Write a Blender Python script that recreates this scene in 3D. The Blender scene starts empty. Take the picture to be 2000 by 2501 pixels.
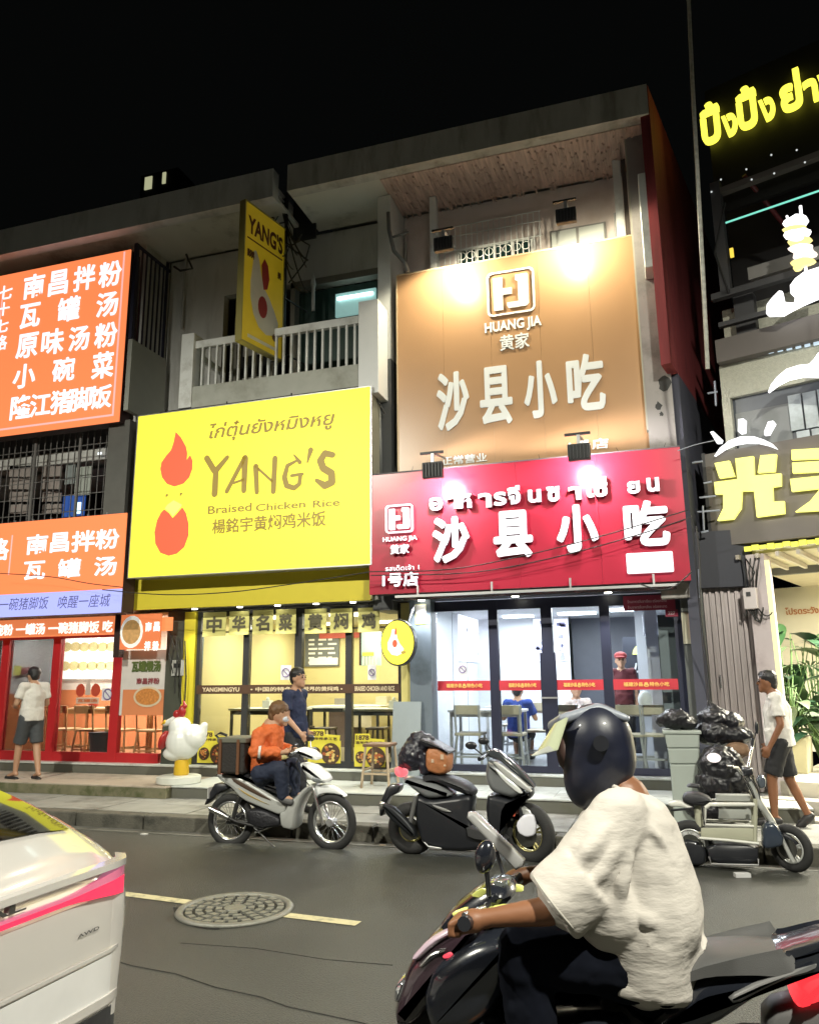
import bpy, bmesh, math, random
from mathutils import Vector, Matrix
random.seed(11)
S = bpy.context.scene
COL = S.collection
PI = math.pi
R = math.radians
# ------------------------------------------------------------------ camera
CR = ((0.95213409, 0.30549742, -0.01058358), (-0.07348449, 0.19514457, -0.9780177), (-0.29671655, 0.93198172, 0.20825311))
FPX = 1908.0
EYE = Vector((0, 0, 1.6))
cd = bpy.data.cameras.new('camera')
cam = bpy.data.objects.new('camera', cd)
COL.objects.link(cam)
r_, d_, f_ = [Vector(c) for c in CR]
cam.matrix_world = Matrix(((r_.x, -d_.x, -f_.x, 0), (r_.y, -d_.y, -f_.y, 0), (r_.z, -d_.z, -f_.z, 1.6), (0, 0, 0, 1)))
cd.sensor_fit = 'HORIZONTAL'
cd.sensor_width = 36
cd.lens = FPX / 2000 * 36
cd.clip_end = 500
cd.clip_start = 0.05
S.camera = cam
# ------------------------------------------------------------------ night sky, moonlight, exposure
w = bpy.data.worlds.new('World')
S.world = w
w.use_nodes = True
nt = w.node_tree
nt.nodes.clear()
wo = nt.nodes.new('ShaderNodeOutputWorld')
bg = nt.nodes.new('ShaderNodeBackground')
bg.inputs[0].default_value = (0.55, 0.62, 0.6, 1)
bg.inputs[1].default_value = 0.003
nt.links.new(bg.outputs[0], wo.inputs[0])
S.view_settings.view_transform = 'Standard'
S.view_settings.look = 'None'
S.view_settings.exposure = 0
S.view_settings.gamma = 1
S.view_settings.use_curve_mapping = False
S.cycles.use_denoising = True
S.cycles.max_bounces = 6
S.cycles.transparent_max_bounces = 14
S.cycles.sample_clamp_indirect = 4
S.cycles.sample_clamp_direct = 0
S.cycles.caustics_reflective = False
S.cycles.caustics_refractive = False

# ------------------------------------------------------------------ helpers
class Frame:
    """a vertical plane's own axes: x along it, y away from the street, z up"""
    def __init__(self, ox=0, oy=0, deg=0):
        self.m = Matrix.Translation((ox, oy, 0)) @ Matrix.Rotation(R(deg), 4, 'Z')
        self.inv = self.m.inverted()
    def px(self, u, v, y):
        d = r_ * ((u - 1000) / FPX) + d_ * ((v - 1250) / FPX) + f_
        dl = self.inv.to_3x3() @ d
        el = self.inv @ EYE
        t = (y - el.y) / dl.y
        p = el + dl * t
        return p.x, p.z
W0 = Frame()
def px(u, v, y): return W0.px(u, v, y)
def pv(u, v, y):
    x, z = W0.px(u, v, y)
    return Vector((x, y, z))

def tag(o, label=None, cat=None, group=None, kind=None):
    if label: o['label'] = label
    if cat: o['category'] = cat
    if group: o['group'] = group
    if kind: o['kind'] = kind
    return o
def thing(name, label, cat, loc=(0, 0, 0), rz=0, group=None):
    o = bpy.data.objects.new(name, None)
    o.empty_display_size = 0.2
    COL.objects.link(o)
    o.matrix_world = Matrix.Translation(loc) @ Matrix.Rotation(rz, 4, 'Z')
    o['_m'] = 1
    return tag(o, label, cat, group)
def root_matrix(o):
    return Matrix.LocRotScale(o.location, o.rotation_euler, None)

MATS = {}
def mat(name, rgb=(.5, .5, .5), rough=.6, metal=0, emit=None, es=1, var=.12, scale=6, bump=.0, bscale=40, bdist=.02, bdet=5, coat=0, spec=.5, alpha=None, dirt=None, dscale=2.0, stretch=None):
    if name in MATS: return MATS[name]
    m = bpy.data.materials.new(name)
    MATS[name] = m
    m.use_nodes = True
    nt = m.node_tree; N = nt.nodes; L = nt.links
    b = N['Principled BSDF']
    b.inputs['Roughness'].default_value = rough
    b.inputs['Metallic'].default_value = metal
    b.inputs['Specular IOR Level'].default_value = spec
    b.inputs['Coat Weight'].default_value = coat
    b.inputs['Coat Roughness'].default_value = .06
    tc = N.new('ShaderNodeTexCoord')
    mp = N.new('ShaderNodeMapping')
    L.new(tc.outputs['Object'], mp.inputs[0])
    if stretch: mp.inputs['Scale'].default_value = stretch
    nz = N.new('ShaderNodeTexNoise')
    nz.inputs['Scale'].default_value = scale
    nz.inputs['Detail'].default_value = 6
    L.new(mp.outputs[0], nz.inputs['Vector'])
    mx = N.new('ShaderNodeMix'); mx.data_type = 'RGBA'
    c = (*rgb, 1)
    lo = tuple(x * (1 - var) for x in rgb) + (1,)
    hi = tuple(min(1, x * (1 + var)) for x in rgb) + (1,)
    mx.inputs[6].default_value = lo; mx.inputs[7].default_value = hi
    L.new(nz.outputs[0], mx.inputs[0])
    out = mx.outputs[2]
    if dirt:
        n2 = N.new('ShaderNodeTexNoise'); n2.inputs['Scale'].default_value = dscale; n2.inputs['Detail'].default_value = 8; n2.inputs['Roughness'].default_value = .65
        L.new(mp.outputs[0], n2.inputs['Vector'])
        cr = N.new('ShaderNodeValToRGB'); cr.color_ramp.elements[0].position = .5; cr.color_ramp.elements[1].position = .68
        L.new(n2.outputs[0], cr.inputs[0])
        m2 = N.new('ShaderNodeMix'); m2.data_type = 'RGBA'
        L.new(cr.outputs[0], m2.inputs[0]); L.new(out, m2.inputs[6]); m2.inputs[7].default_value = (*dirt, 1)
        out = m2.outputs[2]
    L.new(out, b.inputs['Base Color'])
    if bump:
        n3 = N.new('ShaderNodeTexNoise'); n3.inputs['Scale'].default_value = bscale; n3.inputs['Detail'].default_value = bdet
        L.new(mp.outputs[0], n3.inputs['Vector'])
        bp = N.new('ShaderNodeBump'); bp.inputs['Strength'].default_value = bump; bp.inputs['Distance'].default_value = bdist
        L.new(n3.outputs[0], bp.inputs['Height']); L.new(bp.outputs[0], b.inputs['Normal'])
    if emit:
        b.inputs['Emission Color'].default_value = (*emit, 1)
        b.inputs['Emission Strength'].default_value = es
    m['cf'] = 1
    return m
def glass(name, tint=(.9, .95, .95), refl=.5):
    if name in MATS: return MATS[name]
    m = bpy.data.materials.new(name); MATS[name] = m
    m.use_nodes = True
    nt = m.node_tree; N = nt.nodes; L = nt.links
    N.clear()
    o = N.new('ShaderNodeOutputMaterial'); t = N.new('ShaderNodeBsdfTransparent'); g = N.new('ShaderNodeBsdfGlossy')
    t.inputs[0].default_value = (*tint, 1); g.inputs['Roughness'].default_value = .02
    fr = N.new('ShaderNodeFresnel'); fr.inputs[0].default_value = 1.5
    mu = N.new('ShaderNodeMath'); mu.operation = 'MULTIPLY'; mu.inputs[1].default_value = refl * 2
    L.new(fr.outputs[0], mu.inputs[0])
    x = N.new('ShaderNodeMixShader')
    L.new(mu.outputs[0], x.inputs[0]); L.new(t.outputs[0], x.inputs[1]); L.new(g.outputs[0], x.inputs[2]); L.new(x.outputs[0], o.inputs[0])
    return m

class MB:
    """collects geometry and links it as ONE mesh object"""
    def __init__(self, T=None):
        self.v = []; self.f = []; self.mi = []; self.T = T; self.m = 0
    def add(self, vs, fs, T=None):
        o = len(self.v)
        for p in vs:
            p = Vector(p)
            if T is not None: p = T @ p
            if self.T is not None: p = self.T @ p
            self.v.append(p)
        for f in fs:
            self.f.append([i + o for i in f]); self.mi.append(self.m)
        return self
    def box(self, x0, x1, y0, y1, z0, z1, T=None):
        if x0 > x1: x0, x1 = x1, x0
        if y0 > y1: y0, y1 = y1, y0
        if z0 > z1: z0, z1 = z1, z0
        vs = [(x0, y0, z0), (x1, y0, z0), (x1, y1, z0), (x0, y1, z0), (x0, y0, z1), (x1, y0, z1), (x1, y1, z1), (x0, y1, z1)]
        return self.add(vs, [(0, 3, 2, 1), (4, 5, 6, 7), (0, 1, 5, 4), (1, 2, 6, 5), (2, 3, 7, 6), (3, 0, 4, 7)], T)
    def quad(self, *p):
        return self.add(p, [tuple(range(len(p)))])
    def cyl(self, p, q, r, r2=None, n=12, cap=True):
        p = Vector(p); q = Vector(q); r2 = r if r2 is None else r2
        ax = (q - p)
        if ax.length < 1e-6: return self
        ax.normalize()
        a = ax.orthogonal().normalized(); b = ax.cross(a)
        vs = []
        for c, rr in ((p, r), (q, r2)):
            for i in range(n):
                t = 2 * PI * i / n
                vs.append(c + a * (math.cos(t) * rr) + b * (math.sin(t) * rr))
        fs = [(i, (i + 1) % n, n + (i + 1) % n, n + i) for i in range(n)]
        if cap: fs += [tuple(range(n - 1, -1, -1)), tuple(range(n, 2 * n))]
        return self.add(vs, fs)
    def tube(self, pts, r, n=8):
        pts = [Vector(p) for p in pts]
        rr = r if isinstance(r, (list, tuple)) else [r] * len(pts)
        rings = []
        vs = []; fs = []
        a = None
        for i, p in enumerate(pts):
            t = (pts[min(i + 1, len(pts) - 1)] - pts[max(i - 1, 0)]).normalized()
            if a is None: a = t.orthogonal().normalized()
            else:
                a = (a - t * a.dot(t))
                a = a.normalized() if a.length > 1e-5 else t.orthogonal().normalized()
            b = t.cross(a)
            for k in range(n):
                th = 2 * PI * k / n
                vs.append(p + a * math.cos(th) * rr[i] + b * math.sin(th) * rr[i])
        for i in range(len(pts) - 1):
            for k in range(n):
                fs.append((i * n + k, i * n + (k + 1) % n, (i + 1) * n + (k + 1) % n, (i + 1) * n + k))
        fs += [tuple(range(n - 1, -1, -1)), tuple(range((len(pts) - 1) * n, len(pts) * n))]
        return self.add(vs, fs)
    def prism(self, out, y0, y1, T=None):
        """outline of (x,z) pairs extruded along y"""
        n = len(out)
        ar = sum(out[i][0] * out[(i + 1) % n][1] - out[(i + 1) % n][0] * out[i][1] for i in range(n))
        if ar < 0: out = out[::-1]
        if y0 > y1: y0, y1 = y1, y0
        vs = [(a, y0, b) for a, b in out] + [(a, y1, b) for a, b in out]
        fs = [tuple(range(n)), tuple(range(2 * n - 1, n - 1, -1))]
        fs += [((i + 1) % n, i, n + i, n + (i + 1) % n) for i in range(n)]
        return self.add(vs, fs, T)
    def pillow(self, out, yc, hw, inset=.25, T=None, lv=((-1, .0), (-.92, .55), (-.6, .9), (0, 1), (.6, .9), (.92, .55), (1, .0))):
        """rounded slab: outline of (x,z), half width hw; edge rings pulled towards the centre"""
        n = len(out)
        ar = sum(out[i][0] * out[(i + 1) % n][1] - out[(i + 1) % n][0] * out[i][1] for i in range(n))
        if ar < 0: out = out[::-1]
        o2 = [Vector((a, b)) for a, b in out]
        nrm = []
        for i in range(n):
            e1 = (o2[i] - o2[i - 1]).normalized(); e2 = (o2[(i + 1) % n] - o2[i]).normalized()
            t = (e1 + e2)
            t = t.normalized() if t.length > 1e-4 else e1
            nrm.append(Vector((t.y, -t.x)))
        vs = []
        for a, s in lv:
            k = (1 - s) * inset
            for i in range(n):
                p = o2[i] - nrm[i] * k
                vs.append((p.x, yc + a * hw, p.y))
        fs = [tuple(range(n))]
        m = len(lv)
        for j in range(m - 1):
            for i in range(n):
                fs.append((j * n + (i + 1) % n, j * n + i, (j + 1) * n + i, (j + 1) * n + (i + 1) % n))
        fs.append(tuple(range(m * n - 1, (m - 1) * n - 1, -1)))
        return self.add(vs, fs, T)
    def lathe(self, prof, c, n=20, T=None, sy=1.0):
        """profile of (r,z) turned about the vertical through c"""
        vs = []; fs = []
        for r, z in prof:
            for k in range(n):
                t = 2 * PI * k / n
                vs.append((c[0] + r * math.cos(t), c[1] + sy * r * math.sin(t), c[2] + z))
        for i in range(len(prof) - 1):
            for k in range(n):
                fs.append((i * n + k, i * n + (k + 1) % n, (i + 1) * n + (k + 1) % n, (i + 1) * n + k))
        fs.append(tuple(range(n - 1, -1, -1))); fs.append(tuple(range((len(prof) - 1) * n, len(prof) * n)))
        return self.add(vs, fs, T)
    def ell(self, c, r, n=14, m=9, T=None):
        vs = [(c[0], c[1], c[2] - r[2])]; fs = []
        for i in range(1, m):
            ph = PI * i / m - PI / 2
            for k in range(n):
                t = 2 * PI * k / n
                vs.append((c[0] + r[0] * math.cos(ph) * math.cos(t), c[1] + r[1] * math.cos(ph) * math.sin(t), c[2] + r[2] * math.sin(ph)))
        vs.append((c[0], c[1], c[2] + r[2]))
        for k in range(n):
            fs.append((0, 1 + (k + 1) % n, 1 + k))
            fs.append((len(vs) - 1, 1 + (m - 2) * n + k, 1 + (m - 2) * n + (k + 1) % n))
        for i in range(m - 2):
            for k in range(n):
                fs.append((1 + i * n + k, 1 + i * n + (k + 1) % n, 1 + (i + 1) * n + (k + 1) % n, 1 + (i + 1) * n + k))
        return self.add(vs, fs, T)
    def torus(self, c, R0, r0, axis='y', n=28, m=8, sx=1.0):
        vs = []; fs = []
        for i in range(n):
            t = 2 * PI * i / n
            for k in range(m):
                s = 2 * PI * k / m
                rr = R0 + r0 * math.cos(s); h = r0 * sx * math.sin(s)
                if axis == 'y': vs.append((c[0] + rr * math.cos(t), c[1] + h, c[2] + rr * math.sin(t)))
                elif axis == 'z': vs.append((c[0] + rr * math.cos(t), c[1] + rr * math.sin(t), c[2] + h))
                else: vs.append((c[0] + h, c[1] + rr * math.cos(t), c[2] + rr * math.sin(t)))
        for i in range(n):
            for k in range(m):
                fs.append((i * m + k, ((i + 1) % n) * m + k, ((i + 1) % n) * m + (k + 1) % m, i * m + (k + 1) % m))
        return self.add(vs, fs)
    def build(self, name, mats, parent=None, smooth=False, bevel=0, label=None, cat=None, group=None, kind=None, seg=2, local=False, sub=0):
        me = bpy.data.meshes.new(name)
        vs = self.v
        o = bpy.data.objects.new(name, me)
        COL.objects.link(o)
        off = None
        if parent is None and vs and kind != 'structure':
            xs = [p.x for p in vs]; ys = [p.y for p in vs]; zs = [p.z for p in vs]
            off = Vector(((min(xs) + max(xs)) / 2, (min(ys) + max(ys)) / 2, min(zs)))
            vs = [p - off for p in vs]
            o.location = off
        me.from_pydata([tuple(p) for p in vs], [], self.f)
        if not isinstance(mats, (list, tuple)): mats = [mats]
        for m in mats: me.materials.append(m)
        if len(mats) > 1: me.polygons.foreach_set('material_index', self.mi)
        bm = bmesh.new(); bm.from_mesh(me); bmesh.ops.recalc_face_normals(bm, faces=bm.faces); bm.to_mesh(me); bm.free()
        if smooth:
            me.polygons.foreach_set('use_smooth', [True] * len(me.polygons))
            if smooth is not True: me.set_sharp_from_angle(angle=R(smooth))
        if parent is not None:
            o.parent = parent
            if parent.get('_m') and not local: o.matrix_parent_inverse = root_matrix(parent).inverted()
        if bevel:
            b = o.modifiers.new('bevel', 'BEVEL'); b.width = bevel; b.segments = seg; b.limit_method = 'ANGLE'; b.angle_limit = R(35)
            me.polygons.foreach_set('use_smooth', [True] * len(me.polygons))
            b.harden_normals = True
        if sub:
            b = o.modifiers.new('subsurf', 'SUBSURF'); b.levels = sub; b.render_levels = sub
            me.polygons.foreach_set('use_smooth', [True] * len(me.polygons))
        tag(o, label, cat, group, kind)
        return o

TXT = {}
def text_geo(body, bold=.02, shear=0):
    key = (body, bold, shear)
    if key in TXT: return TXT[key]
    c = bpy.data.curves.new('t', 'FONT')
    c.body = body; c.size = 1; c.offset = bold; c.shear = shear; c.resolution_u = 3
    o = bpy.data.objects.new('t', c)
    COL.objects.link(o)
    dg = bpy.context.evaluated_depsgraph_get()
    ev = o.evaluated_get(dg)
    me = ev.to_mesh()
    vs = [Vector(v.co) for v in me.vertices]; fs = [tuple(p.vertices) for p in me.polygons]
    ev.to_mesh_clear()
    bpy.data.objects.remove(o); bpy.data.curves.remove(c)
    if vs:
        x0 = min(v.x for v in vs); x1 = max(v.x for v in vs); y0 = min(v.y for v in vs); y1 = max(v.y for v in vs)
        vs = [((v.x - x0) / max(x1 - x0, 1e-6), (v.y - y0) / max(y1 - y0, 1e-6)) for v in vs]
    TXT[key] = (vs, fs)
    return TXT[key]
def put_text(mb, body, x0, x1, z0, z1, y, depth=0, bold=.02, shear=0):
    """text filling a rectangle in the plane y of the builder's frame, facing -y; depth>0 gives solid letters"""
    cjk = any(0x2e80 < ord(c) < 0xa000 for c in body)
    shifts = [(0, 0)]
    if cjk and bold > .014:
        n_ch = max(1, len(body)); hgt = z1 - z0
        b = (bold - .008) * hgt * .9
        x0 += b; x1 -= b; z0 += b; z1 -= b
        shifts = [(0, 0), (b, 0), (-b, 0), (0, b), (0, -b), (b * .7, b * .7), (-b * .7, -b * .7), (b * .7, -b * .7), (-b * .7, b * .7)]
        bold = .008
    vs, fs = text_geo(body, bold, shear)
    if not vs: return
    n = len(vs)
    cnt = {}
    if depth:
        for f in fs:
            for i in range(len(f)): cnt[(f[i], f[(i + 1) % len(f)])] = 1
    side = [(b_, a_, a_ + n, b_ + n) for (a_, b_) in cnt if (b_, a_) not in cnt]
    for k, (dx, dz) in enumerate(shifts):
        yy = y - k * .0005
        P = [(x0 + a * (x1 - x0) + dx, yy, z0 + b * (z1 - z0) + dz) for a, b in vs]
        if depth:
            Q = [(a, y + depth - k * .0002, b) for a, _, b in P]
            mb.add(P + Q, list(fs) + [tuple(i + n for i in f[::-1]) for f in fs] + side)
        else:
            mb.add(P, fs)
def ptext(mb, body, u0, v0, u1, v1, y, fr=W0, **k):
    """pixel corners (top left, bottom right) of the lettering on plane y of frame fr"""
    x0, z1 = fr.px(u0, v0, y); x1, z0 = fr.px(u1, v1, y)
    put_text(mb, body, x0, x1, z0, z1, y, **k)
def mesh_of(o):
    dg = bpy.context.evaluated_depsgraph_get()
    return bpy.data.meshes.new_from_object(o.evaluated_get(dg))
def dup(root, loc, rz=None, label=None, group=None):
    r = root.copy(); COL.objects.link(r); r.location = loc
    if rz is not None: r.rotation_euler = (0, 0, rz)
    if label: r['label'] = label
    if group: r['group'] = group
    for ch in list(root.children):
        c = ch.copy(); COL.objects.link(c); c.parent = r
        for g in list(ch.children):
            d = g.copy(); COL.objects.link(d); d.parent = c
    return r
def lamp(name, kind, loc, energy, color=(1, 1, 1), target=None, size=.2, parent=None, spot=90, blend=.6):
    l = bpy.data.lights.new(name, kind); l.energy = energy; l.color = color
    if kind == 'AREA': l.size = size
    elif kind != 'SUN': l.shadow_soft_size = size
    if kind == 'SPOT': l.spot_size = R(spot); l.spot_blend = blend
    o = bpy.data.objects.new(name, l); COL.objects.link(o)
    loc = Vector(loc)
    q = Matrix.Identity(4)
    if target is not None: q = (Vector(target) - loc).to_track_quat('-Z', 'Y').to_matrix().to_4x4()
    o.matrix_world = Matrix.Translation(loc) @ q
    if parent is not None:
        mw = o.matrix_world.copy(); o.parent = parent
        if parent.get('_m'): o.matrix_parent_inverse = root_matrix(parent).inverted()
    return o

def skin(name, parts, voxel, m, parent=None, smooth=3, disp=0, dsize=.1, T=None, label=None, cat=None, group=None, extra=None):
    """union of round cones and ellipsoids melted into one continuous surface (voxel remesh)"""
    mb = MB(T)
    for p in parts:
        if p[0] == 'c':
            _, a, b, ra, rb = p; a = Vector(a); b = Vector(b)
            mb.cyl(a, b, ra, rb, 14); mb.ell(a, (ra, ra, ra), 12, 8); mb.ell(b, (rb, rb, rb), 12, 8)
        elif p[0] == 'f':
            mb.cyl(Vector(p[1]), Vector(p[2]), p[3], p[4], 22)
        elif p[0] == 'e':
            c = Vector(p[1]); rot = p[3] if len(p) > 3 else None
            M_ = Matrix.Translation(c) @ (Matrix.Rotation(R(rot[0]), 4, rot[1]) if rot else Matrix.Identity(4))
            mb.ell((0, 0, 0), p[2], 18, 12, M_)
    me = bpy.data.meshes.new('tmp'); me.from_pydata([tuple(v) for v in mb.v], [], mb.f)
    o = bpy.data.objects.new('tmp', me); COL.objects.link(o)
    r = o.modifiers.new('r', 'REMESH'); r.mode = 'VOXEL'; r.voxel_size = voxel; r.use_smooth_shade = True
    if smooth:
        s_ = o.modifiers.new('s', 'SMOOTH'); s_.factor = .5; s_.iterations = smooth
    if disp:
        tx = bpy.data.textures.new('folds', 'CLOUDS'); tx.noise_scale = dsize; tx.noise_depth = 2
        d = o.modifiers.new('d', 'DISPLACE'); d.texture = tx; d.strength = disp; d.mid_level = .5
    m2 = mesh_of(o)
    bpy.data.objects.remove(o); bpy.data.meshes.remove(me)
    m2.name = name
    m2.materials.clear(); m2.materials.append(m)
    m2.polygons.foreach_set('use_smooth', [True] * len(m2.polygons))
    ob = bpy.data.objects.new(name, m2); COL.objects.link(ob)
    if parent is not None:
        ob.parent = parent
        if parent.get('_m'): ob.matrix_parent_inverse = root_matrix(parent).inverted()
    else:
        vs = [v.co for v in m2.vertices]
        off = Vector(((min(v.x for v in vs) + max(v.x for v in vs)) / 2, (min(v.y for v in vs) + max(v.y for v in vs)) / 2, min(v.z for v in vs)))
        m2.transform(Matrix.Translation(-off)); ob.location = off
    tag(ob, label, cat, group)
    return ob
# ------------------------------------------------------------------ unseen street lamps added on the near side, standing in for city light
def city_fill_lamp(x, y, energy, lbl, rz=0):
    t = thing('city_fill_lamp', lbl, 'street lamp', (x, y, 0), rz, 'added lamps standing in for city light')
    gm = mat('lamp_post_grey', (.3, .3, .3), .5, metal=.5)
    MB().cyl((x, y, 0), (x, y, 7.6), .09, .06, n=12).build('post', gm, t)
    MB().tube([(x, y, 7.5), (x, y + .5, 7.9), (x, y + 1.4, 8.0)], .04, 8).build('arm', gm, t)
    MB().box(x - .14, x + .14, y + 1.3, y + 1.95, 7.96, 8.06).build('lamp_head', gm, t, bevel=.02)
    MB().box(x - .11, x + .11, y + 1.36, y + 1.9, 7.945, 7.96).build('lamp_glass', mat('city_fill_glass', (1, 1, 1), .5, emit=(1, .95, .75), es=12), t)
    lamp('city_fill_light', 'SPOT', (x, y + 1.6, 7.9), energy, (1, .97, .83), (x, y + 3.0, 0), .16, t, 165, .5)
city_fill_lamp(3.2, -2.6, 7200, 'added unseen grey street lamp on the near pavement to the right')
city_fill_lamp(-7.5, -2.6, 5600, 'added unseen grey street lamp on the near pavement to the left')
# ================================================================== materials
asphalt = mat('asphalt', (.056, .058, .050), .38, var=.4, scale=1.6, bump=.8, bscale=110, bdist=.03, dirt=(.115, .115, .10), dscale=95, spec=.45)
concrete = mat('concrete', (.26, .26, .24), .75, var=.25, scale=5, bump=.25, bscale=60, dirt=(.12, .115, .1), dscale=1.5)
kerbmat = mat('kerb_concrete', (.095, .09, .072), .8, var=.35, scale=9, bump=.4, bscale=50, dirt=(.03, .03, .024), dscale=3)
tile_w = mat('step_tile', (.55, .58, .55), .35, var=.1, scale=5, dirt=(.3, .3, .28), dscale=2)
tile_b = mat('step_riser', (.12, .12, .10), .5, var=.2, scale=6, dirt=(.1, .1, .07), dscale=3)
plaster = mat('grey_plaster', (.62, .62, .60), .85, var=.2, scale=2, bump=.2, bscale=30, dirt=(.42, .42, .39), dscale=1.3, stretch=(1.6, 1.6, .4))
plaster_p = mat('pinkish_plaster', (.74, .66, .62), .85, var=.12, scale=2, dirt=(.62, .52, .46), dscale=1.1, bump=.1, bscale=30)
peel = mat('peeling_soffit', (.60, .46, .40), .9, var=.55, scale=9, stretch=(3.2, .25, 1), bump=.5, bscale=14, dirt=(.4, .29, .24), dscale=7)
white_paint = mat('white_paint', (.8, .82, .8), .6, var=.06, scale=3, dirt=(.5, .5, .46), dscale=2)
red_glow_wall = mat('side_wall_red_glow', (.22, .03, .035), .8, var=.6, scale=4, stretch=(2.2, 2.2, .25), dirt=(.12, .02, .025), dscale=4)  # red light falling on the wall, put into its colour
blk = mat('black_steel', (.022, .023, .025), .45, var=.2, spec=.5)
dkgrey = mat('dark_grey_panel', (.09, .095, .1), .6, var=.15, scale=4)
midgrey = mat('mid_grey_panel', (.2, .21, .23), .6, var=.12, scale=4)
alu = mat('dull_aluminium', (.5, .5, .5), .4, metal=.8, var=.1)
steel = mat('bright_steel', (.7, .7, .7), .25, metal=1, var=.05)
gl = glass('shop_glass', (.93, .96, .95), .45)
gl2 = glass('window_glass', (.5, .6, .6), .6)
redfr = mat('red_frame', (.42, .018, .022), .4, var=.1)
ybrt = mat('yellow_panel', (.62, .52, .03), .55, var=.05)
road_y = mat('road_paint', (.55, .5, .3), .65, var=.2, scale=20, dirt=(.2, .19, .14), dscale=9, bump=.2, bscale=120)
iron = mat('cast_iron', (.24, .24, .21), .5, metal=.4, var=.3, scale=15, bump=.3, bscale=80)
cablem = mat('cable_black', (.02, .02, .02), .6)

# ================================================================== ground
road = MB().box(-60, 40, -12, 7.62, -.3, 0).build('road', asphalt, kind='structure')
MB().box(-60, 40, 7.62, 7.78, -.3, .004).build('gutter', mat('gutter_concrete', (.13, .13, .115), .75, var=.3, scale=7, bump=.3, dirt=(.06, .06, .05)), kind='structure')
# lane dashes, lying on the asphalt and left open round the manhole
def dash(a, b):
    (xa, ya), (xb, yb) = a, b
    d = Vector((xb - xa, yb - ya, 0)); n = Vector((-d.y, d.x, 0)).normalized() * .05
    A = Vector((xa, ya, .004)); B = Vector((xb, yb, .004))
    MB().quad(A - n, B - n, B + n, A + n).build('road_marking', road_y, road)
dash((-4.6, 5.55), (-3.42, 5.42)); dash((-2.66, 5.33), (-2.07, 5.28)); dash((-9.5, 6.0), (-7.5, 5.85)); dash((2.5, 4.8), (5, 4.6))
# cracks: thin raised tar seams
def seam(pts, r=.004):
    MB().tube([(x, y, .001) for x, y in pts], r, 5).build('tar_seam', mat('tar', (.012, .012, .01), .7), road)
seam([(-3.6, 4.36), (-3.04, 4.2), (-2.72, 4.16), (-2.4, 4.05), (-2.1, 4.0), (-1.92, 3.93), (-1.5, 3.86), (-1, 3.72), (-.4, 3.66)])
seam([(-3.0, 4.62), (-2.5, 4.66), (-2.0, 4.6), (-1.6, 4.62)], .0025)
# kerb made of stones
kb = thing('kerb', None, None, (0, 7.78, 0)); kb['kind'] = 'structure'; del kb['_m']; kb['_m'] = 1
for i in range(34):
    x = -20 + i * .9
    dz = random.uniform(-.006, .006); dy = random.uniform(-.006, .006)
    MB().box(x + .006, x + .894, 7.782 + dy, 7.98 + dy, -.1, .15 + dz).build('kerb_stone', kerbmat, kb, bevel=.02)
# lower pavement in slabs
pv_ = thing('pavement', None, None, (0, 8, 0)); pv_['kind'] = 'structure'
sb = bpy.data.meshes
for i in range(42):
    for j in range(2):
        x = -19 + i * .6; y = 7.99 + j * .52
        if x > 5.5: continue
        MB().box(x + .004, x + .596, y + .004, y + .516, -.1, .148 + random.uniform(-.003, .003)).build('paving_slab', concrete, pv_)
MB().box(-20, 14, 7.985, 10.6, -.2, .13).build('pavement_base', kerbmat, kind='structure')
# first platform (step) with tiles, second step under the shop fronts
pl = thing('shop_step', None, None, (0, 9, 0)); pl['kind'] = 'structure'
MB().box(-6.08, 1.3, 9.02, 10.6, .13, .275).build('step_core', tile_b, pl)
x = -6.08
while x < 1.28:
    x2 = min(x + .8, 1.3)
    for (ya, yb) in ((9.0, 9.5), (9.505, 10.0)):
        MB().box(x + .003, x2 - .003, ya, yb, .276, .29 + random.uniform(-.0015, .0015)).build('floor_tile', tile_w, pl)
    x = x2
pl2 = thing('left_step', None, None, (-9, 9, 0)); pl2['kind'] = 'structure'
MB().box(-20, -6.1, 8.92, 10.6, .13, .27).build('step_core', mat('mossy_riser', (.16, .15, .09), .8, var=.4, scale=9, bump=.3, dirt=(.07, .08, .03), dscale=5), pl2, bevel=.012)
for i in range(9):
    x = -6.1 - i * 1.2
    MB().box(x - 1.195, x, 8.925, 10.0, .271, .285).build('floor_slab', mat('warm_concrete', (.42, .36, .29), .6, var=.15, scale=4, dirt=(.25, .22, .17), dscale=2), pl2)
tp = thing('threshold_step', None, None, (-5, 10, 0)); tp['kind'] = 'structure'
MB().box(-20, .42, 10.02, 10.7, .2, .40).build('threshold_riser', tile_b, tp)
MB().box(-20, .42, 10.0, 10.75, .4, .425).build('threshold_tread', tile_w, tp, bevel=.006)

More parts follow.
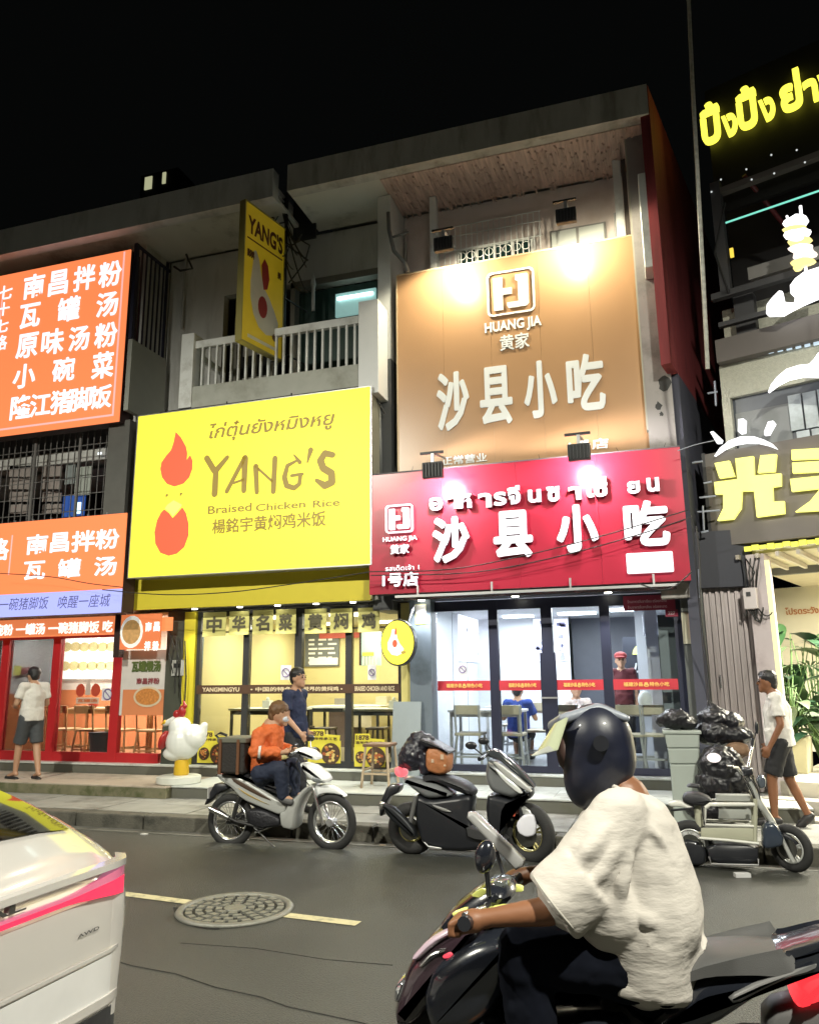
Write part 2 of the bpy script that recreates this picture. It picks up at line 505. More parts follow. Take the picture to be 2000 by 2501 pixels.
# manhole cover: ring, bars and a plate
mh = thing('manhole_cover', 'round cast iron manhole grate set in the road beside the worn yellow lane dash', 'manhole cover', (-3.03, 5.34, 0))
MB().torus((-3.03, 5.34, .008), .385, .03, 'z', 40, 6, .6).build('rim', iron, mh, smooth=True)
MB().cyl((-3.03, 5.34, -.004), (-3.03, 5.34, .004), .375, n=40).build('cover_plate', mat('iron_dark', (.02, .02, .018), .7), mh)
g = MB()
MB().cyl((-3.03, 5.34, .006), (-3.03, 5.34, .022), .08, n=20).build('hub_plate', iron, mh, bevel=.004)
for ring in range(4):
    r0 = .095 + ring * .068
    nn = 8 + ring * 5
    for k in range(nn):
        a0 = 2 * PI * (k + .17 + .5 * (ring % 2)) / nn; a1 = 2 * PI * (k + .83 + .5 * (ring % 2)) / nn
        pts = []
        for (rr, aa) in ((r0, a0), (r0, a1), (r0 + .044, a1), (r0 + .044, a0)):
            pts.append((-3.03 + rr * math.cos(aa), 5.34 + rr * math.sin(aa)))
        vs = [(a, b, .005) for a, b in pts] + [(a, b, .02) for a, b in pts]
        MB().add(vs, [(3, 2, 1, 0), (4, 5, 6, 7), (0, 1, 5, 4), (1, 2, 6, 5), (2, 3, 7, 6), (3, 0, 4, 7)]).build('grate_bar', iron, mh)

# ================================================================== the shophouse row
row = thing('shophouse_row', 'grey three storey concrete shophouse row with flat parapet behind the shop signs', 'building', (-5, 10.4, 0))
def part(name, m, parent=row, **k):
    def f(mb): return mb.build(name, m, parent, **k)
    return f
def bx(name, m, parent, *a, **k): return MB().box(*a).build(name, m, parent, **k)
PY = 9.4
WY = 10.55
# parapets: left length and right length with the dark slot between them
bx('parapet', plaster, row, -20, -5.10, PY, PY + .18, 8.72, 9.2)
bx('parapet', mat('mossy_plaster', (.50, .49, .45), .85, var=.35, scale=2.5, bump=.2, dirt=(.3, .28, .24), dscale=2.2, stretch=(1.8, 1.8, .4)), row, -4.86, .33, PY, PY + .18, 8.76, 9.2)
bx('slot_shade', blk, row, -5.2, -4.8, 10.3, 10.33, 8.5, 9.21)  # black sheet put in as the shade inside the slot
# roof slab and sloped soffits
bx('roof_slab', plaster, row, -20, -5.2, PY + .18, 16, 9.0, 9.12)
bx('roof_slab', plaster, row, -4.8, .33, PY + .18, 16, 9.0, 9.12)
bx('soffit', mat('soffit_plaster', (.62, .61, .54), .85, var=.12, scale=2, dirt=(.28, .27, .22), dscale=1.2), row, -20, -5.10, PY + .18, WY, 8.74, 8.8)
bx('soffit', MATS['soffit_plaster'], row, -4.86, -3.45, PY + .18, WY, 8.76, 8.82)
bx('soffit', peel, row, -3.45, .33, PY + .18, WY, 8.745, 8.8)
# ragged plaster strips hanging along the peeled soffit
bm = MB()
for i in range(300):
    xx = random.uniform(-3.4, .2); yy = random.uniform(9.6, 10.5); ln = random.uniform(.06, .28)
    bm.box(xx, xx + random.uniform(.008, .03), yy, yy + ln, 8.735 - random.uniform(.003, .02), 8.745)
bm.build('peeling_flakes', peel, row, kind='stuff')
# rear wall of the upper floors
UW = 10.62
bx('upper_wall', plaster_p, row, -3.40, .33, UW, UW + .15, 2.6, 8.75)
bx('upper_wall', plaster, row, -20, -7.95, UW, UW + .15, 5.2, 8.75)
bx('upper_wall', plaster, row, -7.7, -6.62, UW, UW + .15, 2.6, 8.75)
bx('upper_wall', plaster, row, -6.62, -3.4, UW, UW + .15, 7.95, 8.75)
bx('upper_wall', plaster, row, -6.62, -3.4, UW, UW + .15, 2.6, 5.2)
# party walls and columns
bx('party_wall', plaster, row, -8.0, -7.72, 9.95, UW, 2.63, 8.74)
bx('party_wall', mat('cool_plaster', (.72, .74, .72), .8, var=.1, scale=2, dirt=(.6, .6, .58), dscale=1), row, -3.62, -3.42, 9.95, UW, 6.1, 8.74)
bx('column', dkgrey, row, -3.70, -3.42, 9.95, UW, 2.5, 6.1)
bx('column', mat('dim_column', (.12, .12, .11), .8, var=.2), row, -8.05, -7.66, 9.75, 9.95, 2.66, 5.6)
# right end: beam column, tall pale pier, hanging white box and grey wall
x0, _ = px(1575, 700, 9.8); x1, _ = px(1612, 700, 9.8)
bx('pier', mat('pale_pier', (.42, .41, .34), .8, var=.1), row, .0, .11, 9.8, 9.92, 4.6, 8.74)
bx('post', white_paint, row, -.19, -.08, 10.2, 10.32, 6, 8.74)
bx('post', mat('dark_pier', (.1, .08, .07), .8), row, -.07, -.01, 10.22, 10.32, 6, 8.74)
bx('post', white_paint, row, -2.88, -2.78, 10.2, 10.32, 6.6, 8.74)
bx('hanging_box', white_paint, row, .13, .34, 9.45, 10.1, 6.62, 7.95, bevel=.01)
bx('end_wall', mat('end_wall_plaster', (.33, .31, .30), .85, var=.12, scale=2, dirt=(.2, .19, .18), dscale=2), row, .02, .34, 9.78, 9.98, 2.5, 8.74)
# skewed side wall
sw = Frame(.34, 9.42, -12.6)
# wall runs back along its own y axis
MB(sw.m).box(-.12, 0, 0, 14, 5.3, 9.2).build('side_wall', red_glow_wall, row)
MB(sw.m).box(-.12, 0, .4, 14, 0, 5.3).build('side_wall', mat('side_wall_blue_glow', (.06, .062, .085), .8, var=.2, scale=2), row)  # bluish light on the lower wall, put into its colour
# floor slabs between storeys
bx('floor_slab', plaster, row, -20, .33, 10.3, 16, 5.2, 5.4)
bx('floor_slab', plaster, row, -20, .33, 10.3, 16, 2.70, 2.86)
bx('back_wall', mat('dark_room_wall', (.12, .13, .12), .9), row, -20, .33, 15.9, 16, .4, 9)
# stain marks on the end wall
for (u, v, s) in ((1620, 935, .09), (1608, 990, .05), (1615, 1010, .03)):
    xx, zz = px(u, v, 9.775)
    b = MB(); n = 11
    b.add([(xx + s * random.uniform(.5, 1.1) * math.cos(2 * PI * k / n), 9.777, zz + s * random.uniform(.6, 1.4) * math.sin(2 * PI * k / n)) for k in range(n)], [tuple(range(n))])
    b.build('stain', mat('soot', (.05, .05, .05), .9), row)
# ---- third floor: dark room behind the balcony of the middle house, door, lit window
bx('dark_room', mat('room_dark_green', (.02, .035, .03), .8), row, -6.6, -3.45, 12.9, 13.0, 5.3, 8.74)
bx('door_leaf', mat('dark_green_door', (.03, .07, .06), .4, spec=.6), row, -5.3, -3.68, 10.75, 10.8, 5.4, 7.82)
xa, za = px(805, 615, 10.7); xb, zb = px(885, 690, 10.7)
bx('lit_window', mat('lit_window', (.3, .5, .5), .4, emit=(.35, .62, .58), es=.55, var=.3, scale=2), row, -4.62, -3.93, 10.70, 10.74, 7.28, 7.68)
bx('fluorescent_tube', mat('tube_white', (1, 1, 1), .4, emit=(.8, 1, .97), es=4), row, -4.58, -3.97, 10.66, 10.69, 7.56, 7.60)
for (a, b_) in ((-5.36, -5.28), (-3.7, -3.6)):
    bx('door_frame', mat('grey_wood', (.2, .19, .16), .7), row, a, b_, 10.58, 10.75, 5.4, 7.95)
bx('door_frame', MATS['grey_wood'], row, -5.36, -3.6, 10.58, 10.75, 7.84, 7.95)
# furled white umbrella hanging in the doorway
um = MB(); a = pv(765, 665, 10.4); b_ = pv(765, 758, 10.4)
um.tube([a, a.lerp(b_, .3), a.lerp(b_, .42), b_], [.008, .05, .03, .028], 8)
um.build('folded_umbrella', mat('cloth_white', (.55, .56, .55), .8), None, smooth=True, label='white furled umbrella hanging upright in the dark balcony doorway', cat='umbrella')
# arched shutter window beside the blade sign
w1 = thing('shutter_window', 'narrow arched window with grey curtain panels behind the hanging blade sign', 'window', (-6.2, 10.6, 5.6))
bx('window_pane', mat('pane_dark', (.02, .02, .02), .2), w1, -6.32, -5.72, 10.6, 10.615, 5.6, 7.55)
bx('curtain', mat('grey_curtain', (.28, .27, .25), .9), w1, -6.2, -5.75, 10.585, 10.598, 5.65, 6.4)
bx('curtain', MATS['grey_curtain'], w1, -6.2, -5.75, 10.585, 10.598, 6.78, 6.98)
for xx in (-6.36, -6.0, -5.7): bx('window_frame', MATS['grey_wood'], w1, xx, xx + .05, 10.57, 10.6, 5.55, 7.5)
arch = MB(); arch.tube([(-6.02 + .32 * math.cos(t * PI / 10), 10.58, 7.48 + .2 * math.sin(t * PI / 10)) for t in range(11)], .03, 6); arch.build('arch_trim', MATS['grey_wood'], w1)

# window with white grille and a pair of pale shutters above the orange billboard
wg = thing('grille_window', 'dark green window behind a white ornate grille above the orange billboard', 'window', (-2.2, 10.6, 7.5))
xa = px(1120, 620, 10.6)[0]; xb = px(1299, 590, 10.6)[0]; zt_ = px(1299, 584, 10.6)[1]; zb_ = 7.0
bx('window_pane', mat('green_pane', (.02, .05, .045), .15, spec=.8), wg, xa, xb, 10.59, 10.61, zb_, zt_)
for k in range(5):
    x = xa + (xb - xa) * k / 4
    bx('window_frame', white_paint, wg, x - .02, x + .02, 10.57, 10.6, zb_, zt_ + .02)
bx('window_frame', white_paint, wg, xa - .02, xb + .02, 10.57, 10.6, zt_, zt_ + .04)
for k in range(19):
    x = xa - .25 + (xb - xa + .4) * k / 18
    bx('grille_bar', white_paint, wg, x - .007, x + .007, 10.38, 10.392, zb_, zt_ + .3)
for z in (zt_ + .3, zt_ + .14, zt_ - .1):
    bx('grille_rail', white_paint, wg, xa - .26, xb + .17, 10.37, 10.38, z, z + .014)
for k in range(8):
    x = xa + .1 + (xb - xa) * k / 8.2
    MB().torus((x, 10.385, zt_ - .2), .06, .006, 'y', 14, 4).build('grille_scroll', white_paint, wg)
ws = thing('shutter_window', 'pair of pale closed shutters right of the grille above the orange billboard', 'window', (-.9, 10.6, 7.2))
xa = px(1345, 600, 10.6)[0]; xb = px(1478, 560, 10.6)[0]; zt2 = px(1478, 545, 10.6)[1]
for k in range(2):
    a = xa + (xb - xa) * k / 2; b = a + (xb - xa) / 2
    bx('shutter_leaf', mat('pale_shutter', (.66, .7, .66), .6, var=.05), ws, a + .02, b - .02, 10.58, 10.61, 7.0, zt2)
bx('shutter_frame', mat('frame_grey_line', (.3, .3, .28), .6), ws, xa - .01, xb + .01, 10.59, 10.612, 7.0, zt2 + .03)
# rain streaks and a few pipes on the upper walls
for (u, v0, v1) in ((1502, 520, 640), (455, 600, 800), (990, 560, 640)):
    a = pv(u, v0, 10.56); b = pv(u, v1, 10.56)
    MB().cyl((a.x, 10.56, a.z), (a.x, 10.56, b.z), .022, n=8).build('wall_pipe', mat('wall_pipe_grey', (.4, .4, .38), .6), row)

# broken asphalt edge round the manhole, worn patches and small litter on the road
def patch(pts, m, z=.0035, nm='asphalt_patch'):
    MB().add([(x, y, z) for x, y in pts], [tuple(range(len(pts)))]).build(nm, m, road)
random.seed(17)
holem = mat('asphalt_hole', (.012, .012, .011), .9)
patch([(-3.50, 5.28), (-3.44, 5.20), (-3.36, 5.10), (-3.28, 5.02), (-3.22, 5.0), (-3.3, 5.08), (-3.40, 5.2), (-3.45, 5.28)], holem)
patch([(-3.12, 4.93), (-3.0, 4.905), (-2.9, 4.92), (-2.92, 4.945), (-3.05, 4.95)], holem)
stainm = mat('oil_stain', (.045, .045, .042), .35, var=.3)
for (x, y, s, c, l) in ((-5.4, 7.55, .035, (.5, .5, .48), 'tiny white paper scrap in the gutter left of the white motorbike'), (-2.75, 7.66, .03, (.3, .25, .18), 'tiny brown leaf scrap in the gutter between the two parked bikes'), (-1.4, 4.5, .02, (.35, .33, .3), 'tiny grey pebble on the asphalt near the foreground scooter')):
    MB().box(x - s, x + s, y - s * .6, y + s * .6, .001, s * .35).build('litter', mat('litter_%d' % int(c[0] * 100), c, .8), None, label=l, cat='litter')
# ================================================================== balcony of the middle house
bal = thing('balcony', 'white railed concrete balcony above the big yellow sign', 'balcony', (-5.1, 9.6, 5.6))
BY = 9.6
bx('balcony_slab', mat('balcony_plaster', (.46, .47, .42), .8, var=.12, dirt=(.33, .33, .28), dscale=2), bal, -6.62, -3.78, BY, 10.6, 5.35, 5.93)
bx('end_post', white_paint, bal, -6.68, -6.46, BY - .03, BY + .3, 5.6, 6.8, bevel=.008)
bx('end_post', mat('bright_post', (.78, .8, .8), .6, var=.04), bal, -3.77, -3.47, BY - .05, BY + .35, 5.45, 6.85, bevel=.008)
bx('handrail', white_paint, bal, -6.46, -3.77, BY + .02, BY + .1, 6.56, 6.68, bevel=.008)
for i in range(21):
    x = -6.34 + i * .124
    bx('baluster', white_paint, bal, x - .014, x + .014, BY + .03, BY + .07, 5.93, 6.56)
bx('side_rail', white_paint, bal, -6.6, -6.54, BY + .3, 10.6, 6.5, 6.6)
# side of the left house's balcony with dark bars
lb = thing('side_balcony', 'barred balcony end with grey parapet beside the tall orange sign', 'balcony', (-7.65, 10, 5.6))
bx('parapet_panel', mat('grey_board', (.36, .37, .33), .8, var=.08), lb, -7.68, -7.6, 9.6, 10.5, 5.7, 6.88)
for i in range(8):
    y = 9.64 + i * .115
    bx('bar', mat('navy_bar', (.02, .02, .045), .5), lb, -7.655, -7.63, y, y + .02, 6.88, 8.5)
bx('back_panel', mat('navy_panel', (.03, .028, .07), .7), lb, -8.3, px(405, 700, 10.5)[0], 10.5, 10.56, 6.2, 8.72)
bx('lit_pane', mat('lit_pane', (.5, .6, .6), .5, emit=(.6, .75, .75), es=.5, var=.2), lb, px(327, 700, 10.2)[0], px(366, 700, 10.2)[0], 10.2, 10.22, px(345, 733, 10.2)[1], px(345, 693, 10.2)[1])
bx('top_rail', MATS['navy_bar'], lb, -7.66, -7.62, 9.6, 10.5, 8.5, 8.54)
bx('frame_post', MATS['navy_bar'], lb, -7.67, -7.61, 9.58, 9.64, 6.88, 8.54)
# bracket lamp on the soffit
br = MB(); br.tube([pv(425, 650, 10), pv(440, 660, 10), pv(470, 655, 10), pv(455, 620, 10)], .02, 6)
br.build('wall_bracket', blk, None, label='bent black steel bracket left of the arched shutter window', cat='bracket')

# ---- black lattice mast in the slot with tangled cables
ms = thing('lattice_mast', 'black steel lattice mast standing in the gap of the parapet', 'mast', (-5, 9.2, 5.6))
my = 9.92; mx0, mx1 = px(668, 480, my)[0], px(701, 480, my)[0]
for x in (mx0, mx1):
    bx('upright', blk, ms, x - .02, x + .02, my - .02, my + .02, 6.2, 9.25)
for i in range(9):
    z = 6.3 + i * .33
    MB().cyl((mx0, my, z), (mx1, my, z), .012, n=6).build('rung', blk, ms)
    a, b_ = ((mx0, mx1) if i % 2 else (mx1, mx0))
    MB().cyl((a, my, z), (b_, my, z + .33), .01, n=6).build('brace', blk, ms)
random.seed(3)
tb = thing('cable_tangle', 'tangle of black cables hanging from the lattice mast', 'cables', (-4.6, 9.3, 6.5))
for i in range(12):
    s = pv(random.uniform(670, 700), random.uniform(470, 600), 9.95); e = pv(random.uniform(690, 760), random.uniform(560, 720), 9.6)
    m = s.lerp(e, .5) - Vector((0, 0, random.uniform(.1, .5)))
    pts = [(s * (1 - t) ** 2 + m * 2 * t * (1 - t) + e * t * t) for t in [k / 10 for k in range(11)]]
    MB().tube(pts, random.uniform(.007, .014), 5).build('cable', cablem, tb)
s = pv(756, 598, 9.5)
MB().tube([pv(695, 520, 9.95), pv(735, 585, 9.9), s, pv(745, 640, 9.9), pv(705, 690, 9.95)], .012, 6).build('cable', cablem, tb)
# downpipe on the party wall
pp = MB(); pp.tube([pv(948, 518, 9.8), pv(950, 560, 9.8), pv(962, 612, 9.8), pv(988, 640, 9.8), pv(996, 662, 9.8)], .03, 8)
pp.tube([pv(958, 578, 9.8), pv(998, 566, 9.8)], .018, 6)
pp.build('drain_pipe', mat('grey_pipe', (.2, .21, .21), .6), None, smooth=True, label='crooked grey drain pipe on the white party wall left of the orange billboard', cat='pipe')
p2 = MB(); p2.tube([pv(925, 1000, 9.9), pv(930, 1158, 9.9)], .03, 8); p2.build('drain_pipe', MATS['grey_pipe'], None, smooth=True, label='straight grey pipe between the yellow sign and the orange billboard', cat='pipe')
p3 = MB(); p3.tube([pv(905, 950, 9.7), pv(940, 1010, 9.85)], .015, 6); p3.tube([pv(905, 945, 9.7), pv(920, 1160, 9.9)], .012, 6)
p3.build('stay_rod', blk, None, label='thin black stay rods at the right edge of the yellow sign', cat='rod')

# ================================================================== signs
def led(name, c, es, **k): return mat(name, tuple(x * .3 for x in c), .5, emit=c, es=es, var=.0, **k)
Y_ = led('yellow_light', (1, .93, .055), 1.25)
# --- big yellow sign
ys = thing('yellow_shop_sign', 'huge lit yellow box sign with red flame chicken logo and YANG\'S lettering', 'shop sign', (-5.5, 9.5, 3.1))
SY = 9.5
x0, z1 = px(341, 1012, SY); x1, z0 = px(905, 1377, SY); zt = px(901, 950, SY)[1]; x0b = px(312, 1411, SY)[0]
x0 = (x0 + x0b) / 2; z1 = (z1 + zt) / 2
bx('sign_face', Y_, ys, x0, x1, SY, SY + .02, z0, z1)
bx('sign_box', mat('sign_box_grey', (.3, .3, .24), .5), ys, x0 + .004, x1 - .004, SY + .022, SY + .4, z0 + .004, z1 - .004)
for args in ((x0 - .012, x0, z0 - .012, z1 + .012), (x1, x1 + .02, z0 - .012, z1 + .012), (x0, x1, z0 - .015, z0), (x0, x1, z1, z1 + .012)):
    bx('trim', alu, ys, args[0], args[1], SY - .012, SY + .03, args[2], args[3])
brown = led('sign_brown', (.34, .23, .04), .95)
redl = led('sign_red', (1, .13, .055), 1.0)
def letters(name, items, m, parent, y, fr=W0, depth=.0, bold=.02):
    mb = MB(fr.m if fr is not W0 else None)
    for it in items:
        k = dict(depth=depth, bold=bold)
        if len(it) > 5: k.update(it[5])
        ptext(mb, it[0], it[1], it[2], it[3], it[4], y, fr, **k)
    return mb.build(name, m, parent)
LY = SY - .006
# thai line runs parallel to the sign edge, so give its box by left and right heights
def row_text(name, body, uL, vTL, vBL, uR, m, parent, y, depth=0, bold=.02, shear=0, fr=W0):
    xa, zt_ = fr.px(uL, vTL, y); _, zb_ = fr.px(uL, vBL, y)
    xb, _ = fr.px(uR, vTL, y)
    mb = MB(fr.m if fr is not W0 else None)
    put_text(mb, body, xa, xb, zb_, zt_, y, depth=depth, bold=bold, shear=shear)
    return mb.build(name, m, parent)
row_text('thai_lettering', 'ไก่ตุ๋นยังหมิงหยู', 512, 1034, 1082, 818, brown, ys, LY, bold=.02, shear=.2)
for wd_, ua, va, vb, ub in (('Braised', 508, 1236, 1256, 615), ('Chicken', 625, 1231, 1249, 746), ('Rice', 764, 1222, 1240, 830)): row_text('english_lettering', wd_, ua, va, vb, ub, brown, ys, LY, bold=.018)
row_text('chinese_lettering', '楊銘宇黄焖鸡米饭', 519, 1268, 1305, 796, brown, ys, LY, bold=.022)
# hand brushed YANG'S built stroke by stroke
def stroke(mb, pts, w, y, dy=.003):
    for i in range(len(pts) - 1):
        (u0, v0), (u1, v1) = pts[i], pts[i + 1]
        a = Vector((*px(u0, v0, y),)); b = Vector((*px(u1, v1, y),))
        ww = w if not isinstance(w, (list, tuple)) else w[i]
        w2 = w if not isinstance(w, (list, tuple)) else w[i + 1]
        d = (b - a).normalized(); n = Vector((-d.y, d.x))
        P = [a + n * ww, b + n * w2, b - n * w2, a - n * ww]
        mb.add([(p.x, y - dy * (i % 3) * .2, p.y) for p in P], [(0, 1, 2, 3)])
        k = 9
        for c, r in ((a, ww), (b, w2)):
            mb.add([(c.x + r * math.cos(2 * PI * t / k), y - .0012 * (i % 2) - .0008, c.y + r * math.sin(2 * PI * t / k)) for t in range(k)], [tuple(range(k))])
def zz(x, y): return 300 + x / 2.463, 950 + y / 2.463
L_ = {
    'Y': [([(505, 415), (550, 490)], [.03, .03]), ([(628, 410), (560, 490), (552, 630)], [.022, .03, .033])],
    'A': [([(730, 415), (625, 615)], [.022, .022]), ([(735, 415), (728, 610)], [.033, .026]), ([(665, 565), (735, 540)], [.012, .012])],
    'N': [([(800, 465), (806, 620)], [.028, .022]), ([(800, 465), (905, 560)], [.012, .012]), ([(915, 415), (905, 615)], [.026, .026])],
    'G': [([(1045, 430), (990, 460), (972, 530), (985, 580), (1030, 595), (1062, 570), (1068, 515)], [.012, .02, .026, .026, .024, .02, .02]), ([(1015, 520), (1080, 510)], [.015, .015]), ([(1030, 395), (1065, 440)], [.008, .02])],
    'q': [([(1130, 365), (1110, 440)], [.026, .008])],
    'S': [([(1262, 395), (1215, 385), (1188, 430), (1205, 475), (1255, 505), (1258, 560), (1215, 580), (1165, 548)], [.028, .03, .034, .034, .034, .034, .034, .018])],
}
for k, ss in L_.items():
    mb = MB()
    for pts, wd in ss: stroke(mb, [zz(*p) for p in pts], [x * 1.55 for x in wd], LY)
    mb.build('brush_letter', brown, ys)
def blob(name, pts, m, parent, y, conv=zz, fr=W0, depth=0):
    P = [fr.px(*conv(*p), y) for p in pts]
    mb = MB(fr.m if fr is not W0 else None)
    if depth: mb.prism(P, y, y + depth)
    else: mb.add([(a, y, b) for a, b in P], [tuple(range(len(P)))])
    return mb.build(name, m, parent)
blob('flame', [(318, 255), (350, 290), (380, 345), (388, 385), (384, 425), (405, 395), (420, 430), (418, 480), (400, 530), (365, 568), (310, 586), (265, 570), (235, 530), (225, 480), (232, 440), (260, 400), (290, 365), (305, 320)], redl, ys, LY)
blob('body_shape', [(248, 722), (278, 745), (300, 775), (325, 748), (358, 710), (380, 745), (396, 810), (395, 880), (370, 950), (325, 990), (275, 1003), (225, 985), (195, 930), (190, 860), (205, 790), (228, 745)], redl, ys, LY)
blob('beak', [(268, 695), (305, 668), (355, 695), (352, 706), (322, 742), (300, 768), (280, 740), (252, 718)], led('sign_peach', (1, .78, .2), 1), ys, LY)
for (a, b_) in ((265, 640), (350, 632)):
    blob('eye', [(a - 8, b_ - 8), (a + 6, b_ - 10), (a + 9, b_), (a, b_ + 4), (a - 2, b_ + 12), (a - 8, b_ + 12)], brown, ys, LY)
# support tubes over the sign
for (dz, dy) in ((.06, .1), (.13, .35)):
    MB().cyl((x0 + .3, SY + dy, z1 + dz), (x1 + .03, SY + dy, z1 + dz), .014, n=6).build('support_tube', blk, ys)
for i in range(4):
    xx = x0 + .4 + i * 1.05
    MB().cyl((xx, SY + .1, z1), (xx, SY + .1, z1 + .1), .012, n=6).build('support_tube', blk, ys)
MB().cyl((x1 - 1.9, SY + .2, z1), (x1 - 1.2, 9.62, z1 + .35), .012, n=6).build('support_tube', blk, ys)
# --- yellow fascia under it
fs = thing('yellow_fascia', 'plain mustard yellow fascia board hanging under the big yellow sign', 'fascia', (-5.5, 9.8, 2.8))
xa, _ = px(314, 1450, 9.82); xb, zb = px(905, 1443, 9.82)
bx('fascia_board', ybrt, fs, xa, xb, 9.82, 9.87, 2.63, 3.08)
bx('fascia_end', mat('fascia_cream', (.6, .55, .3), .6), fs, xb, xb + .02, 9.82, 10.15, 2.65, 3.08)
# canopy with downlights under the fascia
cp = thing('entrance_canopy', 'grey entrance soffit with five round downlights over the yellow shop windows', 'canopy', (-5, 10, 2.6))
bx('canopy_board', mat('canopy_grey', (.3, .3, .26), .5), cp, -6.75, -3.6, 9.88, 10.14, 2.64, 2.69)
spot_m = led('downlight', (1, .97, .8), 14)
for u in (476, 586, 678, 772, 862):
    xx, _ = px(u, 1472, 10.0)
    MB().cyl((xx, 10.0, 2.632), (xx, 10.0, 2.66), .055, n=16).build('downlight_ring', alu, cp)
    MB().cyl((xx, 10.0, 2.622), (xx, 10.0, 2.634), .042, n=16).build('downlight', spot_m, cp)
    lamp('downlight_lamp', 'SPOT', (xx, 9.86, 2.6), 60, (1, .95, .75), (xx, 9.3, 0), .04, cp, 110, .7)
# --- blade sign
bd = Frame(-5.28, 8.95, 77)
bl = thing('blade_sign', 'tilted yellow blade sign with chicken picture hanging over the balcony', 'blade sign', (-5.2, 9.3, 6.3))
bl_m = mat('blade_yellow', (.62, .45, .02), .45, emit=(.8, .56, .02), es=.12)
MB(bd.m).box(0, .86, .0, .09, 6.25, 8.40).build('sign_box', bl_m, bl)
for b_ in ((-.02, .0, -.01, .1, 6.23, 8.42), (.86, .88, -.01, .1, 6.23, 8.42), (0, .86, -.01, .1, 6.23, 6.25), (0, .86, -.01, .1, 8.40, 8.42)):
    MB(bd.m).box(*b_).build('sign_trim', mat('mustard_trim', (.3, .26, .08), .5), bl)
dkbr = mat('print_maroon', (.10, .02, .01), .6); crm = mat('print_cream', (.72, .68, .55), .6)
def on_blade(name, f, m, yy=-.005):
    mb = MB(bd.m); f(mb); return mb.build(name, m, bl)
on_blade('lettering', lambda mb: put_text(mb, "YANG'S", .05, .82, 7.93, 8.22, -.006, bold=.04), dkbr)
on_blade('rule', lambda mb: mb.box(.05, .82, -.006, -.001, 7.84, 7.86), dkbr)
on_blade('hen_picture', lambda mb: mb.add([(a, -.006, b) for a, b in ((.24, 7.72), (.30, 7.62), (.36, 7.4), (.42, 7.22), (.55, 7.1), (.66, 6.95), (.76, 6.78), (.74, 6.62), (.66, 6.55), (.5, 6.5), (.34, 6.56), (.22, 6.72), (.15, 6.95), (.14, 7.2), (.18, 7.5), (.19, 7.7))], [tuple(range(16))]), crm)
on_blade('comb', lambda mb: mb.add([(a, -.008, b) for a, b in ((.36, 7.55), (.42, 7.68), (.5, 7.6), (.54, 7.4), (.5, 7.22), (.42, 7.18), (.38, 7.35))], [tuple(range(7))]), mat('print_red', (.3, .02, .01), .6))
on_blade('wing_spot', lambda mb: mb.add([(.41 + .1 * math.cos(t * PI / 8), -.009, 6.9 + .17 * math.sin(t * PI / 8)) for t in range(16)], [tuple(range(16))]), MATS['print_red'])
on_blade('small_print', lambda mb: put_text(mb, '黄焖鸡', .05, .2, 7.55, 7.68, -.006, bold=.04), dkbr)
on_blade('small_print', lambda mb: put_text(mb, '好吃', .72, .8, 7.5, 7.62, -.006, bold=.04), dkbr)
on_blade('foot', lambda mb: mb.add([(.70 + .07 * math.cos(t * PI / 5), -.006, 6.53 + .06 * math.sin(t * PI / 5)) for t in range(10)], [tuple(range(10))]), mat('print_brown', (.14, .07, .02), .6))
on_blade('web_address', lambda mb: mb.box(.12, .72, -.005, -.001, 6.33, 6.38), crm)
for yy in (6.4, 7.3, 8.2):
    MB(bd.m).cyl((.86, .045, yy), (1.5, .045, yy), .015, n=6).build('bracket', blk, bl)
# --- orange billboard
OY = 9.9
ob = thing('orange_billboard', 'tall orange billboard with white 沙县小吃 characters lit by two floodlights', 'billboard', (-1.6, 9.9, 4.4))
x0, z1 = px(970, 674, OY); x1, _ = px(1557, 565, OY); z0 = 4.3
x1 = .08
orange = mat('billboard_orange', (.45, .265, .135), .3, var=.05, scale=1.5)
# the board is made of five vertical cloth panels
nP = 5
for i in range(nP):
    a = x0 + (x1 - x0) * i / nP; b_ = x0 + (x1 - x0) * (i + 1) / nP
    bx('billboard_panel', orange, ob, a + .001, b_ - .001, OY + random.uniform(0, .002), OY + .04, z0, z1)
bx('billboard_frame', mat('cream_edge', (.6, .48, .3), .6), ob, x0 - .015, x0, OY - .01, OY + .05, z0, z1 + .01)
bx('billboard_frame', MATS['cream_edge'], ob, x0, x1 + .03, OY - .01, OY + .05, z1, z1 + .02)
bx('billboard_frame', MATS['cream_edge'], ob, x1, x1 + .03, OY - .01, OY + .05, z0, z1)
wl = mat('billboard_white', (.82, .85, .85), .5, var=.02)
OL = OY - .008
def ochar(c, u0, v0, u1, v1, b=.035):
    mb = MB(); xa, zt_ = px(u0, v0, OL - .01); xb, zb_ = px(u1, v1, OL - .01); put_text(mb, c, xa, xb, zb_, zt_, OL - .006, depth=.012, bold=b); mb.build('character', wl, ob)
def oz(x, y): return 960 + x / 2.535, 640 + y / 2.535
for c, a, b_, c2, d2 in (('沙', 265, 690, 475, 1030), ('县', 530, 655, 745, 995), ('小', 800, 620, 1022, 950), ('吃', 1065, 580, 1322, 905)):
    ochar(c, *oz(a, b_), *oz(c2, d2), b=.03)
ochar('黄家', *oz(658, 452), *oz(845, 525), b=.02)
ochar('HUANG JIA', *oz(565, 375), *oz(920, 405), b=.03)
ochar('1号店', *oz(1085, 1108), *oz(1335, 1150), b=.02)
ochar('正常营业', *oz(300, 1205), *oz(580, 1232), b=.02)
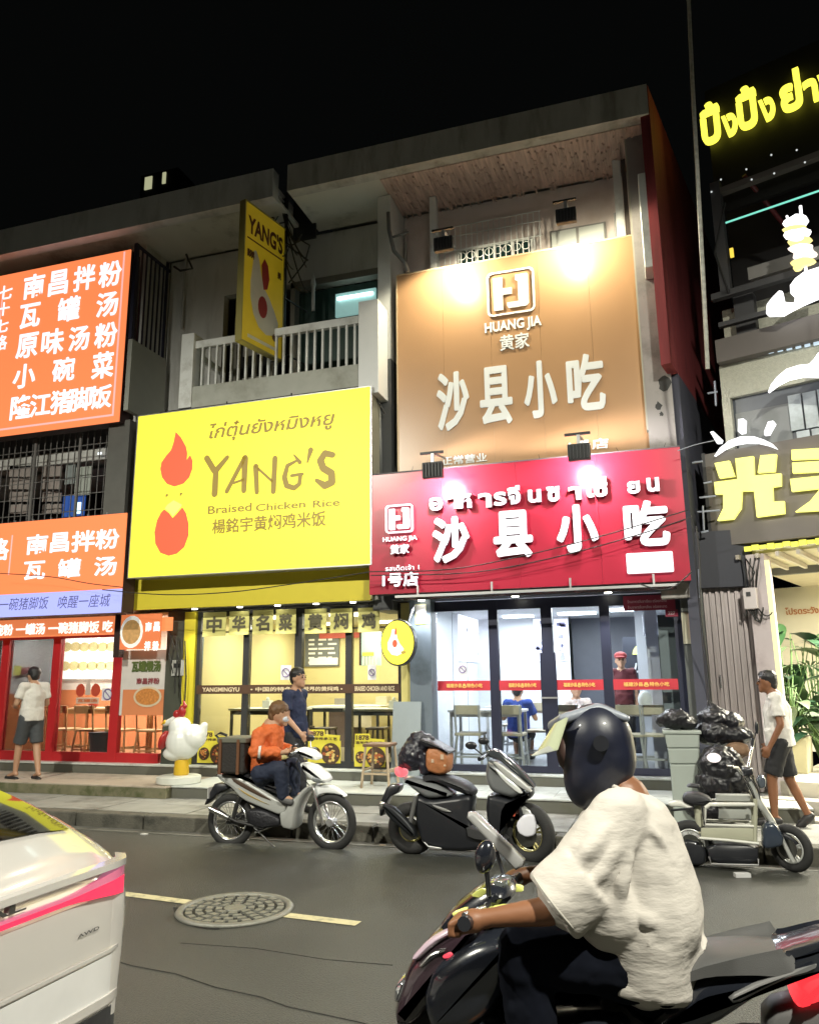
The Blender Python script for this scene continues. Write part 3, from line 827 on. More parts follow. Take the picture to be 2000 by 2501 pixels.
def logo(parent, y, cx, cz, s, m, depth=.02):
    """two bracket shapes inside a rounded square"""
    def rr(h, r, n=5):
        pts = []
        for (sx, sz, a0) in ((1, 1, 0), (-1, 1, 90), (-1, -1, 180), (1, -1, 270)):
            for k in range(n + 1):
                t = R(a0 + 90 * k / n)
                pts.append((cx + sx * (h - r) + r * math.cos(t), cz + sz * (h - r) + r * math.sin(t)))
        return pts
    A = rr(s, s * .22); B = rr(s * .92, s * .18); n = len(A)
    mb = MB(); vs = [(a, y, b) for a, b in A] + [(a, y, b) for a, b in B] + [(a, y + depth, b) for a, b in A] + [(a, y + depth, b) for a, b in B]
    f = []
    for i in range(n):
        j = (i + 1) % n
        f += [(i, j, n + j, n + i), (j, i, 2 * n + i, 2 * n + j), (n + i, n + j, 3 * n + j, 3 * n + i)]
    mb.add(vs, f); mb.build('logo_ring', m, parent)
    def P(l): return [(cx + a * s, cz + b * s) for a, b in l]
    MB().prism(P([(-.72, .72), (-.34, .72), (-.34, .2), (.05, .2), (.05, -.08), (-.34, -.08), (-.34, -.76), (-.72, -.76)]), y, y + depth).build('logo_shape', m, parent)
    MB().prism(P([(.22, .74), (.7, .74), (.74, .68), (.74, -.6), (.66, -.72), (-.1, -.72), (-.16, -.6), (-.16, -.46), (.32, -.46), (.32, .46), (.2, .5)]), y, y + depth).build('logo_shape', m, parent)
ca = px(*oz(728, 185), OL); logo(ob, OL - .02, ca[0], ca[1], .33, wl)

# floodlights
def flood(head, Y, tgt, arm_v, ybase, name_lbl, energy, col):
    """head pixel, its plane Y, lit point"""
    x, z = px(*head, Y)
    t = thing('floodlight', name_lbl, 'floodlight', (x, Y, z), 0, 'floodlights over the orange and red boards')
    MB().box(x - .13, x + .13, Y - .04, Y + .04, z - .11, z + .09).build('housing', blk, t, bevel=.012)
    for i in range(6):
        MB().box(x - .11 + i * .04, x - .10 + i * .04, Y - .065, Y - .042, z - .09, z + .07).build('fin', blk, t)
    MB().box(x - .16, x + .14, Y - .012, Y + .012, z + .2, z + .23).build('cross_arm', blk, t)
    MB().box(x - .02, x + .02, Y - .02, Y + .02, z + .09, z + .2).build('stem', alu, t)
    MB().cyl((x, Y, z + .21), (x, ybase, z + .3), .016, n=8).build('arm', alu, t)
    MB().box(x - .11, x + .11, Y + .042, Y + .048, z - .09, z + .07).build('lens', led('flood_lens', (1, .97, .9), 8), t)
    T = pv(*tgt, ybase)
    S0 = Vector((x + .03, Y + .16, z - .09))
    lamp('flood_lamp', 'SPOT', S0, energy, col, T + Vector((.02, 0, -.35)), .07, t, 176, .2)
flood((1083, 594), 9.25, (1150, 712), 0, OY, 'black floodlight over the left half of the orange billboard', 135, (1, .9, .66))
flood((1382, 525), 9.25, (1437, 662), 0, OY, 'black floodlight over the right half of the orange billboard', 135, (1, .9, .66))
# --- red sign
RY = 9.5
rs = thing('red_shop_sign', 'wide red shop sign with solid white 沙县小吃 characters and Thai lettering', 'shop sign', (-1.7, 9.5, 2.7))
x0, z1 = px(902, 1161, RY); _, z0 = px(907, 1452, RY); x1 = px(1662, 1084, RY)[0]; x1b = px(1684, 1408, RY)[0]
x1 = (x1 + x1b) / 2
redp = mat('red_board', (.38, .02, .045), .28, var=.06, scale=2)
for i in range(4):
    a = x0 + (x1 - x0) * i / 4; b_ = x0 + (x1 - x0) * (i + 1) / 4
    bx('board_panel', redp, rs, a + .001, b_ - .001, RY + random.uniform(0, .002), RY + .05, z0, z1)
bx('sign_box', blk, rs, x0, x1, RY + .052, RY + .35, z0 + .01, z1 - .01)
bx('top_edge', mat('dull_edge', (.12, .1, .11), .6), rs, x0, x1, RY - .01, RY + .05, z1, z1 + .015)
wlit = led('white_letter_light', (.96, .97, 1), 1.5)
lside = mat('letter_side', (.35, .12, .2), .5)
RL = RY - .07
def rz(x, y): return 880 + x / 2.052, 1050 + y / 2.052
def rchar(c, u0, v0, u1, v1, b=.03, m=wlit, d=.06, nm='character'):
    xa, zt_ = px(u0, v0, RL); xb, zb_ = px(u1, v1, RL)
    mb = MB(); put_text(mb, c, xa, xb, zb_, zt_, RL, depth=0, bold=b); o = mb.build(nm, m, rs)
    mb = MB(); put_text(mb, c, xa, xb, zb_, zt_, RL + .002, depth=d, bold=b); mb.build('character_side', lside, o)
for c, a, b_, c2, d2 in (('沙', 358, 440, 550, 660), ('县', 662, 410, 868, 635), ('小', 975, 380, 1200, 605), ('吃', 1312, 360, 1558, 575)):
    rchar(c, *rz(a, b_), *rz(c2, d2), b=.045)
# thai letters one by one, stepping up along the board
th = [('อ', 345, 340, 400), ('า', 430, 330, 392), ('ห', 490, 322, 388), ('า', 590, 318, 385), ('ร', 665, 312, 375), ('จี', 735, 280, 368), ('น', 838, 300, 360), ('ซ', 932, 285, 355), ('า', 1040, 285, 345), ('เซี่', 1130, 240, 330), ('ย', 1335, 258, 315), ('น', 1432, 240, 305)]
for c, a, t_, b_ in th:
    wdt = 80 if len(c) < 3 else 130
    rchar(c, *rz(a, t_), *rz(a + wdt * .85, b_), b=.04, nm='thai_letter')
mbx = px(*rz(1330, 618), RL); mby = px(*rz(1572, 708), RL)
MB().box(mbx[0], mby[0], RL, RL + .06, mby[1], mbx[1]).build('white_panel', wlit, rs, bevel=.015)
cl = px(*rz(192, 442), RL); logo(rs, RL, cl[0], cl[1], .185, wlit, .05)
rchar('HUANG JIA', *rz(112, 538), *rz(285, 556), b=.03, d=.01)
rchar('黄家', *rz(150, 575), *rz(245, 618), b=.03, d=.03)
rchar('รสเด็ดเจ้า 1', *rz(125, 680), *rz(295, 698), b=.01, d=.004)
rchar('1号店', *rz(110, 718), *rz(292, 780), b=.04, d=.03)
flood((1057, 1146), 8.95, (1112, 1186), 0, RY, 'dark floodlight over the left part of the red sign', 105, (1, .93, .92))
flood((1414, 1102), 8.95, (1442, 1142), 0, RY, 'dark floodlight over the right part of the red sign', 105, (1, .93, .92))
# barbed fringe along the billboard foot
sp = MB(); random.seed(5)
for i in range(16):
    u = 985 + i * 42
    xx = x0 + .05 + (x1 - x0) * i / 16
    sp.cyl((xx, RY + .15, z1 + .01), (xx + random.uniform(-.05, .05), RY + .15, z1 + random.uniform(.05, .12)), .006, .002, n=5)
sp.build('bird_spikes', blk, rs, kind='stuff')
# awning rail beneath the red sign
aw = thing('awning_rail', 'folded steel awning rail with glinting lamps under the red sign', 'awning', (-1.7, 9.6, 2.5))
zA = px(970, 1455, 9.45)[1]
bx('rail', alu, aw, -3.2, .2, 9.4, 9.44, 2.6, 2.63)
bx('rail', steel, aw, -3.2, .2, 9.75, 9.79, 2.60, 2.63)
bx('canopy_board', mat('canopy_dark', (.05, .055, .08), .5), aw, -3.4, .3, 9.8, 10.14, 2.62, 2.68)
for i in range(4):
    xx = -2.9 + i * .95
    bx('hanger', alu, aw, xx - .012, xx + .012, 9.41, 9.43, 2.6, 2.75)
for xx in (-3.0, -1.75, -.6):
    MB().cyl((xx, 9.9, 2.60), (xx, 9.9, 2.622), .045, n=14).build('downlight', spot_m, aw)
    lamp('downlight_lamp', 'SPOT', (xx, 9.82, 2.58), 75, (.9, .95, 1), (xx, 9.3, 0), .04, aw, 130, .6)
# --- orange signs, left
oc = led('orange_light', (1, .25, .085), 1.08)
whl = led('white_print_light', (.95, .85, .95), 1.35)
pk = led('pink_line_light', (1, .45, .42), 1.1)
s1 = thing('orange_menu_sign', 'tall glowing orange sign listing five rows of white dishes', 'shop sign', (-9.5, 9.6, 5.5))
GY = 9.6
xr, zt_ = px(319, 608, GY); xr2, zb_ = px(290, 1028, GY); xr = (xr + xr2) / 2
bx('sign_face', oc, s1, -13.5, xr, GY, GY + .02, zb_, zt_)
bx('sign_box', mat('sign_dark', (.06, .03, .03), .6), s1, -13.5, xr - .002, GY + .022, GY + .25, zb_ + .003, zt_ - .003)
bx('border_line', pk, s1, -13.5, xr - .10, GY - .006, GY - .001, zb_ + .1, zb_ + .13)
bx('border_line', pk, s1, xr - .13, xr - .10, GY - .006, GY - .001, zb_ + .13, zt_ - .02)
xl = px(46, 800, GY)[0]
bx('divider_line', pk, s1, -10.32, -10.30, GY - .006, GY - .001, zb_ + .35, zt_ - .35)
def gz(x, y): return x / 3.448, 550 + y / 3.448
def gchar(c, a, b_, c2, d2, y=GY, conv=gz, par=s1, b=.03):
    xa, zt = px(*conv(a, b_), y - .006); xb, zb = px(*conv(c2, d2), y - .006)
    mb = MB(); put_text(mb, c, xa, xb, zb, zt, y - .006, bold=b); mb.build('character', whl, par)
for c, a, b_, c2, d2 in (('南', 208, 425, 365, 595), ('昌', 420, 390, 565, 570), ('拌', 628, 350, 795, 528), ('粉', 840, 318, 1018, 495),
                        ('瓦', 175, 672, 330, 845), ('罐', 495, 615, 665, 790), ('汤', 820, 575, 988, 750),
                        ('原', 148, 922, 310, 1100), ('味', 360, 885, 530, 1070), ('汤', 588, 860, 745, 1040), ('粉', 805, 832, 982, 1010),
                        ('小', 120, 1180, 290, 1355), ('碗', 450, 1125, 622, 1300), ('菜', 782, 1078, 950, 1275),
                        ('隆', 98, 1440, 258, 1620), ('江', 262, 1425, 420, 1595), ('猪', 435, 1395, 595, 1575), ('脚', 592, 1375, 768, 1550), ('饭', 765, 1355, 935, 1530)):
    gchar(c, a, b_, c2, d2)
for c, a, b_, c2, d2 in (('七', -5, 515, 98, 610), ('十', -15, 655, 75, 750), ('七', -30, 800, 65, 890), ('路', -55, 935, 55, 1040)):
    gchar(c, a, b_, c2, d2, b=.02)
s2 = thing('orange_shop_sign', 'low orange shop sign with pale blue strip over the red framed shop', 'shop sign', (-9.5, 9.5, 2.6))
GY2 = 9.45
xr, zt_ = px(309, 1252, GY2); xr2, zb_ = px(294, 1495, GY2); xr = (xr + xr2) / 2; zm = px(296, 1437, GY2)[1]
bx('sign_face', oc, s2, -13, xr, GY2, GY2 + .02, zm, zt_)
bx('blue_strip', led('blue_strip_light', (.42, .46, 1), 1.05), s2, -13, xr, GY2 - .001, GY2 + .02, zb_, zm - .001)
bx('sign_box', MATS['sign_dark'], s2, -13, xr - .002, GY2 + .022, GY2 + .3, zb_ + .003, zt_ - .003)
bx('divider_line', pk, s2, -9.46, -9.44, GY2 - .006, GY2 - .001, zm + .3, zt_ - .2)
def hz(x, y): return x / 2.994, 1200 + y / 2.994
for c, a, b_, c2, d2 in (('南', 200, 320, 342, 455), ('昌', 375, 305, 500, 440), ('拌', 530, 292, 690, 435), ('粉', 705, 280, 868, 415), ('瓦', 180, 515, 325, 640), ('罐', 430, 495, 585, 625), ('汤', 695, 480, 848, 612), ('路', -90, 350, 60, 500)):
    gchar(c, a, b_, c2, d2, GY2, hz, s2)
ink = led('blue_ink', (.08, .08, .2), 1)
mb = MB(); xa, zt = px(*hz(0, 798), GY2 - .006); xb, zb = px(*hz(352, 848), GY2 - .006); put_text(mb, '一碗猪脚饭', xa, xb, zb - .02, zt + .03, GY2 - .006, bold=.0, shear=.15); mb.build('brush_writing', ink, s2)
mb = MB(); xa, zt = px(*hz(425, 780), GY2 - .006); xb, zb = px(*hz(805, 830), GY2 - .006); put_text(mb, '唤醒一座城', xa, xb, zb - .02, zt + .03, GY2 - .006, bold=.0, shear=.15); mb.build('brush_writing', ink, s2)
# small rail lights on top of the lower sign
for i in range(11):
    xx = xr - .35 - i * .34
    bx('clip', alu, s2, xx - .012, xx + .012, GY2, GY2 + .02, zt_, zt_ + .03)
# ================================================================== furniture prototypes
wood = mat('light_wood', (.45, .27, .12), .5, var=.2, scale=12, stretch=(1, 1, 6))
wood_p = mat('pale_wood', (.5, .44, .34), .5, var=.15, scale=12)
topw = mat('table_top_white', (.7, .7, .66), .35, var=.04)
def make_table(lbl, loc, w, d, h, mt, ml, grp=None):
    x, y, z = loc
    t = thing('dining_table', lbl, 'table', loc, 0, grp)
    bx('table_top', mt, t, x - w / 2, x + w / 2, y - d / 2, y + d / 2, z + h - .03, z + h)
    for sx in (-1, 1):
        for sy in (-1, 1):
            cx = x + sx * (w / 2 - .04); cy = y + sy * (d / 2 - .04)
            bx('leg', ml, t, cx - .018, cx + .018, cy - .018, cy + .018, z, z + h - .03)
    bx('apron', ml, t, x - w / 2 + .05, x + w / 2 - .05, y - d / 2 + .03, y - d / 2 + .05, z + h - .09, z + h - .03)
    return t
def make_stool(lbl, loc, w, h, mt, ml, back=False, grp=None, name='stool', rz=0):
    t = thing(name, lbl, 'chair' if back else 'stool', loc, rz, grp)
    b = lambda nm, m, *a: MB().box(*a).build(nm, m, t, local=True)
    MB().box(-w / 2, w / 2, -w / 2, w / 2, h - .035, h).build('seat', mt, t, local=True, bevel=.008)
    for sx in (-1, 1):
        for sy in (-1, 1):
            MB().cyl((sx * (w / 2 + .01), sy * (w / 2 + .01), 0), (sx * (w / 2 - .03), sy * (w / 2 - .03), h - .03), .017, n=8).build('leg', ml, t, local=True)
    for s in (-1, 1):
        MB().box(-w / 2, w / 2, s * (w / 2 - .01) - .01, s * (w / 2 - .01) + .01, h * .3, h * .3 + .025).build('stretcher', ml, t, local=True)
        MB().box(s * (w / 2 - .01) - .01, s * (w / 2 - .01) + .01, -w / 2, w / 2, h * .38, h * .38 + .025).build('stretcher', ml, t, local=True)
    if back:
        for s in (-1, 1):
            MB().cyl((s * (w / 2 - .02), w / 2 - .02, h - .02), (s * (w / 2 - .02), w / 2 + .03, h + .36), .014, n=8).build('back_post', ml, t, local=True)
        MB().box(-w / 2, w / 2, w / 2, w / 2 + .025, h + .24, h + .36).build('backrest', mt, t, local=True, bevel=.006)
    return t
def ceiling_light(t, x, y, z, w, d, e, col, es=6, nm='ceiling_panel'):
    bx(nm, led('panel_' + nm + str(es) + str(col[0]), col, es), t, x - w / 2, x + w / 2, y - d / 2, y + d / 2, z - .03, z)
    l = lamp('room_light', 'AREA', (x, y, z - .06), e, col, (x, y, 0), max(w, d), t)
FL = .43
# ================================================================== yellow chicken rice shop
ycr = mat('cream_yellow_wall', (.60, .52, .27), .7, var=.05, scale=1.5)
yshop = thing('chicken_rice_shop', 'chicken rice shop interior with cream walls, menu boards and bright ceiling panels', 'shop interior', (-5, 11.5, FL))
bx('floor', mat('shop_floor', (.32, .28, .2), .3, var=.1), yshop, -6.7, -3.42, 10.26, 14, FL - .02, FL)
bx('ceiling', mat('shop_ceiling', (.6, .55, .4), .7), yshop, -6.7, -3.42, 10.26, 14, 2.58, 2.62)
bx('rear_wall', ycr, yshop, -6.7, -3.42, 13.9, 14, FL, 2.58)
bx('side_wall', ycr, yshop, -6.74, -6.7, 10.26, 14, FL, 2.58)
bx('side_wall', ycr, yshop, -3.42, -3.38, 10.26, 14, FL, 2.58)
for (x, y) in ((-5.9, 11.2), (-4.5, 11.2), (-5.9, 12.9), (-4.5, 12.9)):
    ceiling_light(yshop, x, y, 2.575, .7, .2, 38, (1, .93, .7), 7)
def yz(x, y): return 460 + x / 2.972, 1440 + y / 2.972
def flatpost(name, m, parent, conv, x0, y0, x1, y1, Y, th=.01):
    a, zt = px(*conv(x0, y0), Y); b, zb = px(*conv(x1, y1), Y)
    return MB().box(a, b, Y, Y + th, zb, zt).build(name, m, parent), (a, b, zb, zt)
mg = mat('menu_grey', (.14, .15, .16), .5)
mw = mat('menu_print', (.75, .72, .66), .5, emit=(.8, .78, .7), es=.25)
for (a, b, c, d) in ((448, 318, 606, 552), (848, 312, 1092, 556)):
    bd_, r = flatpost('menu_board', mg, yshop, yz, a, b, c, d, 13.86)
    for k in range(3):
        for l in range(6):
            xx = r[0] + .08 + k * (r[1] - r[0] - .1) / 3; zz_ = r[3] - .16 - l * .085
            MB().box(xx, xx + random.uniform(.08, .2), 13.853, 13.858, zz_, zz_ + .035).build('menu_line', mw, bd_)
    MB().box(r[0] + .1, r[1] - .02, 13.85, 13.857, r[2] + .03, r[2] + .16).build('menu_strip', mw, bd_)
flatpost('picture_board', mat('picture_cream', (.72, .62, .36), .6, var=.35, scale=3), yshop, yz, 650, 318, 785, 552, 13.84)
flatpost('red_ribbon', mat('red_ribbon', (.6, .12, .1), .6), yshop, yz, 950, 318, 1300, 346, 13.82)
pc, r = flatpost('wall_poster', mat('poster_blue', (.42, .6, .62), .6), yshop, yz, 1255, 310, 1400, 550, 13.0)
flatpost('poster_edge', mat('poster_dark', (.05, .03, .03), .6), yshop, yz, 1240, 312, 1256, 550, 13.0)
for k in range(5): flatpost('poster_bottle', mat('poster_white', (.75, .76, .7), .6), yshop, yz, 1265 + k * 22, 485, 1279 + k * 22, 545, 12.98)
flatpost('poster_band', mat('poster_lime', (.55, .65, .1), .6), yshop, yz, 1262, 455, 1345, 480, 12.98)
flatpost('counter', mat('counter_dark', (.10, .07, .07), .5), yshop, yz, 1020, 855, 1200, 1190, 13.2, .4)
flatpost('counter_top', topw, yshop, yz, 1015, 838, 1475, 856, 13.15, .5)
flatpost('counter_box', mat('counter_cream', (.55, .5, .4), .5), yshop, yz, 1200, 856, 1330, 1000, 13.2, .4)
flatpost('wall_fan', mat('counter_grey', (.3, .28, .25), .5), yshop, yz, 1060, 790, 1150, 835, 13.3, .2)
flatpost('rice_cooker', mat('counter_cream2', (.6, .56, .45), .4), yshop, yz, 1360, 778, 1440, 828, 13.3, .2)
# glass front: frames, panes, stickers
yf = thing('yellow_shopfront', 'black framed glass front with yellow door posts and hanging character cards', 'shopfront', (-5, 10.2, FL))
GYF = 10.2
def vx(u, v, Y=GYF): return px(u, v, Y)[0]
frx = [vx(484, 1680), vx(601, 1680), vx(730, 1650), vx(853, 1680), vx(980, 1680)]
for i, xx in enumerate(frx):
    wd = .03 if i in (0, 4) else (.055 if i == 2 else .045)
    bx('mullion', blk, yf, xx - wd, xx + wd, GYF - .04, GYF + .05, FL, 2.60)
bx('bottom_rail', blk, yf, frx[0], frx[4], GYF - .035, GYF + .045, FL, FL + .085)
bx('top_rail', blk, yf, frx[0], frx[4], GYF - .035, GYF + .045, 2.52, 2.60)
bx('top_rail', blk, yf, frx[0], frx[4], GYF - .03, GYF + .04, 2.28, 2.30)
for i in range(4):
    bx('glass_pane', gl, yf, frx[i] + .05, frx[i + 1] - .05, GYF, GYF + .008, FL + .085, 2.52)
bx('door_post', ybrt, yf, frx[0] - .22, frx[0] - .03, GYF - .09, GYF + .05, FL, 2.6)
bx('door_post', mat('cream_post', (.62, .55, .2), .6), yf, frx[4] + .03, frx[4] + .20, GYF - .09, GYF + .05, .95, 2.6)
brn = mat('sticker_brown', (.07, .035, .02), .5)
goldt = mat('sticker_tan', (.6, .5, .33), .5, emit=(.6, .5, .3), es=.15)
stk = GYF - .045
for i, s in enumerate(('YANGMINGYU', '• 中国的特色', '世界的黄焖鸡 •', 'BRAISED CHICKEN AND RICE')):
    a = frx[i]; b = frx[i + 1]
    zt = px(700, 1672, stk)[1]; zb = px(700, 1694, stk)[1]
    st = MB().box(a, b, stk, stk + .004, zb, zt).build('sticker_band', brn, yf)
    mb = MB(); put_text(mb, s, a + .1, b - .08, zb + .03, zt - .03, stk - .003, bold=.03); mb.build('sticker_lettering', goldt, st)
# hanging cards
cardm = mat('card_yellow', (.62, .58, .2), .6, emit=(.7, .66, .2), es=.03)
cards = [('中', 110, 172, 268, 335), ('华', 300, 165, 437, 325), ('名', 470, 155, 612, 322), ('菜', 636, 150, 778, 318), ('黄', 846, 148, 1000, 315), ('焖', 1030, 145, 1188, 310), ('鸡', 1233, 140, 1387, 305)]
for c, a, b, c2, d2 in cards:
    ordn = ['first', 'second', 'third', 'fourth', 'fifth', 'sixth', 'last'][[k[0] for k in cards].index(c)]
    kk = thing('hanging_card', ordn + ' yellow character card from the left in the row hung over the yellow shop windows', 'sign card', (px(*yz(a, d2), 10.1)[0], 10.1, 2.2), 0, 'hanging character cards')
    o, r = flatpost('card', cardm, kk, yz, a, b - 6, c2, d2, 10.09)
    cx = (r[0] + r[1]) / 2; w2 = (r[1] - r[0]) * .34; h2 = (r[3] - r[2]) * .34; cz = (r[2] + r[3]) / 2 - .01
    mb = MB(); put_text(mb, c, cx - w2, cx + w2, cz - h2, cz + h2, 10.085, bold=.045); mb.build('character', mat('card_ink', (.10, .09, .05), .6), kk)
    MB().cyl((cx, 10.095, r[3]), (cx, 10.095, 2.62), .004, n=5).build('string', cablem, kk)
# no smoking stickers
def nosmoke(par, conv, x0, y0, x1, y1, Y):
    o, r = flatpost('notice_sticker', mat('sticker_white', (.7, .7, .72), .6), par, conv, x0, y0, x1, y1, Y, .003)
    cx = (r[0] + r[1]) / 2; cz = (r[2] + r[3]) / 2; s = (r[1] - r[0]) * .36
    MB().torus((cx, Y - .004, cz), s, s * .14, 'y', 18, 4).build('ring', mat('notice_ink', (.2, .15, .3), .6), o)
    MB().cyl((cx - s * .7, Y - .004, cz + s * .7), (cx + s * .7, Y - .004, cz - s * .7), s * .12, n=5).build('slash', MATS['notice_ink'], o)
nosmoke(yf, yz, 672, 550, 745, 655, stk); nosmoke(yf, yz, 1302, 545, 1362, 655, stk)
# 1878 posters with bowls
def bowl_disc(par, x, z, r, Y, m1=None, seedk=1):
    random.seed(seedk)
    rim = MB(); n = 20
    rim.add([(x + r * math.cos(2 * PI * k / n), Y, z + r * math.sin(2 * PI * k / n)) for k in range(n)], [tuple(range(n))])
    o = rim.build('bowl_picture', mat('bowl_brown', (.06, .03, .015), .5), par)
    food = MB()
    for k in range(26):
        t = random.uniform(0, 2 * PI); q = random.uniform(0, r * .78); s = random.uniform(.1, .2) * r
        food.m = random.randrange(3)
        food.add([(x + q * math.cos(t) + s * math.cos(2 * PI * j / 6), Y - .001 - k * .0001, z + q * math.sin(t) * .95 + s * .8 * math.sin(2 * PI * j / 6)) for j in range(6)], [tuple(range(6))])
    food.build('food_picture', [mat('food_a', (.5, .22, .05), .5), mat('food_b', (.35, .09, .03), .5), mat('food_c', (.6, .45, .15), .5)], o, kind='stuff')
    return o
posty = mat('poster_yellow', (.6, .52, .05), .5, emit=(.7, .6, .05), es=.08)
for (a, b_, c2, d2, k) in ((70, 1010, 285, 1262, 1), (870, 1000, 1105, 1262, 2), (1205, 1030, 1430, 1290, 3)):
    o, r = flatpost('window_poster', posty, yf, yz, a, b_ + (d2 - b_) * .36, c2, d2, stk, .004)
    w_ = r[1] - r[0]; h_ = r[3] - r[2]
    pa = [(r[0] + w_ * .02, r[3]), (r[0] + w_ * .02, r[3] + h_ * .48), (r[0] + w_ * .5, r[3] + h_ * .5), (r[0] + w_ * .52, r[3] + h_ * .28), (r[0] + w_ * .98, r[3] + h_ * .24), (r[0] + w_ * .96, r[3])]
    MB().prism(pa, stk, stk + .004).build('poster_flag', posty, o)
    mb = MB(); put_text(mb, '1878', r[0] + w_ * .06, r[0] + w_ * .48, r[3] + h_ * .2, r[3] + h_ * .42, stk - .004, bold=.04); mb.build('poster_lettering', brn, o)
    mb = MB(); put_text(mb, '百年传承工艺', r[0] + w_ * .05, r[0] + w_ * .9, r[3] + h_ * .02, r[3] + h_ * .15, stk - .004, bold=.03); mb.build('poster_lettering', brn, o)
    bowl_disc(o, r[0] + w_ * .7, r[2] + h_ * .42, min(w_ * .32, h_ * .48), stk - .004, seedk=k)
    bowl_disc(o, r[0] + w_ * .22, r[2] + h_ * .42, w_ * .18, stk - .004, seedk=k + 9)
# inside furniture
make_table('white topped table behind the left glass of the yellow shop', (-5.75, 11.0, FL), 1.1, .6, .75, topw, mat('leg_black', (.03, .03, .03), .5))
make_table('white topped table in the middle of the yellow shop', (-4.85, 12.0, FL), 1.2, .6, .75, topw, MATS['leg_black'])
make_table('white topped table nearest the right glass pane of the yellow shop', (-3.95, 10.9, FL), .9, .6, .75, topw, MATS['leg_black'])
st0 = make_stool('dark stool beside the left table inside the yellow shop', (-5.5, 11.6, FL), .3, .45, mat('stool_dark', (.06, .045, .04), .5), mat('stool_leg_d', (.08, .06, .05), .5))
dup(st0, (-5.0, 11.35, FL), label='dark stool between the two tables inside the yellow shop')
dup(st0, (-4.2, 11.5, FL), label='dark stool behind the right table inside the yellow shop')
def tissue_box(x, y, z, lbl):
    t = thing('tissue_box', lbl, 'tissue box', (x, y, z))
    bx('box', mat('box_white', (.65, .65, .6), .6), t, x - .06, x + .06, y - .06, y + .06, z, z + .11)
    MB().ell((x, y, z + .13), (.03, .03, .03), 8, 5).build('tissue', MATS['box_white'], t, smooth=True)
tissue_box(-5.8, 11.0, FL + .75, 'white tissue box on the left table of the yellow shop')
tissue_box(-3.75, 10.95, FL + .75, 'white tissue box on the right table of the yellow shop')
# outside stool with boxes
make_stool('square wooden stool standing outside at the right end of the yellow shop', (px(925, 1905, 9.5)[0], 9.55, .29), .34, .52, mat('worn_brown_wood', (.16, .09, .05), .6, var=.3), mat('worn_wood_leg', (.42, .33, .22), .6, var=.2), name='wooden_stool')
# leaning grey board
gb = MB(); a = px(972, 1850, 9.7)
gb.box(-.19, .19, -.012, .012, 0, 1.02)
ob_ = gb.build('leaning_board', mat('grey_leaning_board', (.25, .29, .3), .5, var=.08), None, label='plain grey board leaning on the pillar between the two shops', cat='board')
ob_.location = (px(985, 1850, 9.75)[0], 9.8, .29); ob_.rotation_euler = (R(-8), 0, 0)
# round lit sign
cx, cz = px(971, 1569, 9.55)
rsn = thing('round_lit_sign', 'round glowing yellow sign with a small white hen projecting beside the yellow shop', 'round sign', (cx, 9.55, cz))
rf = Frame(cx, 9.55, 0)
RS = .275
def ring_m(r0, r1, y0, y1, m, nm):
    prof = MB(); n = 32
    vs = []
    for k in range(n):
        t = 2 * PI * k / n; vs.append((cx + r0 * .78 * math.cos(t), y0, cz + r0 * math.sin(t)))
    for k in range(n):
        t = 2 * PI * k / n; vs.append((cx + r1 * .78 * math.cos(t), y1, cz + r1 * math.sin(t)))
    fs = [(k, (k + 1) % n, n + (k + 1) % n, n + k) for k in range(n)] + [tuple(range(n - 1, -1, -1)), tuple(range(n, 2 * n))]
    prof.add(vs, fs); return prof.build(nm, m, rsn)
ring_m(RS + .02, RS + .02, 9.552, 9.66, blk, 'drum'); ring_m(RS, RS, 9.54, 9.552, led('disc_light', (1, .9, .06), 1.6), 'lit_face')
def rblob(nm, pts, m, y=9.536):
    MB().add([(cx + a * RS * .78, y, cz + b * RS) for a, b in pts], [tuple(range(len(pts)))]).build(nm, m, rsn)
rblob('hen_shape', [(-.2, .62), (-.05, .5), (0, .2), (.15, -.05), (.4, -.3), (.3, -.5), (0, -.6), (-.35, -.55), (-.6, -.3), (-.6, .0), (-.4, .3), (-.32, .6)], led('hen_white', (1, 1, .9), 1.4))
rblob('hen_spot', [(-.1 + .16 * math.cos(t * PI / 6) - .05, -.05 + .18 * math.sin(t * PI / 6)) for t in range(12)], redl, 9.533)
rblob('comb', [(-.16, .35), (-.04, .35), (.0, .5), (-.08, .75), (-.16, .5)], redl, 9.533)
rblob('foot', [(.2, -.42), (.5, -.38), (.55, -.5), (.3, -.55)], led('foot_brown', (.5, .35, .05), 1), 9.533)
MB().cyl((cx + .1, 9.62, cz + .2), (cx + .12, 9.9, cz + .5), .015, n=6).build('bracket', blk, rsn)
# grey pillar between shops, little yellow sticker
pil = thing('shop_pillar', 'dark blue grey pillar between the yellow shop and the noodle shop', 'pillar', (-3.3, 10, .29))
xa = vx(1003, 1700, 10.0); xb = vx(1056, 1700, 10.0)
bx('pillar_shaft', mat('blue_grey', (.13, .16, .19), .55, var=.12, scale=3, dirt=(.08, .1, .11)), pil, xa, xb, 9.98, 10.22, .29, 2.62)
flatpost('sticker', mat('lime_sticker', (.55, .55, .12), .6), pil, lambda x, y: (x, y), 1014, 1476, 1041, 1524, 9.972, .004)
flatpost('sticker_white_part', MATS['sticker_white'], pil, lambda x, y: (x, y), 1015, 1477, 1040, 1498, 9.969, .002)

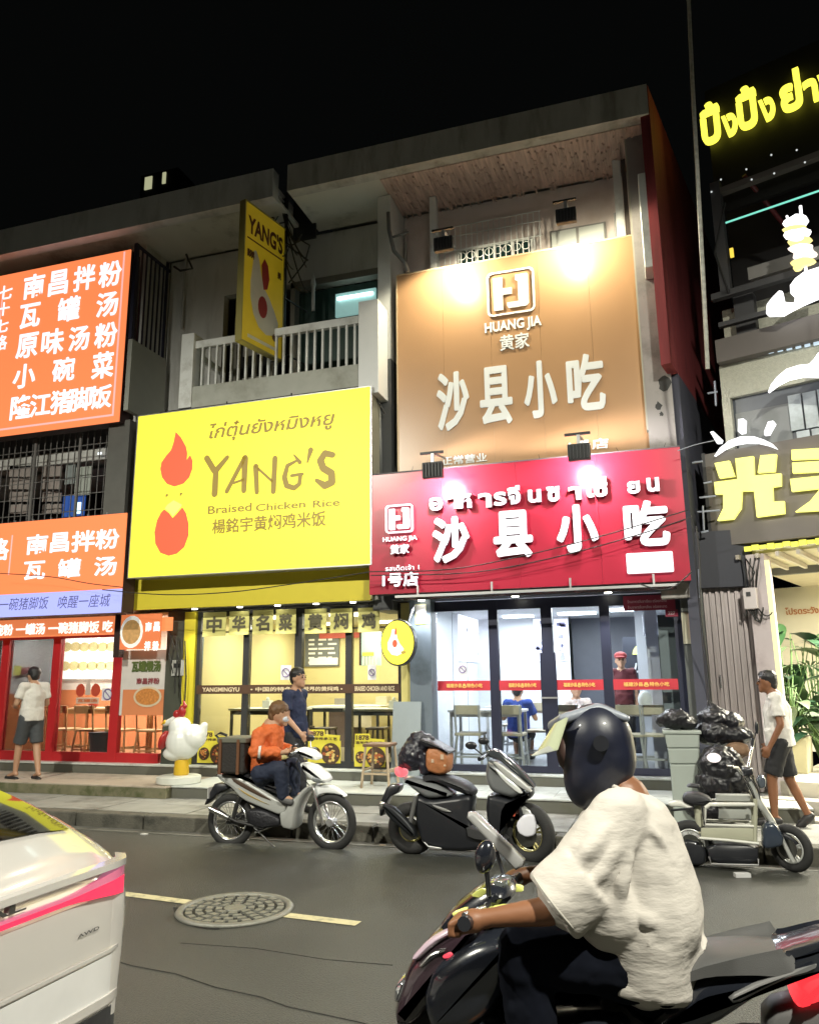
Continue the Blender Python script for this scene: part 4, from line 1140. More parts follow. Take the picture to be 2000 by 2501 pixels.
# ================================================================== noodle shop (red sign)
def pxX(u, v, X):
    d = r_ * ((u - 1000) / FPX) + d_ * ((v - 1250) / FPX) + f_
    t = X / d.x
    return d.y * t, 1.6 + d.z * t
hs = thing('snack_shop', 'white walled snack shop interior under the red sign with lit menus', 'shop interior', (-1.5, 12, FL))
wallw = mat('shop_white_wall', (.62, .64, .68), .5, var=.04)
XL = -3.18; XR = .26
bx('floor', mat('shop_floor_grey', (.34, .35, .37), .3), hs, XL, XR, 10.26, 17, FL - .02, FL)
bx('ceiling', mat('shop_ceiling_w', (.62, .63, .66), .7), hs, XL, XR, 10.26, 17, 2.62, 2.66)
bx('side_wall', wallw, hs, XL - .04, XL, 10.26, 17, FL, 2.62)
bx('side_wall', mat('shop_grey_wall', (.26, .28, .3), .5), hs, XR, XR + .04, 10.26, 17, FL, 2.62)
bx('rear_wall', wallw, hs, XL, XR, 16.9, 17, FL, 2.62)
for i in range(6):
    y = 11.2 + i * .95
    bx('panel_joint', mat('joint_grey', (.3, .31, .33), .5), hs, XL, XL + .006, y, y + .01, FL, 2.62)
bx('kitchen_panel', mat('kitchen_dark', (.10, .105, .13), .5), hs, -1.55, -.45, 14.4, 14.5, 1.0, 2.62)
bx('inner_column', wallw, hs, -.38, -.16, 12.2, 12.5, FL, 2.62)
bx('inner_column', mat('bright_column', (.72, .72, .85), .5), hs, *sorted((px(1580, 1600, 10.9)[0], px(1610, 1600, 10.9)[0])), 10.9, 11.1, FL, 2.62)
bx('grey_door_panel', mat('grey_panel_b', (.2, .22, .25), .5), hs, px(1612, 1600, 10.5)[0], XR, 10.45, 10.5, FL, 2.35)
bx('air_conditioner', mat('ac_white', (.66, .67, .75), .5), hs, px(1568, 1500, 11.4)[0], XR, 11.35, 11.6, 2.15, 2.42, bevel=.01)
bx('dark_doorway', mat('doorway_black', (.015, .018, .03), .5), hs, px(1522, 1600, 13)[0], px(1590, 1600, 13)[0], 13, 13.05, FL, 2.2)
a, b = px(1570, 1598, 12.97)
MB().add([(a + .16 * math.cos(t * PI / 8), 12.98, b + .16 * math.sin(t * PI / 8)) for t in range(9)], [tuple(range(9))]).build('half_moon_print', mat('moon_print', (.6, .62, .2), .5), hs)
mb = MB(); put_text(mb, '小吃', a - .15, a + .15, b - .28, b - .08, 12.98, bold=.04); mb.build('wall_lettering', wallw, hs)
for (x, y, w_, d_2) in ((-2.3, 11.2, .5, .2), (-1.1, 11.3, .6, .2), (-.45, 12.6, .6, .2), (-2.3, 13.2, .5, .2), (-1.3, 13.0, .6, .2)):
    ceiling_light(hs, x, y, 2.615, w_, d_2, 40, (.88, .93, 1), 9)
# lit menus on the left wall
menul = mat('menu_light', (.8, .78, .85), .5, emit=(.9, .88, 1), es=.9, var=.15, scale=7)
for (u0, v0, u1, v1) in ((1302, 1512, 1347, 1614), (1352, 1512, 1392, 1614)):
    m_, r = flatpost('lit_menu', menul, hs, lambda x, y: (x, y), u0, v0, u1, v1, 13.9)
    for k in range(9):
        xx = random.uniform(r[0], r[1] - .1); zz_ = random.uniform(r[2], r[3] - .08)
        bx('menu_picture', mat('mp_blue', (.3, .3, .5), .5), m_, xx, xx + random.uniform(.03, .1), 13.89, 13.895, zz_, zz_ + random.uniform(.03, .08))
bx('mid_wall', wallw, hs, XL, -1.55, 13.92, 14.0, FL, 2.62)
for (u0, v0, u1, v1) in ((1121, 1495, 1200, 1614),):
    ya, zt = pxX(u0, v0, XL + .03); yb, _ = pxX(u1, v0, XL + .03); _, zb = pxX(u0, v1, XL + .03)
    m_ = bx('lit_menu', menul, hs, XL + .005, XL + .03, ya, yb, zb, zt)
    for k in range(10):
        yy = random.uniform(ya, yb - .12); zz_ = random.uniform(zb, zt - .06)
        bx('menu_picture', mat(random.choice(('mp_red', 'mp_grey', 'mp_pink')), {'mp_red': (.6, .2, .2), 'mp_grey': (.35, .35, .4), 'mp_pink': (.7, .55, .65)}['mp_red' if k % 3 == 0 else ('mp_grey' if k % 3 == 1 else 'mp_pink')], .5), m_, XL + .031, XL + .034, yy, yy + random.uniform(.03, .14), zz_, zz_ + random.uniform(.03, .12))
for (u, v) in ((1231, 1577), (1233, 1604)):
    yy, zz_ = pxX(u, v, XL + .012); MB().cyl((XL, yy, zz_), (XL + .012, yy, zz_), .07, n=16).build('round_notice', mat('round_notice', (.25, .22, .25), .5), hs)
yy, zz_ = pxX(1270, 1605, XL + .01); bx('red_notice', mat('red_notice', (.35, .12, .14), .5), hs, XL, XL + .01, yy, yy + .12, zz_ - .12, zz_ + .1)
yy, zz_ = pxX(1228, 1640, XL + .01); bx('poster', mat('pink_notice', (.55, .42, .45), .5), hs, XL, XL + .01, yy, yy + .4, zz_ - .08, zz_ + .1)
# shopfront
hf = thing('snack_shopfront', 'dark framed glass front with red and gold sticker bands under the red sign', 'shopfront', (-1.5, 10.2, FL))
def hzz(x, y): return 1000 + x / 2.394, 1430 + y / 2.394
navy = mat('navy_frame', (.018, .02, .04), .4, var=.1)
hx = [vx(1060, 1660), vx(1209, 1650), vx(1341, 1650), vx(1485, 1650), vx(1667, 1650)]
for i, (xx, wd) in enumerate(zip(hx, (.03, .06, .07, .06, .05))):
    bx('mullion', navy, hf, xx - wd, xx + wd, GYF - .04, GYF + .05, FL, 2.60)
bx('bottom_rail', navy, hf, hx[0], hx[4], GYF - .035, GYF + .045, FL, FL + .08)
bx('top_rail', navy, hf, hx[0], hx[4], GYF - .035, GYF + .045, 2.47, 2.60)
for i in range(4):
    bx('glass_pane', gl, hf, hx[i] + .05, hx[i + 1] - .05, GYF, GYF + .008, FL + .08, 2.47)
bx('push_bar', alu, hf, hx[2] - .12, hx[2] + .12, GYF - .075, GYF - .05, 1.33, 1.35)
bx('lock_plate', navy, hf, hx[2] - .1, hx[2] + .1, GYF - .06, GYF - .035, .95, 1.9)
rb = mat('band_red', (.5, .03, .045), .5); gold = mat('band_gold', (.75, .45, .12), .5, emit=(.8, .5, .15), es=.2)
zt = px(1300, 1661, stk)[1]; zb = px(1300, 1686, stk)[1]
for i in range(4):
    a = hx[i] + .06; b = hx[i + 1] - .06
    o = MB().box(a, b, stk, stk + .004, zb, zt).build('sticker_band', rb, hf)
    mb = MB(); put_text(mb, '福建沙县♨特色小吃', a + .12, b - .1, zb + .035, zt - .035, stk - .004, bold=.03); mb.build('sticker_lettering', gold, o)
nosmoke(hf, hzz, 283, 452, 338, 528, stk)
# maroon notice boards top right
cv = lambda x, y: (x, y)
o, r = flatpost('notice_board', mat('maroon', (.25, .02, .05), .5), hf, cv, 1521, 1456, 1650, 1488, stk - .01, .006)
mb = MB()
for k in range(2): put_text(mb, 'ร้านอาหารจีนซาเซี่ยน อร่อยสะอาด', r[0] + .05, r[1] - .1, r[3] - .09 - k * .07, r[3] - .05 - k * .07, stk - .013, bold=.01)
mb.build('notice_lettering', mat('pale_print', (.7, .5, .55), .6), o, kind='stuff')
o, r = flatpost('notice_board', MATS['maroon'], hf, cv, 1624, 1489, 1656, 1505, stk - .01, .006)
mb = MB(); put_text(mb, '227', r[0] + .03, r[1] - .03, r[2] + .02, r[3] - .02, stk - .013, bold=.03); mb.build('notice_lettering', MATS['pale_print'], o)
# tables and chairs in the snack shop
tm = mat('table_grey_white', (.62, .62, .64), .4); tl = mat('table_leg_grey', (.45, .45, .46), .4)
g1 = 'white tables of the snack shop'
make_table('long white table behind the left glass pane of the snack shop', (-2.35, 10.85, FL), 1.0, .6, .74, tm, tl, g1)
make_table('white table at which the man in blue sits', (-2.0, 12.0, FL), 1.2, .6, .74, tm, tl, g1)
make_table('white table before the woman in the patterned shirt', (-1.1, 11.5, FL), .8, .6, .74, tm, tl, g1)
make_table('white table behind the right glass pane of the snack shop', (-.35, 11.2, FL), .7, .6, .74, tm, tl, g1)
c0 = make_stool('pale chair nearest the left glass pane of the snack shop', (-2.55, 10.62, FL), .36, .45, wood_p, tl, True, 'pale chairs of the snack shop', 'dining_chair', PI)
for (x, y, rz_, l) in ((-2.0, 10.62, PI, 'pale chair right of the long white table'), (-1.75, 11.35, 0, 'pale chair behind the long white table'), (-1.3, 10.85, PI, 'pale chair in front of the table of the woman in the patterned shirt'),
                      (-.9, 10.9, PI, 'pale chair right of the doorway in the snack shop'), (-.5, 10.7, PI, 'pale chair before the right hand table'), (-.15, 10.75, PI, 'pale chair nearest the bright column'), (-2.3, 12.6, 0, 'pale chair at the far side of the room near the lit menus')):
    dup(c0, (x, y, FL), rz_, label=l)
bag = MB(); bag.ell((-.28, 10.9, FL + .86), (.09, .07, .12), 10, 7)
bag.build('plastic_bag', mat('plastic_white', (.75, .77, .78), .4), None, smooth=True, label='white tied plastic bag on the right hand table of the snack shop', cat='plastic bag')

# ================================================================== left orange shop
ls = thing('rice_noodle_shop', 'orange and white shop interior with glowing menu wall behind red frames', 'shop interior', (-9, 11.5, .4))
orw = mat('orange_wall', (.62, .22, .09), .6, var=.06)
whw = mat('cream_wall', (.66, .6, .54), .6, var=.05)
bx('floor', mat('floor_brown', (.3, .16, .09), .35), ls, -14, -6.95, 10.26, 13, .39, .41)
bx('ceiling', whw, ls, -14, -6.95, 10.26, 13, 2.58, 2.62)
bx('rear_wall', whw, ls, -14, -6.95, 12.6, 12.7, 1.45, 2.58)
bx('rear_wall', orw, ls, -14, -6.95, 12.58, 12.7, .41, 1.45)
bx('side_wall', orw, ls, -6.98, -6.92, 10.3, 12.6, .41, 1.5)
bx('side_wall', whw, ls, -6.98, -6.92, 10.3, 12.6, 1.5, 2.58)
for x in (-11.6, -10.2, -8.8, -7.6):
    ceiling_light(ls, x, 11.3, 2.575, .8, .2, 70, (1, .93, .85), 7)
def lz(x, y): return x / 2.994, 1200 + y / 2.994
glow = mat('menu_glow', (.85, .82, .78), .5, emit=(1, .97, .9), es=1.3, var=.2, scale=5)
for k in range(3):
    o, r = flatpost('lit_menu', glow, ls, lz, 452 + k * 132, 1062, 578 + k * 132, 1370, 12.5)
    for j in range(4):
        bowl = MB(); X = r[0] + (r[1] - r[0]) * (.28 + .45 * (j % 2)); Z = r[2] + (r[3] - r[2]) * (.3 + .45 * (j // 2)); n = 12
        bowl.add([(X + .13 * math.cos(2 * PI * q / n), 12.49, Z + .09 * math.sin(2 * PI * q / n)) for q in range(n)], [tuple(range(n))])
        bowl.build('dish_picture', mat('dish_pic', (.75, .62, .3), .5, var=.4, scale=14, emit=(.7, .6, .35), es=.4), o)
flatpost('grey_white_panel', mat('pale_grey_panel', (.5, .5, .52), .5), ls, lz, 20, 1075, 395, 1480, 12.0, .03)
flatpost('orange_panel', orw, ls, lz, 0, 1485, 380, 1950, 11.98, .03)
o, r = flatpost('panel_sticker', mat('lime_box', (.55, .55, .15), .5), ls, lz, 102, 1275, 145, 1345, 11.95)
mb = MB(); a, zt_ = px(*lz(152, 1285), 11.95); b, zb_ = px(*lz(240, 1335), 11.95); put_text(mb, '招聘', a, b, zb_, zt_, 11.95, bold=.04); mb.build('panel_lettering', mat('maroon_ink', (.25, .05, .06), .6), ls)
lf = thing('red_shopfront', 'red framed glass front of the orange shop', 'shopfront', (-9, 10.2, .4))
LX = [vx(8, 1700), vx(134, 1700), vx(285, 1700), vx(397, 1700)]
for i, (xx, wd) in enumerate(zip(LX, (.07, .07, .075, .05))):
    if i == 3: continue
    bx('mullion', redfr, lf, xx - wd, xx + wd, GYF - .04, GYF + .05, .42, 2.40)
bx('bottom_rail', redfr, lf, -14, LX[3], GYF - .035, GYF + .045, .42, .56)
bx('top_rail', redfr, lf, -14, LX[2], GYF - .035, GYF + .045, 2.27, 2.33)
bx('mullion', redfr, lf, -12.1, -11.95, GYF - .04, GYF + .05, .42, 2.40)
for (a, b) in ((-11.9, LX[0] - .07), (LX[0] + .07, LX[1] - .07), (LX[1] + .07, LX[2] - .07), (LX[2] + .07, LX[3])):
    bx('glass_pane', gl, lf, a, b, GYF, GYF + .008, .56, 2.27)
# header strip
hd = thing('orange_header_strip', 'glowing orange strip with white lettering above the red shop frames', 'sign strip', (-9, 9.9, 2.4))
o, r = flatpost('strip', led('strip_orange', (.95, .26, .09), .8), hd, cv, -160, 1522, 281, 1549, 9.95, .05)
xe = r[1]
mb = MB(); a, zt_ = px(0, 1528, 9.945); b, zb_ = px(275, 1541, 9.945)
put_text(mb, '一碗粉 一罐汤 一碗猪脚饭 吃', a - .3, b, zb_ - .02, zt_ + .02, 9.944, bold=.04); mb.build('strip_lettering', led('strip_white', (1, .9, .8), 1.3), hd)
bx('rail', alu, hd, -13, xe, 9.97, 10.1, 2.48, 2.53)
bx('dark_post', mat('post_brown_black', (.03, .015, .012), .5), hd, xe, xe + .1, 9.93, 10.05, 1.95, 2.65)
# small poster sign to the right
ps = thing('hanging_poster_sign', 'orange poster sign with a bowl picture hanging at the right end of the orange shop', 'poster sign', (-7.6, 9.9, 2.1))
o, r = flatpost('poster_face', led('poster_orange', (.9, .24, .08), .75), ps, cv, 297, 1502, 389, 1584, 9.9, .03)
n = 18; X = r[0] + .2; Z = (r[2] + r[3]) / 2
MB().add([(X + .2 * math.cos(2 * PI * q / n), 9.893, Z + .24 * math.sin(2 * PI * q / n)) for q in range(n)], [tuple(range(n))]).build('bowl_rim', mat('bowl_rim_w', (.7, .7, .65), .5, emit=(.8, .8, .75), es=.5), ps)
MB().add([(X + .16 * math.cos(2 * PI * q / n), 9.888, Z + .18 * math.sin(2 * PI * q / n)) for q in range(n)], [tuple(range(n))]).build('food_picture', mat('food_mix', (.45, .25, .1), .5, var=.7, scale=18, emit=(.5, .3, .1), es=.4), ps)
for k, c in enumerate('南昌拌粉'):
    mb = MB(); X = r[0] + .44 + (k % 2) * .14; Z = r[3] - .26 - (k // 2) * .28
    put_text(mb, c, X, X + .11, Z, Z + .14, 9.89, bold=.05); mb.build('character', MATS['strip_white'], ps)
o2, _ = flatpost('side_flag', led('flag_orange', (1, .3, .1), .9), ps, cv, 391, 1508, 420, 1540, 10.0, .02)
# noodle poster and small figure print on the glass
pr = LX[2] + .1
o, r = flatpost('window_poster', mat('poster_offwhite', (.6, .58, .55), .5), lf, lz, 900, 1165, 1250, 1640, GYF - .03, .004)
flatpost('poster_base', orw, lf, lz, 900, 1450, 1248, 1640, GYF - .034, .003)
mb = MB(); a, zt_ = px(*lz(965, 1240), GYF - .04); b, zb_ = px(*lz(1175, 1320), GYF - .04); put_text(mb, '瓦罐煨汤', a, b, zb_, zt_, GYF - .04, bold=.05); mb.build('poster_lettering', mat('green_ink', (.08, .12, .03), .5), lf)
mb = MB(); a, zt_ = px(*lz(1000, 1365), GYF - .04); b, zb_ = px(*lz(1165, 1410), GYF - .04); put_text(mb, '南昌拌粉', a, b, zb_, zt_, GYF - .04, bold=.03); mb.build('poster_lettering', MATS['maroon_ink'], lf)
a, b = px(*lz(1078, 1502), GYF - .04)
MB().add([(a + .245 * math.cos(2 * PI * q / 20), GYF - .04, b + .15 * math.sin(2 * PI * q / 20)) for q in range(20)], [tuple(range(20))]).build('plate_picture', mat('plate_cream', (.6, .5, .35), .5), lf)
MB().add([(a + .21 * math.cos(2 * PI * q / 20), GYF - .043, b + .12 * math.sin(2 * PI * q / 20)) for q in range(20)], [tuple(range(20))]).build('noodle_picture', mat('noodle_pic', (.5, .2, .05), .5, var=.6, scale=30), lf)
a, b = px(*lz(645, 1440), GYF - .04)
MB().add([(a + p * .1, GYF - .04, b + q * .1) for p, q in ((-.5, -1), (.5, -1), (.45, 0), (.3, .9), (.2, 1.3), (-.2, 1.3), (-.3, .9), (-.45, 0))], [tuple(range(8))]).build('figure_print', mat('figure_print_c', (.5, .4, .35), .5), lf)
for s in (-1, 1):
    MB().add([(a + s * .14 + .085 * math.cos(2 * PI * q / 12), GYF - .041, b - .03 + .1 * math.sin(2 * PI * q / 12)) for q in range(12)], [tuple(range(12))]).build('gourd_print', mat('gourd_red', (.45, .06, .03), .5), lf)
o, r = flatpost('name_print', mat('outline_cream', (.6, .45, .35), .5), lf, lz, 558, 1508, 722, 1552, GYF - .036, .003)
mb = MB(); put_text(mb, '瓦罐汤', r[0] + .03, r[1] - .03, r[2] + .02, r[3] - .02, GYF - .042, bold=.03); mb.build('name_lettering', mat('print_orange', (.6, .15, .05), .5), o)
nosmoke(lf, lz, 748, 1440, 828, 1530, GYF - .03)
# furniture
make_table('light wooden table behind the middle red framed pane', (-8.75, 11.3, .41), 1.7, .6, .76, mat('wood_top', (.6, .42, .24), .4, var=.1), wood)
make_table('light wooden table behind the right pane of the orange shop', (-7.45, 11.2, .41), .8, .6, .76, MATS['wood_top'], wood)
k0 = make_stool('wooden chair at the left end of the table in the orange shop', (-9.3, 10.75, .41), .38, .46, wood, wood, True, 'wooden chairs of the orange shop', 'wooden_chair', PI)
for (x, y, l) in ((-8.75, 10.7, 'wooden chair in the middle of the table row in the orange shop'), (-8.2, 10.75, 'wooden chair next to the black bin in the orange shop'), (-7.6, 10.7, 'wooden chair behind the white hen statue')):
    dup(k0, (x, y, .41), label=l)
bn = MB(); bn.lathe([(.13, 0), (.17, .4), (.18, .4), (.18, .42), (.12, .42)], (-8.45, 10.55, .41), 14)
bn.build('waste_bin', mat('bin_black', (.02, .02, .025), .5), None, smooth=40, label='round black waste bin under the table of the orange shop', cat='bin')
nb = MB(); nb.lathe([(.05, 0), (.1, .06), (.11, .07)], (-9.2, 11.25, 1.17), 14)
nb.build('noodle_bowl', mat('red_bowl', (.3, .03, .02), .4), None, smooth=40, label='small dark red bowl on the wooden table of the orange shop', cat='bowl')
# meter boxes and wires between the two shops
mt = thing('meter_box', 'white electricity meter on the dark wall between the orange shop and yellow shop', 'meter box', (-7.0, 10.05, 1.6))
o, r = flatpost('box', mat('meter_white', (.45, .46, .44), .5), mt, cv, 420, 1612, 448, 1650, 10.1, .08)
bx('dial', blk, mt, r[0] + .05, r[1] - .05, 10.085, 10.1, r[3] - .11, r[3] - .05)
wp = thing('service_wall', 'dark grimy wall strip with meters between the orange and yellow shops', 'wall', (-6.95, 10.2, .4))
bx('wall_face', mat('grimy', (.05, .055, .04), .8, var=.3), wp, -7.05, -6.72, 10.14, 10.3, .42, 2.62)
for i in range(6):
    u = 412 + i * 8
    s = pv(u, 1545 + i * 4, 10.05); e = pv(u + random.uniform(-12, 12), 1620 + i * 25, 10.05)
    m = s.lerp(e, .5) + Vector((random.uniform(-.1, .1), 0, 0))
    MB().tube([s, m, e], .01, 5).build('cable', cablem, wp)
# upstairs grille of the left house
gr = thing('window_grille', 'dark iron window grille with grey shutters between the two orange signs', 'window grille', (-9.5, 9.9, 4.2))
def wz(x, y): return x / 4.105, 1000 + y / 4.105
z0 = px(150, 1275, 10.0)[1]; z1 = px(150, 1040, 10.0)[1]
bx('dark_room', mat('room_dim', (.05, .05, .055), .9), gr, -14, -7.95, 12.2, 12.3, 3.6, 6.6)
bx('lintel', mat('lintel_grey', (.16, .15, .16), .8), gr, -14, -7.95, 10.5, 10.6, 5.45, 6.2)
shm = mat('grey_shutter', (.33, .29, .27), .7, var=.15)
for (xa_, xb_) in ((95, 310), (425, 610)):
    for row_i, (ya_, yb_) in enumerate(((560, 670), (690, 795), (820, 920), (945, 1040))):
        nn = 5
        for k in range(nn):
            a = xa_ + (xb_ - xa_) * k / nn
            flatpost('shutter_slat', shm, gr, wz, a + 4, ya_ + random.uniform(0, 10), a + (xb_ - xa_) / nn - 6, yb_, 10.3, .03)
flatpost('blue_curtain', mat('blue_curtain', (.02, .08, .35), .6, emit=(.05, .15, .6), es=.25), gr, wz, 635, 870, 840, 1060, 10.4, .02)
flatpost('hanging_shirt', mat('shirt_grey', (.42, .46, .42), .8), gr, wz, 765, 580, 895, 850, 10.35, .03)
flatpost('hanging_shirt', mat('shirt_dim', (.3, .34, .34), .8), gr, wz, 665, 530, 740, 740, 10.38, .03)
flatpost('tube_lamp', led('tube_cool', (.9, .97, 1), 3), gr, wz, 408, 492, 560, 522, 10.5, .03)
flatpost('tube_lamp', led('tube_blue', (.6, .9, 1), 2), gr, wz, 775, 930, 802, 1040, 10.39, .01)
flatpost('clip_light', led('tube_cool2', (.9, .97, 1), 1.5), gr, wz, 980, 428, 1015, 446, 10.2, .01)
gbm = mat('grille_bar', (.16, .155, .15), .5)
for i in range(40):
    xx = -13 + i * .122
    if xx > -8.0: break
    bx('grille_bar', gbm, gr, xx - .006, xx + .006, 9.95, 9.962, 4.1, 5.75)
for i in range(6):
    bx('grille_rail', gbm, gr, -13, -8.0, 9.94, 9.952, 4.25 + i * .27, 4.262 + i * .27)
for u in (355, 800):
    xx = px(u / 4.105, 1100, 9.93)[0]; bx('grille_post', gbm, gr, xx - .02, xx + .02, 9.92, 9.95, 4.1, 6.3)
# ================================================================== right hand restaurant (turned 20 degrees)
G = Frame(1.0, 9.9, -20.3)
rb_ = thing('barbecue_restaurant', 'dark barbecue restaurant building with glowing yellow lettering at the right edge', 'building', (1.9, 9.9, 0), R(-20.3))
def gx(name, m, *a, parent=rb_, **k): return MB(G.m).box(*a).build(name, m, parent, **k)
GEN = 8.0
darkg = mat('charcoal_cladding', (.055, .055, .058), .6, var=.2, scale=3)
taupe = mat('taupe_fascia', (.13, .115, .105), .55, var=.08)
rough = mat('rough_cream_wall', (.46, .46, .38), .9, var=.25, scale=30, bump=.6, bscale=60)
gx('backing_wall', darkg, -.2, GEN, 1.6, 1.7, 2.9, 9.6)
gx('fascia', taupe, -.36, GEN, 0, .12, 3.12, 4.28)
gx('fascia_end', darkg, -.40, -.361, .0, 1.6, 3.0, 4.3)
gx('top_panel', mat('top_panel_black', (.012, .012, .012), .6), .0, GEN, .3, .36, 7.6, 9.5)
# frame posts and beams
gx('post', darkg, .02, .14, .0, .12, 6.3, 7.9)
gx('post', darkg, .10, .34, .25, .4, 4.9, 6.35)
gx('beam', darkg, -.1, GEN, .0, .1, 6.28, 6.36)
gx('beam', taupe, -.1, GEN, -.02, .12, 5.42, 5.72)
gx('beam', taupe, .02, GEN, .02, .12, 7.72, 7.8)
gx('beam', darkg, -.05, GEN, .02, .1, 5.0 + .9, 5.96 + .0)
gx('cream_wall', rough, -.1, GEN, .45, .55, 5.7, 6.3)
gx('ledge', mat('ledge_grey', (.3, .29, .28), .8), .3, GEN, .3, .5, 6.55, 6.72)
gx('cream_wall', rough, -.12, GEN, .12, .2, 4.98, 5.42)
gx('cream_pier', rough, -.12, -.02, .10, .2, 4.3, 4.98)
gx('window_panel', mat('blue_grey_glass', (.09, .1, .12), .3), -.02, GEN, .2, .22, 4.28, 4.98)
gx('window_panel', mat('grey_shade', (.2, .21, .21), .5), .0, .62, .185, .2, 4.28, 4.78)
# corrugated translucent panels right of it
for i in range(10):
    a = .62 + i * .16
    gx('corrugated_panel', mat('corrugated_white', (.45, .5, .52), .5, var=.25, scale=20), a, a + .14, .15 + .01 * (i % 2), .18, 4.42, 4.86)
    gx('corrugated_panel', MATS['corrugated_white'], a + .05, a + .19, .15 + .01 * (i % 2), .18, 4.28, 4.40)
# tubes, teal light string, bolts
mb = MB(G.m); a = G.px(1817, 427, .1); b = G.px(1935, 575, 1.0)
mb.cyl((a[0], .1, a[1]), (b[0], .9, b[1]), .03, n=8); mb.build('red_brace', mat('maroon_tube', (.16, .03, .035), .5), rb_)
mb = MB(G.m); a = G.px(1772, 543, -.05); b = G.px(2010, 462, -.05)
mb.cyl((a[0], -.05, a[1]), (b[0] + .6, -.05, b[1] + .0), .012, n=6); mb.build('teal_light_string', led('teal_light', (.25, .9, .7), .9), rb_)
for (u, v) in ((1761, 438), (1823, 413), (1884, 378), (1946, 366), (1836, 438), (1891, 423), (1966, 396), (1738, 468)):
    a = G.px(u, v, -.01); MB(G.m).ell((a[0], -.02, a[1]), (.012, .012, .012), 8, 5).build('bolt_dot', led('bolt_glow', (.8, .85, .85), .8), rb_)  # bolt dots given a glow of their own
a = G.px(1787, 615, -.06); gx('hanging_lantern', led('lantern_yellow', (1, .7, .08), 1.1), a[0] - .02, a[0] + .02, -.08, -.05, a[1] - .07, a[1] + .05)
mb = MB(G.m); mb.tube([(*G.px(1768, 470, .0)[:1], 0, 7.55), (.0, 0, 6.9), (.12, 0, 6.3)], .015, 6); mb.build('cable', cablem, rb_)
# ---- lettering
thy = led('neon_yellow', (1, .92, .08), 1.7)
ts = thing('thai_neon_sign', 'glowing yellow Thai letters on the black top of the barbecue restaurant', 'neon sign', (1.5, 9.6, 8.3))
def gtext(c, x0, x1, z0, z1, y, m, par, nm='letter', depth=.06, bold=.03):
    mb = MB(G.m); put_text(mb, c, x0, x1, z0, z1, y, depth=depth, bold=bold); return mb.build(nm, m, par)
zB = 8.62
X = -.07
for c, wdt, hh in (('ปิ้', .27, .62), ('ง', .2, .32), ('ปิ้', .27, .62), ('ง', .2, .32), (' ', .06, 0), ('ย่', .27, .56), ('า', .17, .32), ('ง', .2, .32), ('เ', .1, .32), ('ก', .2, .32), ('า', .18, .32)):
    if c != ' ': gtext(c, X, X + wdt * .93, zB, zB + hh, .2, thy, ts, bold=.025)
    X += wdt
# ---- 光头 sign
ps_ = thing('yellow_character_sign', 'large glowing yellow 光头 characters with white sun arc on a taupe fascia', 'neon sign', (1.4, 9.7, 3.4))
ny = led('neon_lemon', (1, .95, .22), 1.5); nw = led('neon_white', (.97, .98, 1), 1.8)
def gz_(x, y): return 1700 + x / 3.993, 860 + y / 3.993
def gblob(pts, m, y=-.08, nm='stroke', d=.06):
    P = [G.px(*gz_(*p), y) for p in pts]
    MB(G.m).prism(P, y, y + d).build(nm, m, ps_)
gblob([(380, 1035), (555, 1012), (562, 1200), (825, 1180), (825, 1300), (742, 1312), (748, 1455), (855, 1450), (860, 1570), (590, 1605), (562, 1350), (442, 1350), (432, 1520), (360, 1625), (205, 1640), (262, 1520), (262, 1380), (185, 1382), (175, 1265), (400, 1235)], ny)
gblob([(178, 1080), (320, 1055), (370, 1205), (225, 1225)], ny)
gblob([(625, 1005), (780, 992), (765, 1160), (598, 1172)], ny)
gblob([(928, 950), (1260, 930), (1260, 1030), (930, 1045)], ny)
gblob([(935, 1075), (1260, 1055), (1260, 1160), (940, 1175)], ny)
gblob([(915, 1235), (1420, 1180), (1420, 1310), (1260, 1320), (930, 1355)], ny)
gblob([(1200, 1340), (1420, 1300), (1420, 1530), (965, 1555), (1110, 1450)], ny)
gblob([(175, 1010), (230, 930), (320, 860), (430, 820), (560, 818), (660, 850), (740, 890), (790, 940), (700, 905), (600, 882), (480, 880), (370, 900), (270, 945)], nw, nm='sun_arc')
gblob([(135, 775), (165, 768), (250, 850), (240, 880), (200, 885)], nw, nm='sun_ray')
gblob([(408, 650), (460, 645), (480, 660), (475, 780), (430, 790), (408, 770)], nw, nm='sun_ray')
gblob([(700, 675), (750, 665), (770, 690), (710, 800), (665, 805), (662, 770)], nw, nm='sun_ray')
# ---- glowing skewer figure (generic bald grill man outline is out of frame: hand, skewer, hat brim)
fg = thing('neon_skewer_sign', 'glowing white hand holding a stacked grilled skewer on the dark restaurant front', 'neon sign', (2, 9.4, 5.6))
def fz(x, y): return 1700 + x / 5.39, 460 + y / 5.39
def fblob(pts, m, y=-.3, nm='glow_shape', d=.06, conv=fz):
    P = [G.px(*conv(*p), y) for p in pts]
    MB(G.m).prism(P, y, y + d).build(nm, m, fg)
nwh = led('neon_bright_white', (1, 1, 1), 2.2); npk = led('neon_pinkish', (1, .85, .75), 1.5); nyl = led('neon_soft_yellow', (1, .85, .3), 1.3); nbr = led('neon_brown', (.6, .3, .12), .9)
fblob([(920, 1640), (930, 1520), (1000, 1430), (1090, 1340), (1130, 1345), (1160, 1490), (1290, 1500), (1300, 1420), (1240, 1370), (1235, 1270), (1300, 1180), (1420, 1090), (1700, 1000), (1700, 1400), (1560, 1450), (1400, 1520), (1260, 1590), (1140, 1660), (950, 1665)], nwh, nm='hand')
mb = MB(G.m); a = G.px(*fz(1365, 210), -.3); b = G.px(*fz(1440, 1100), -.3); mb.cyl((a[0], -.27, a[1]), (b[0], -.27, b[1]), .018, n=6); mb.build('skewer_stick', nwh, fg)
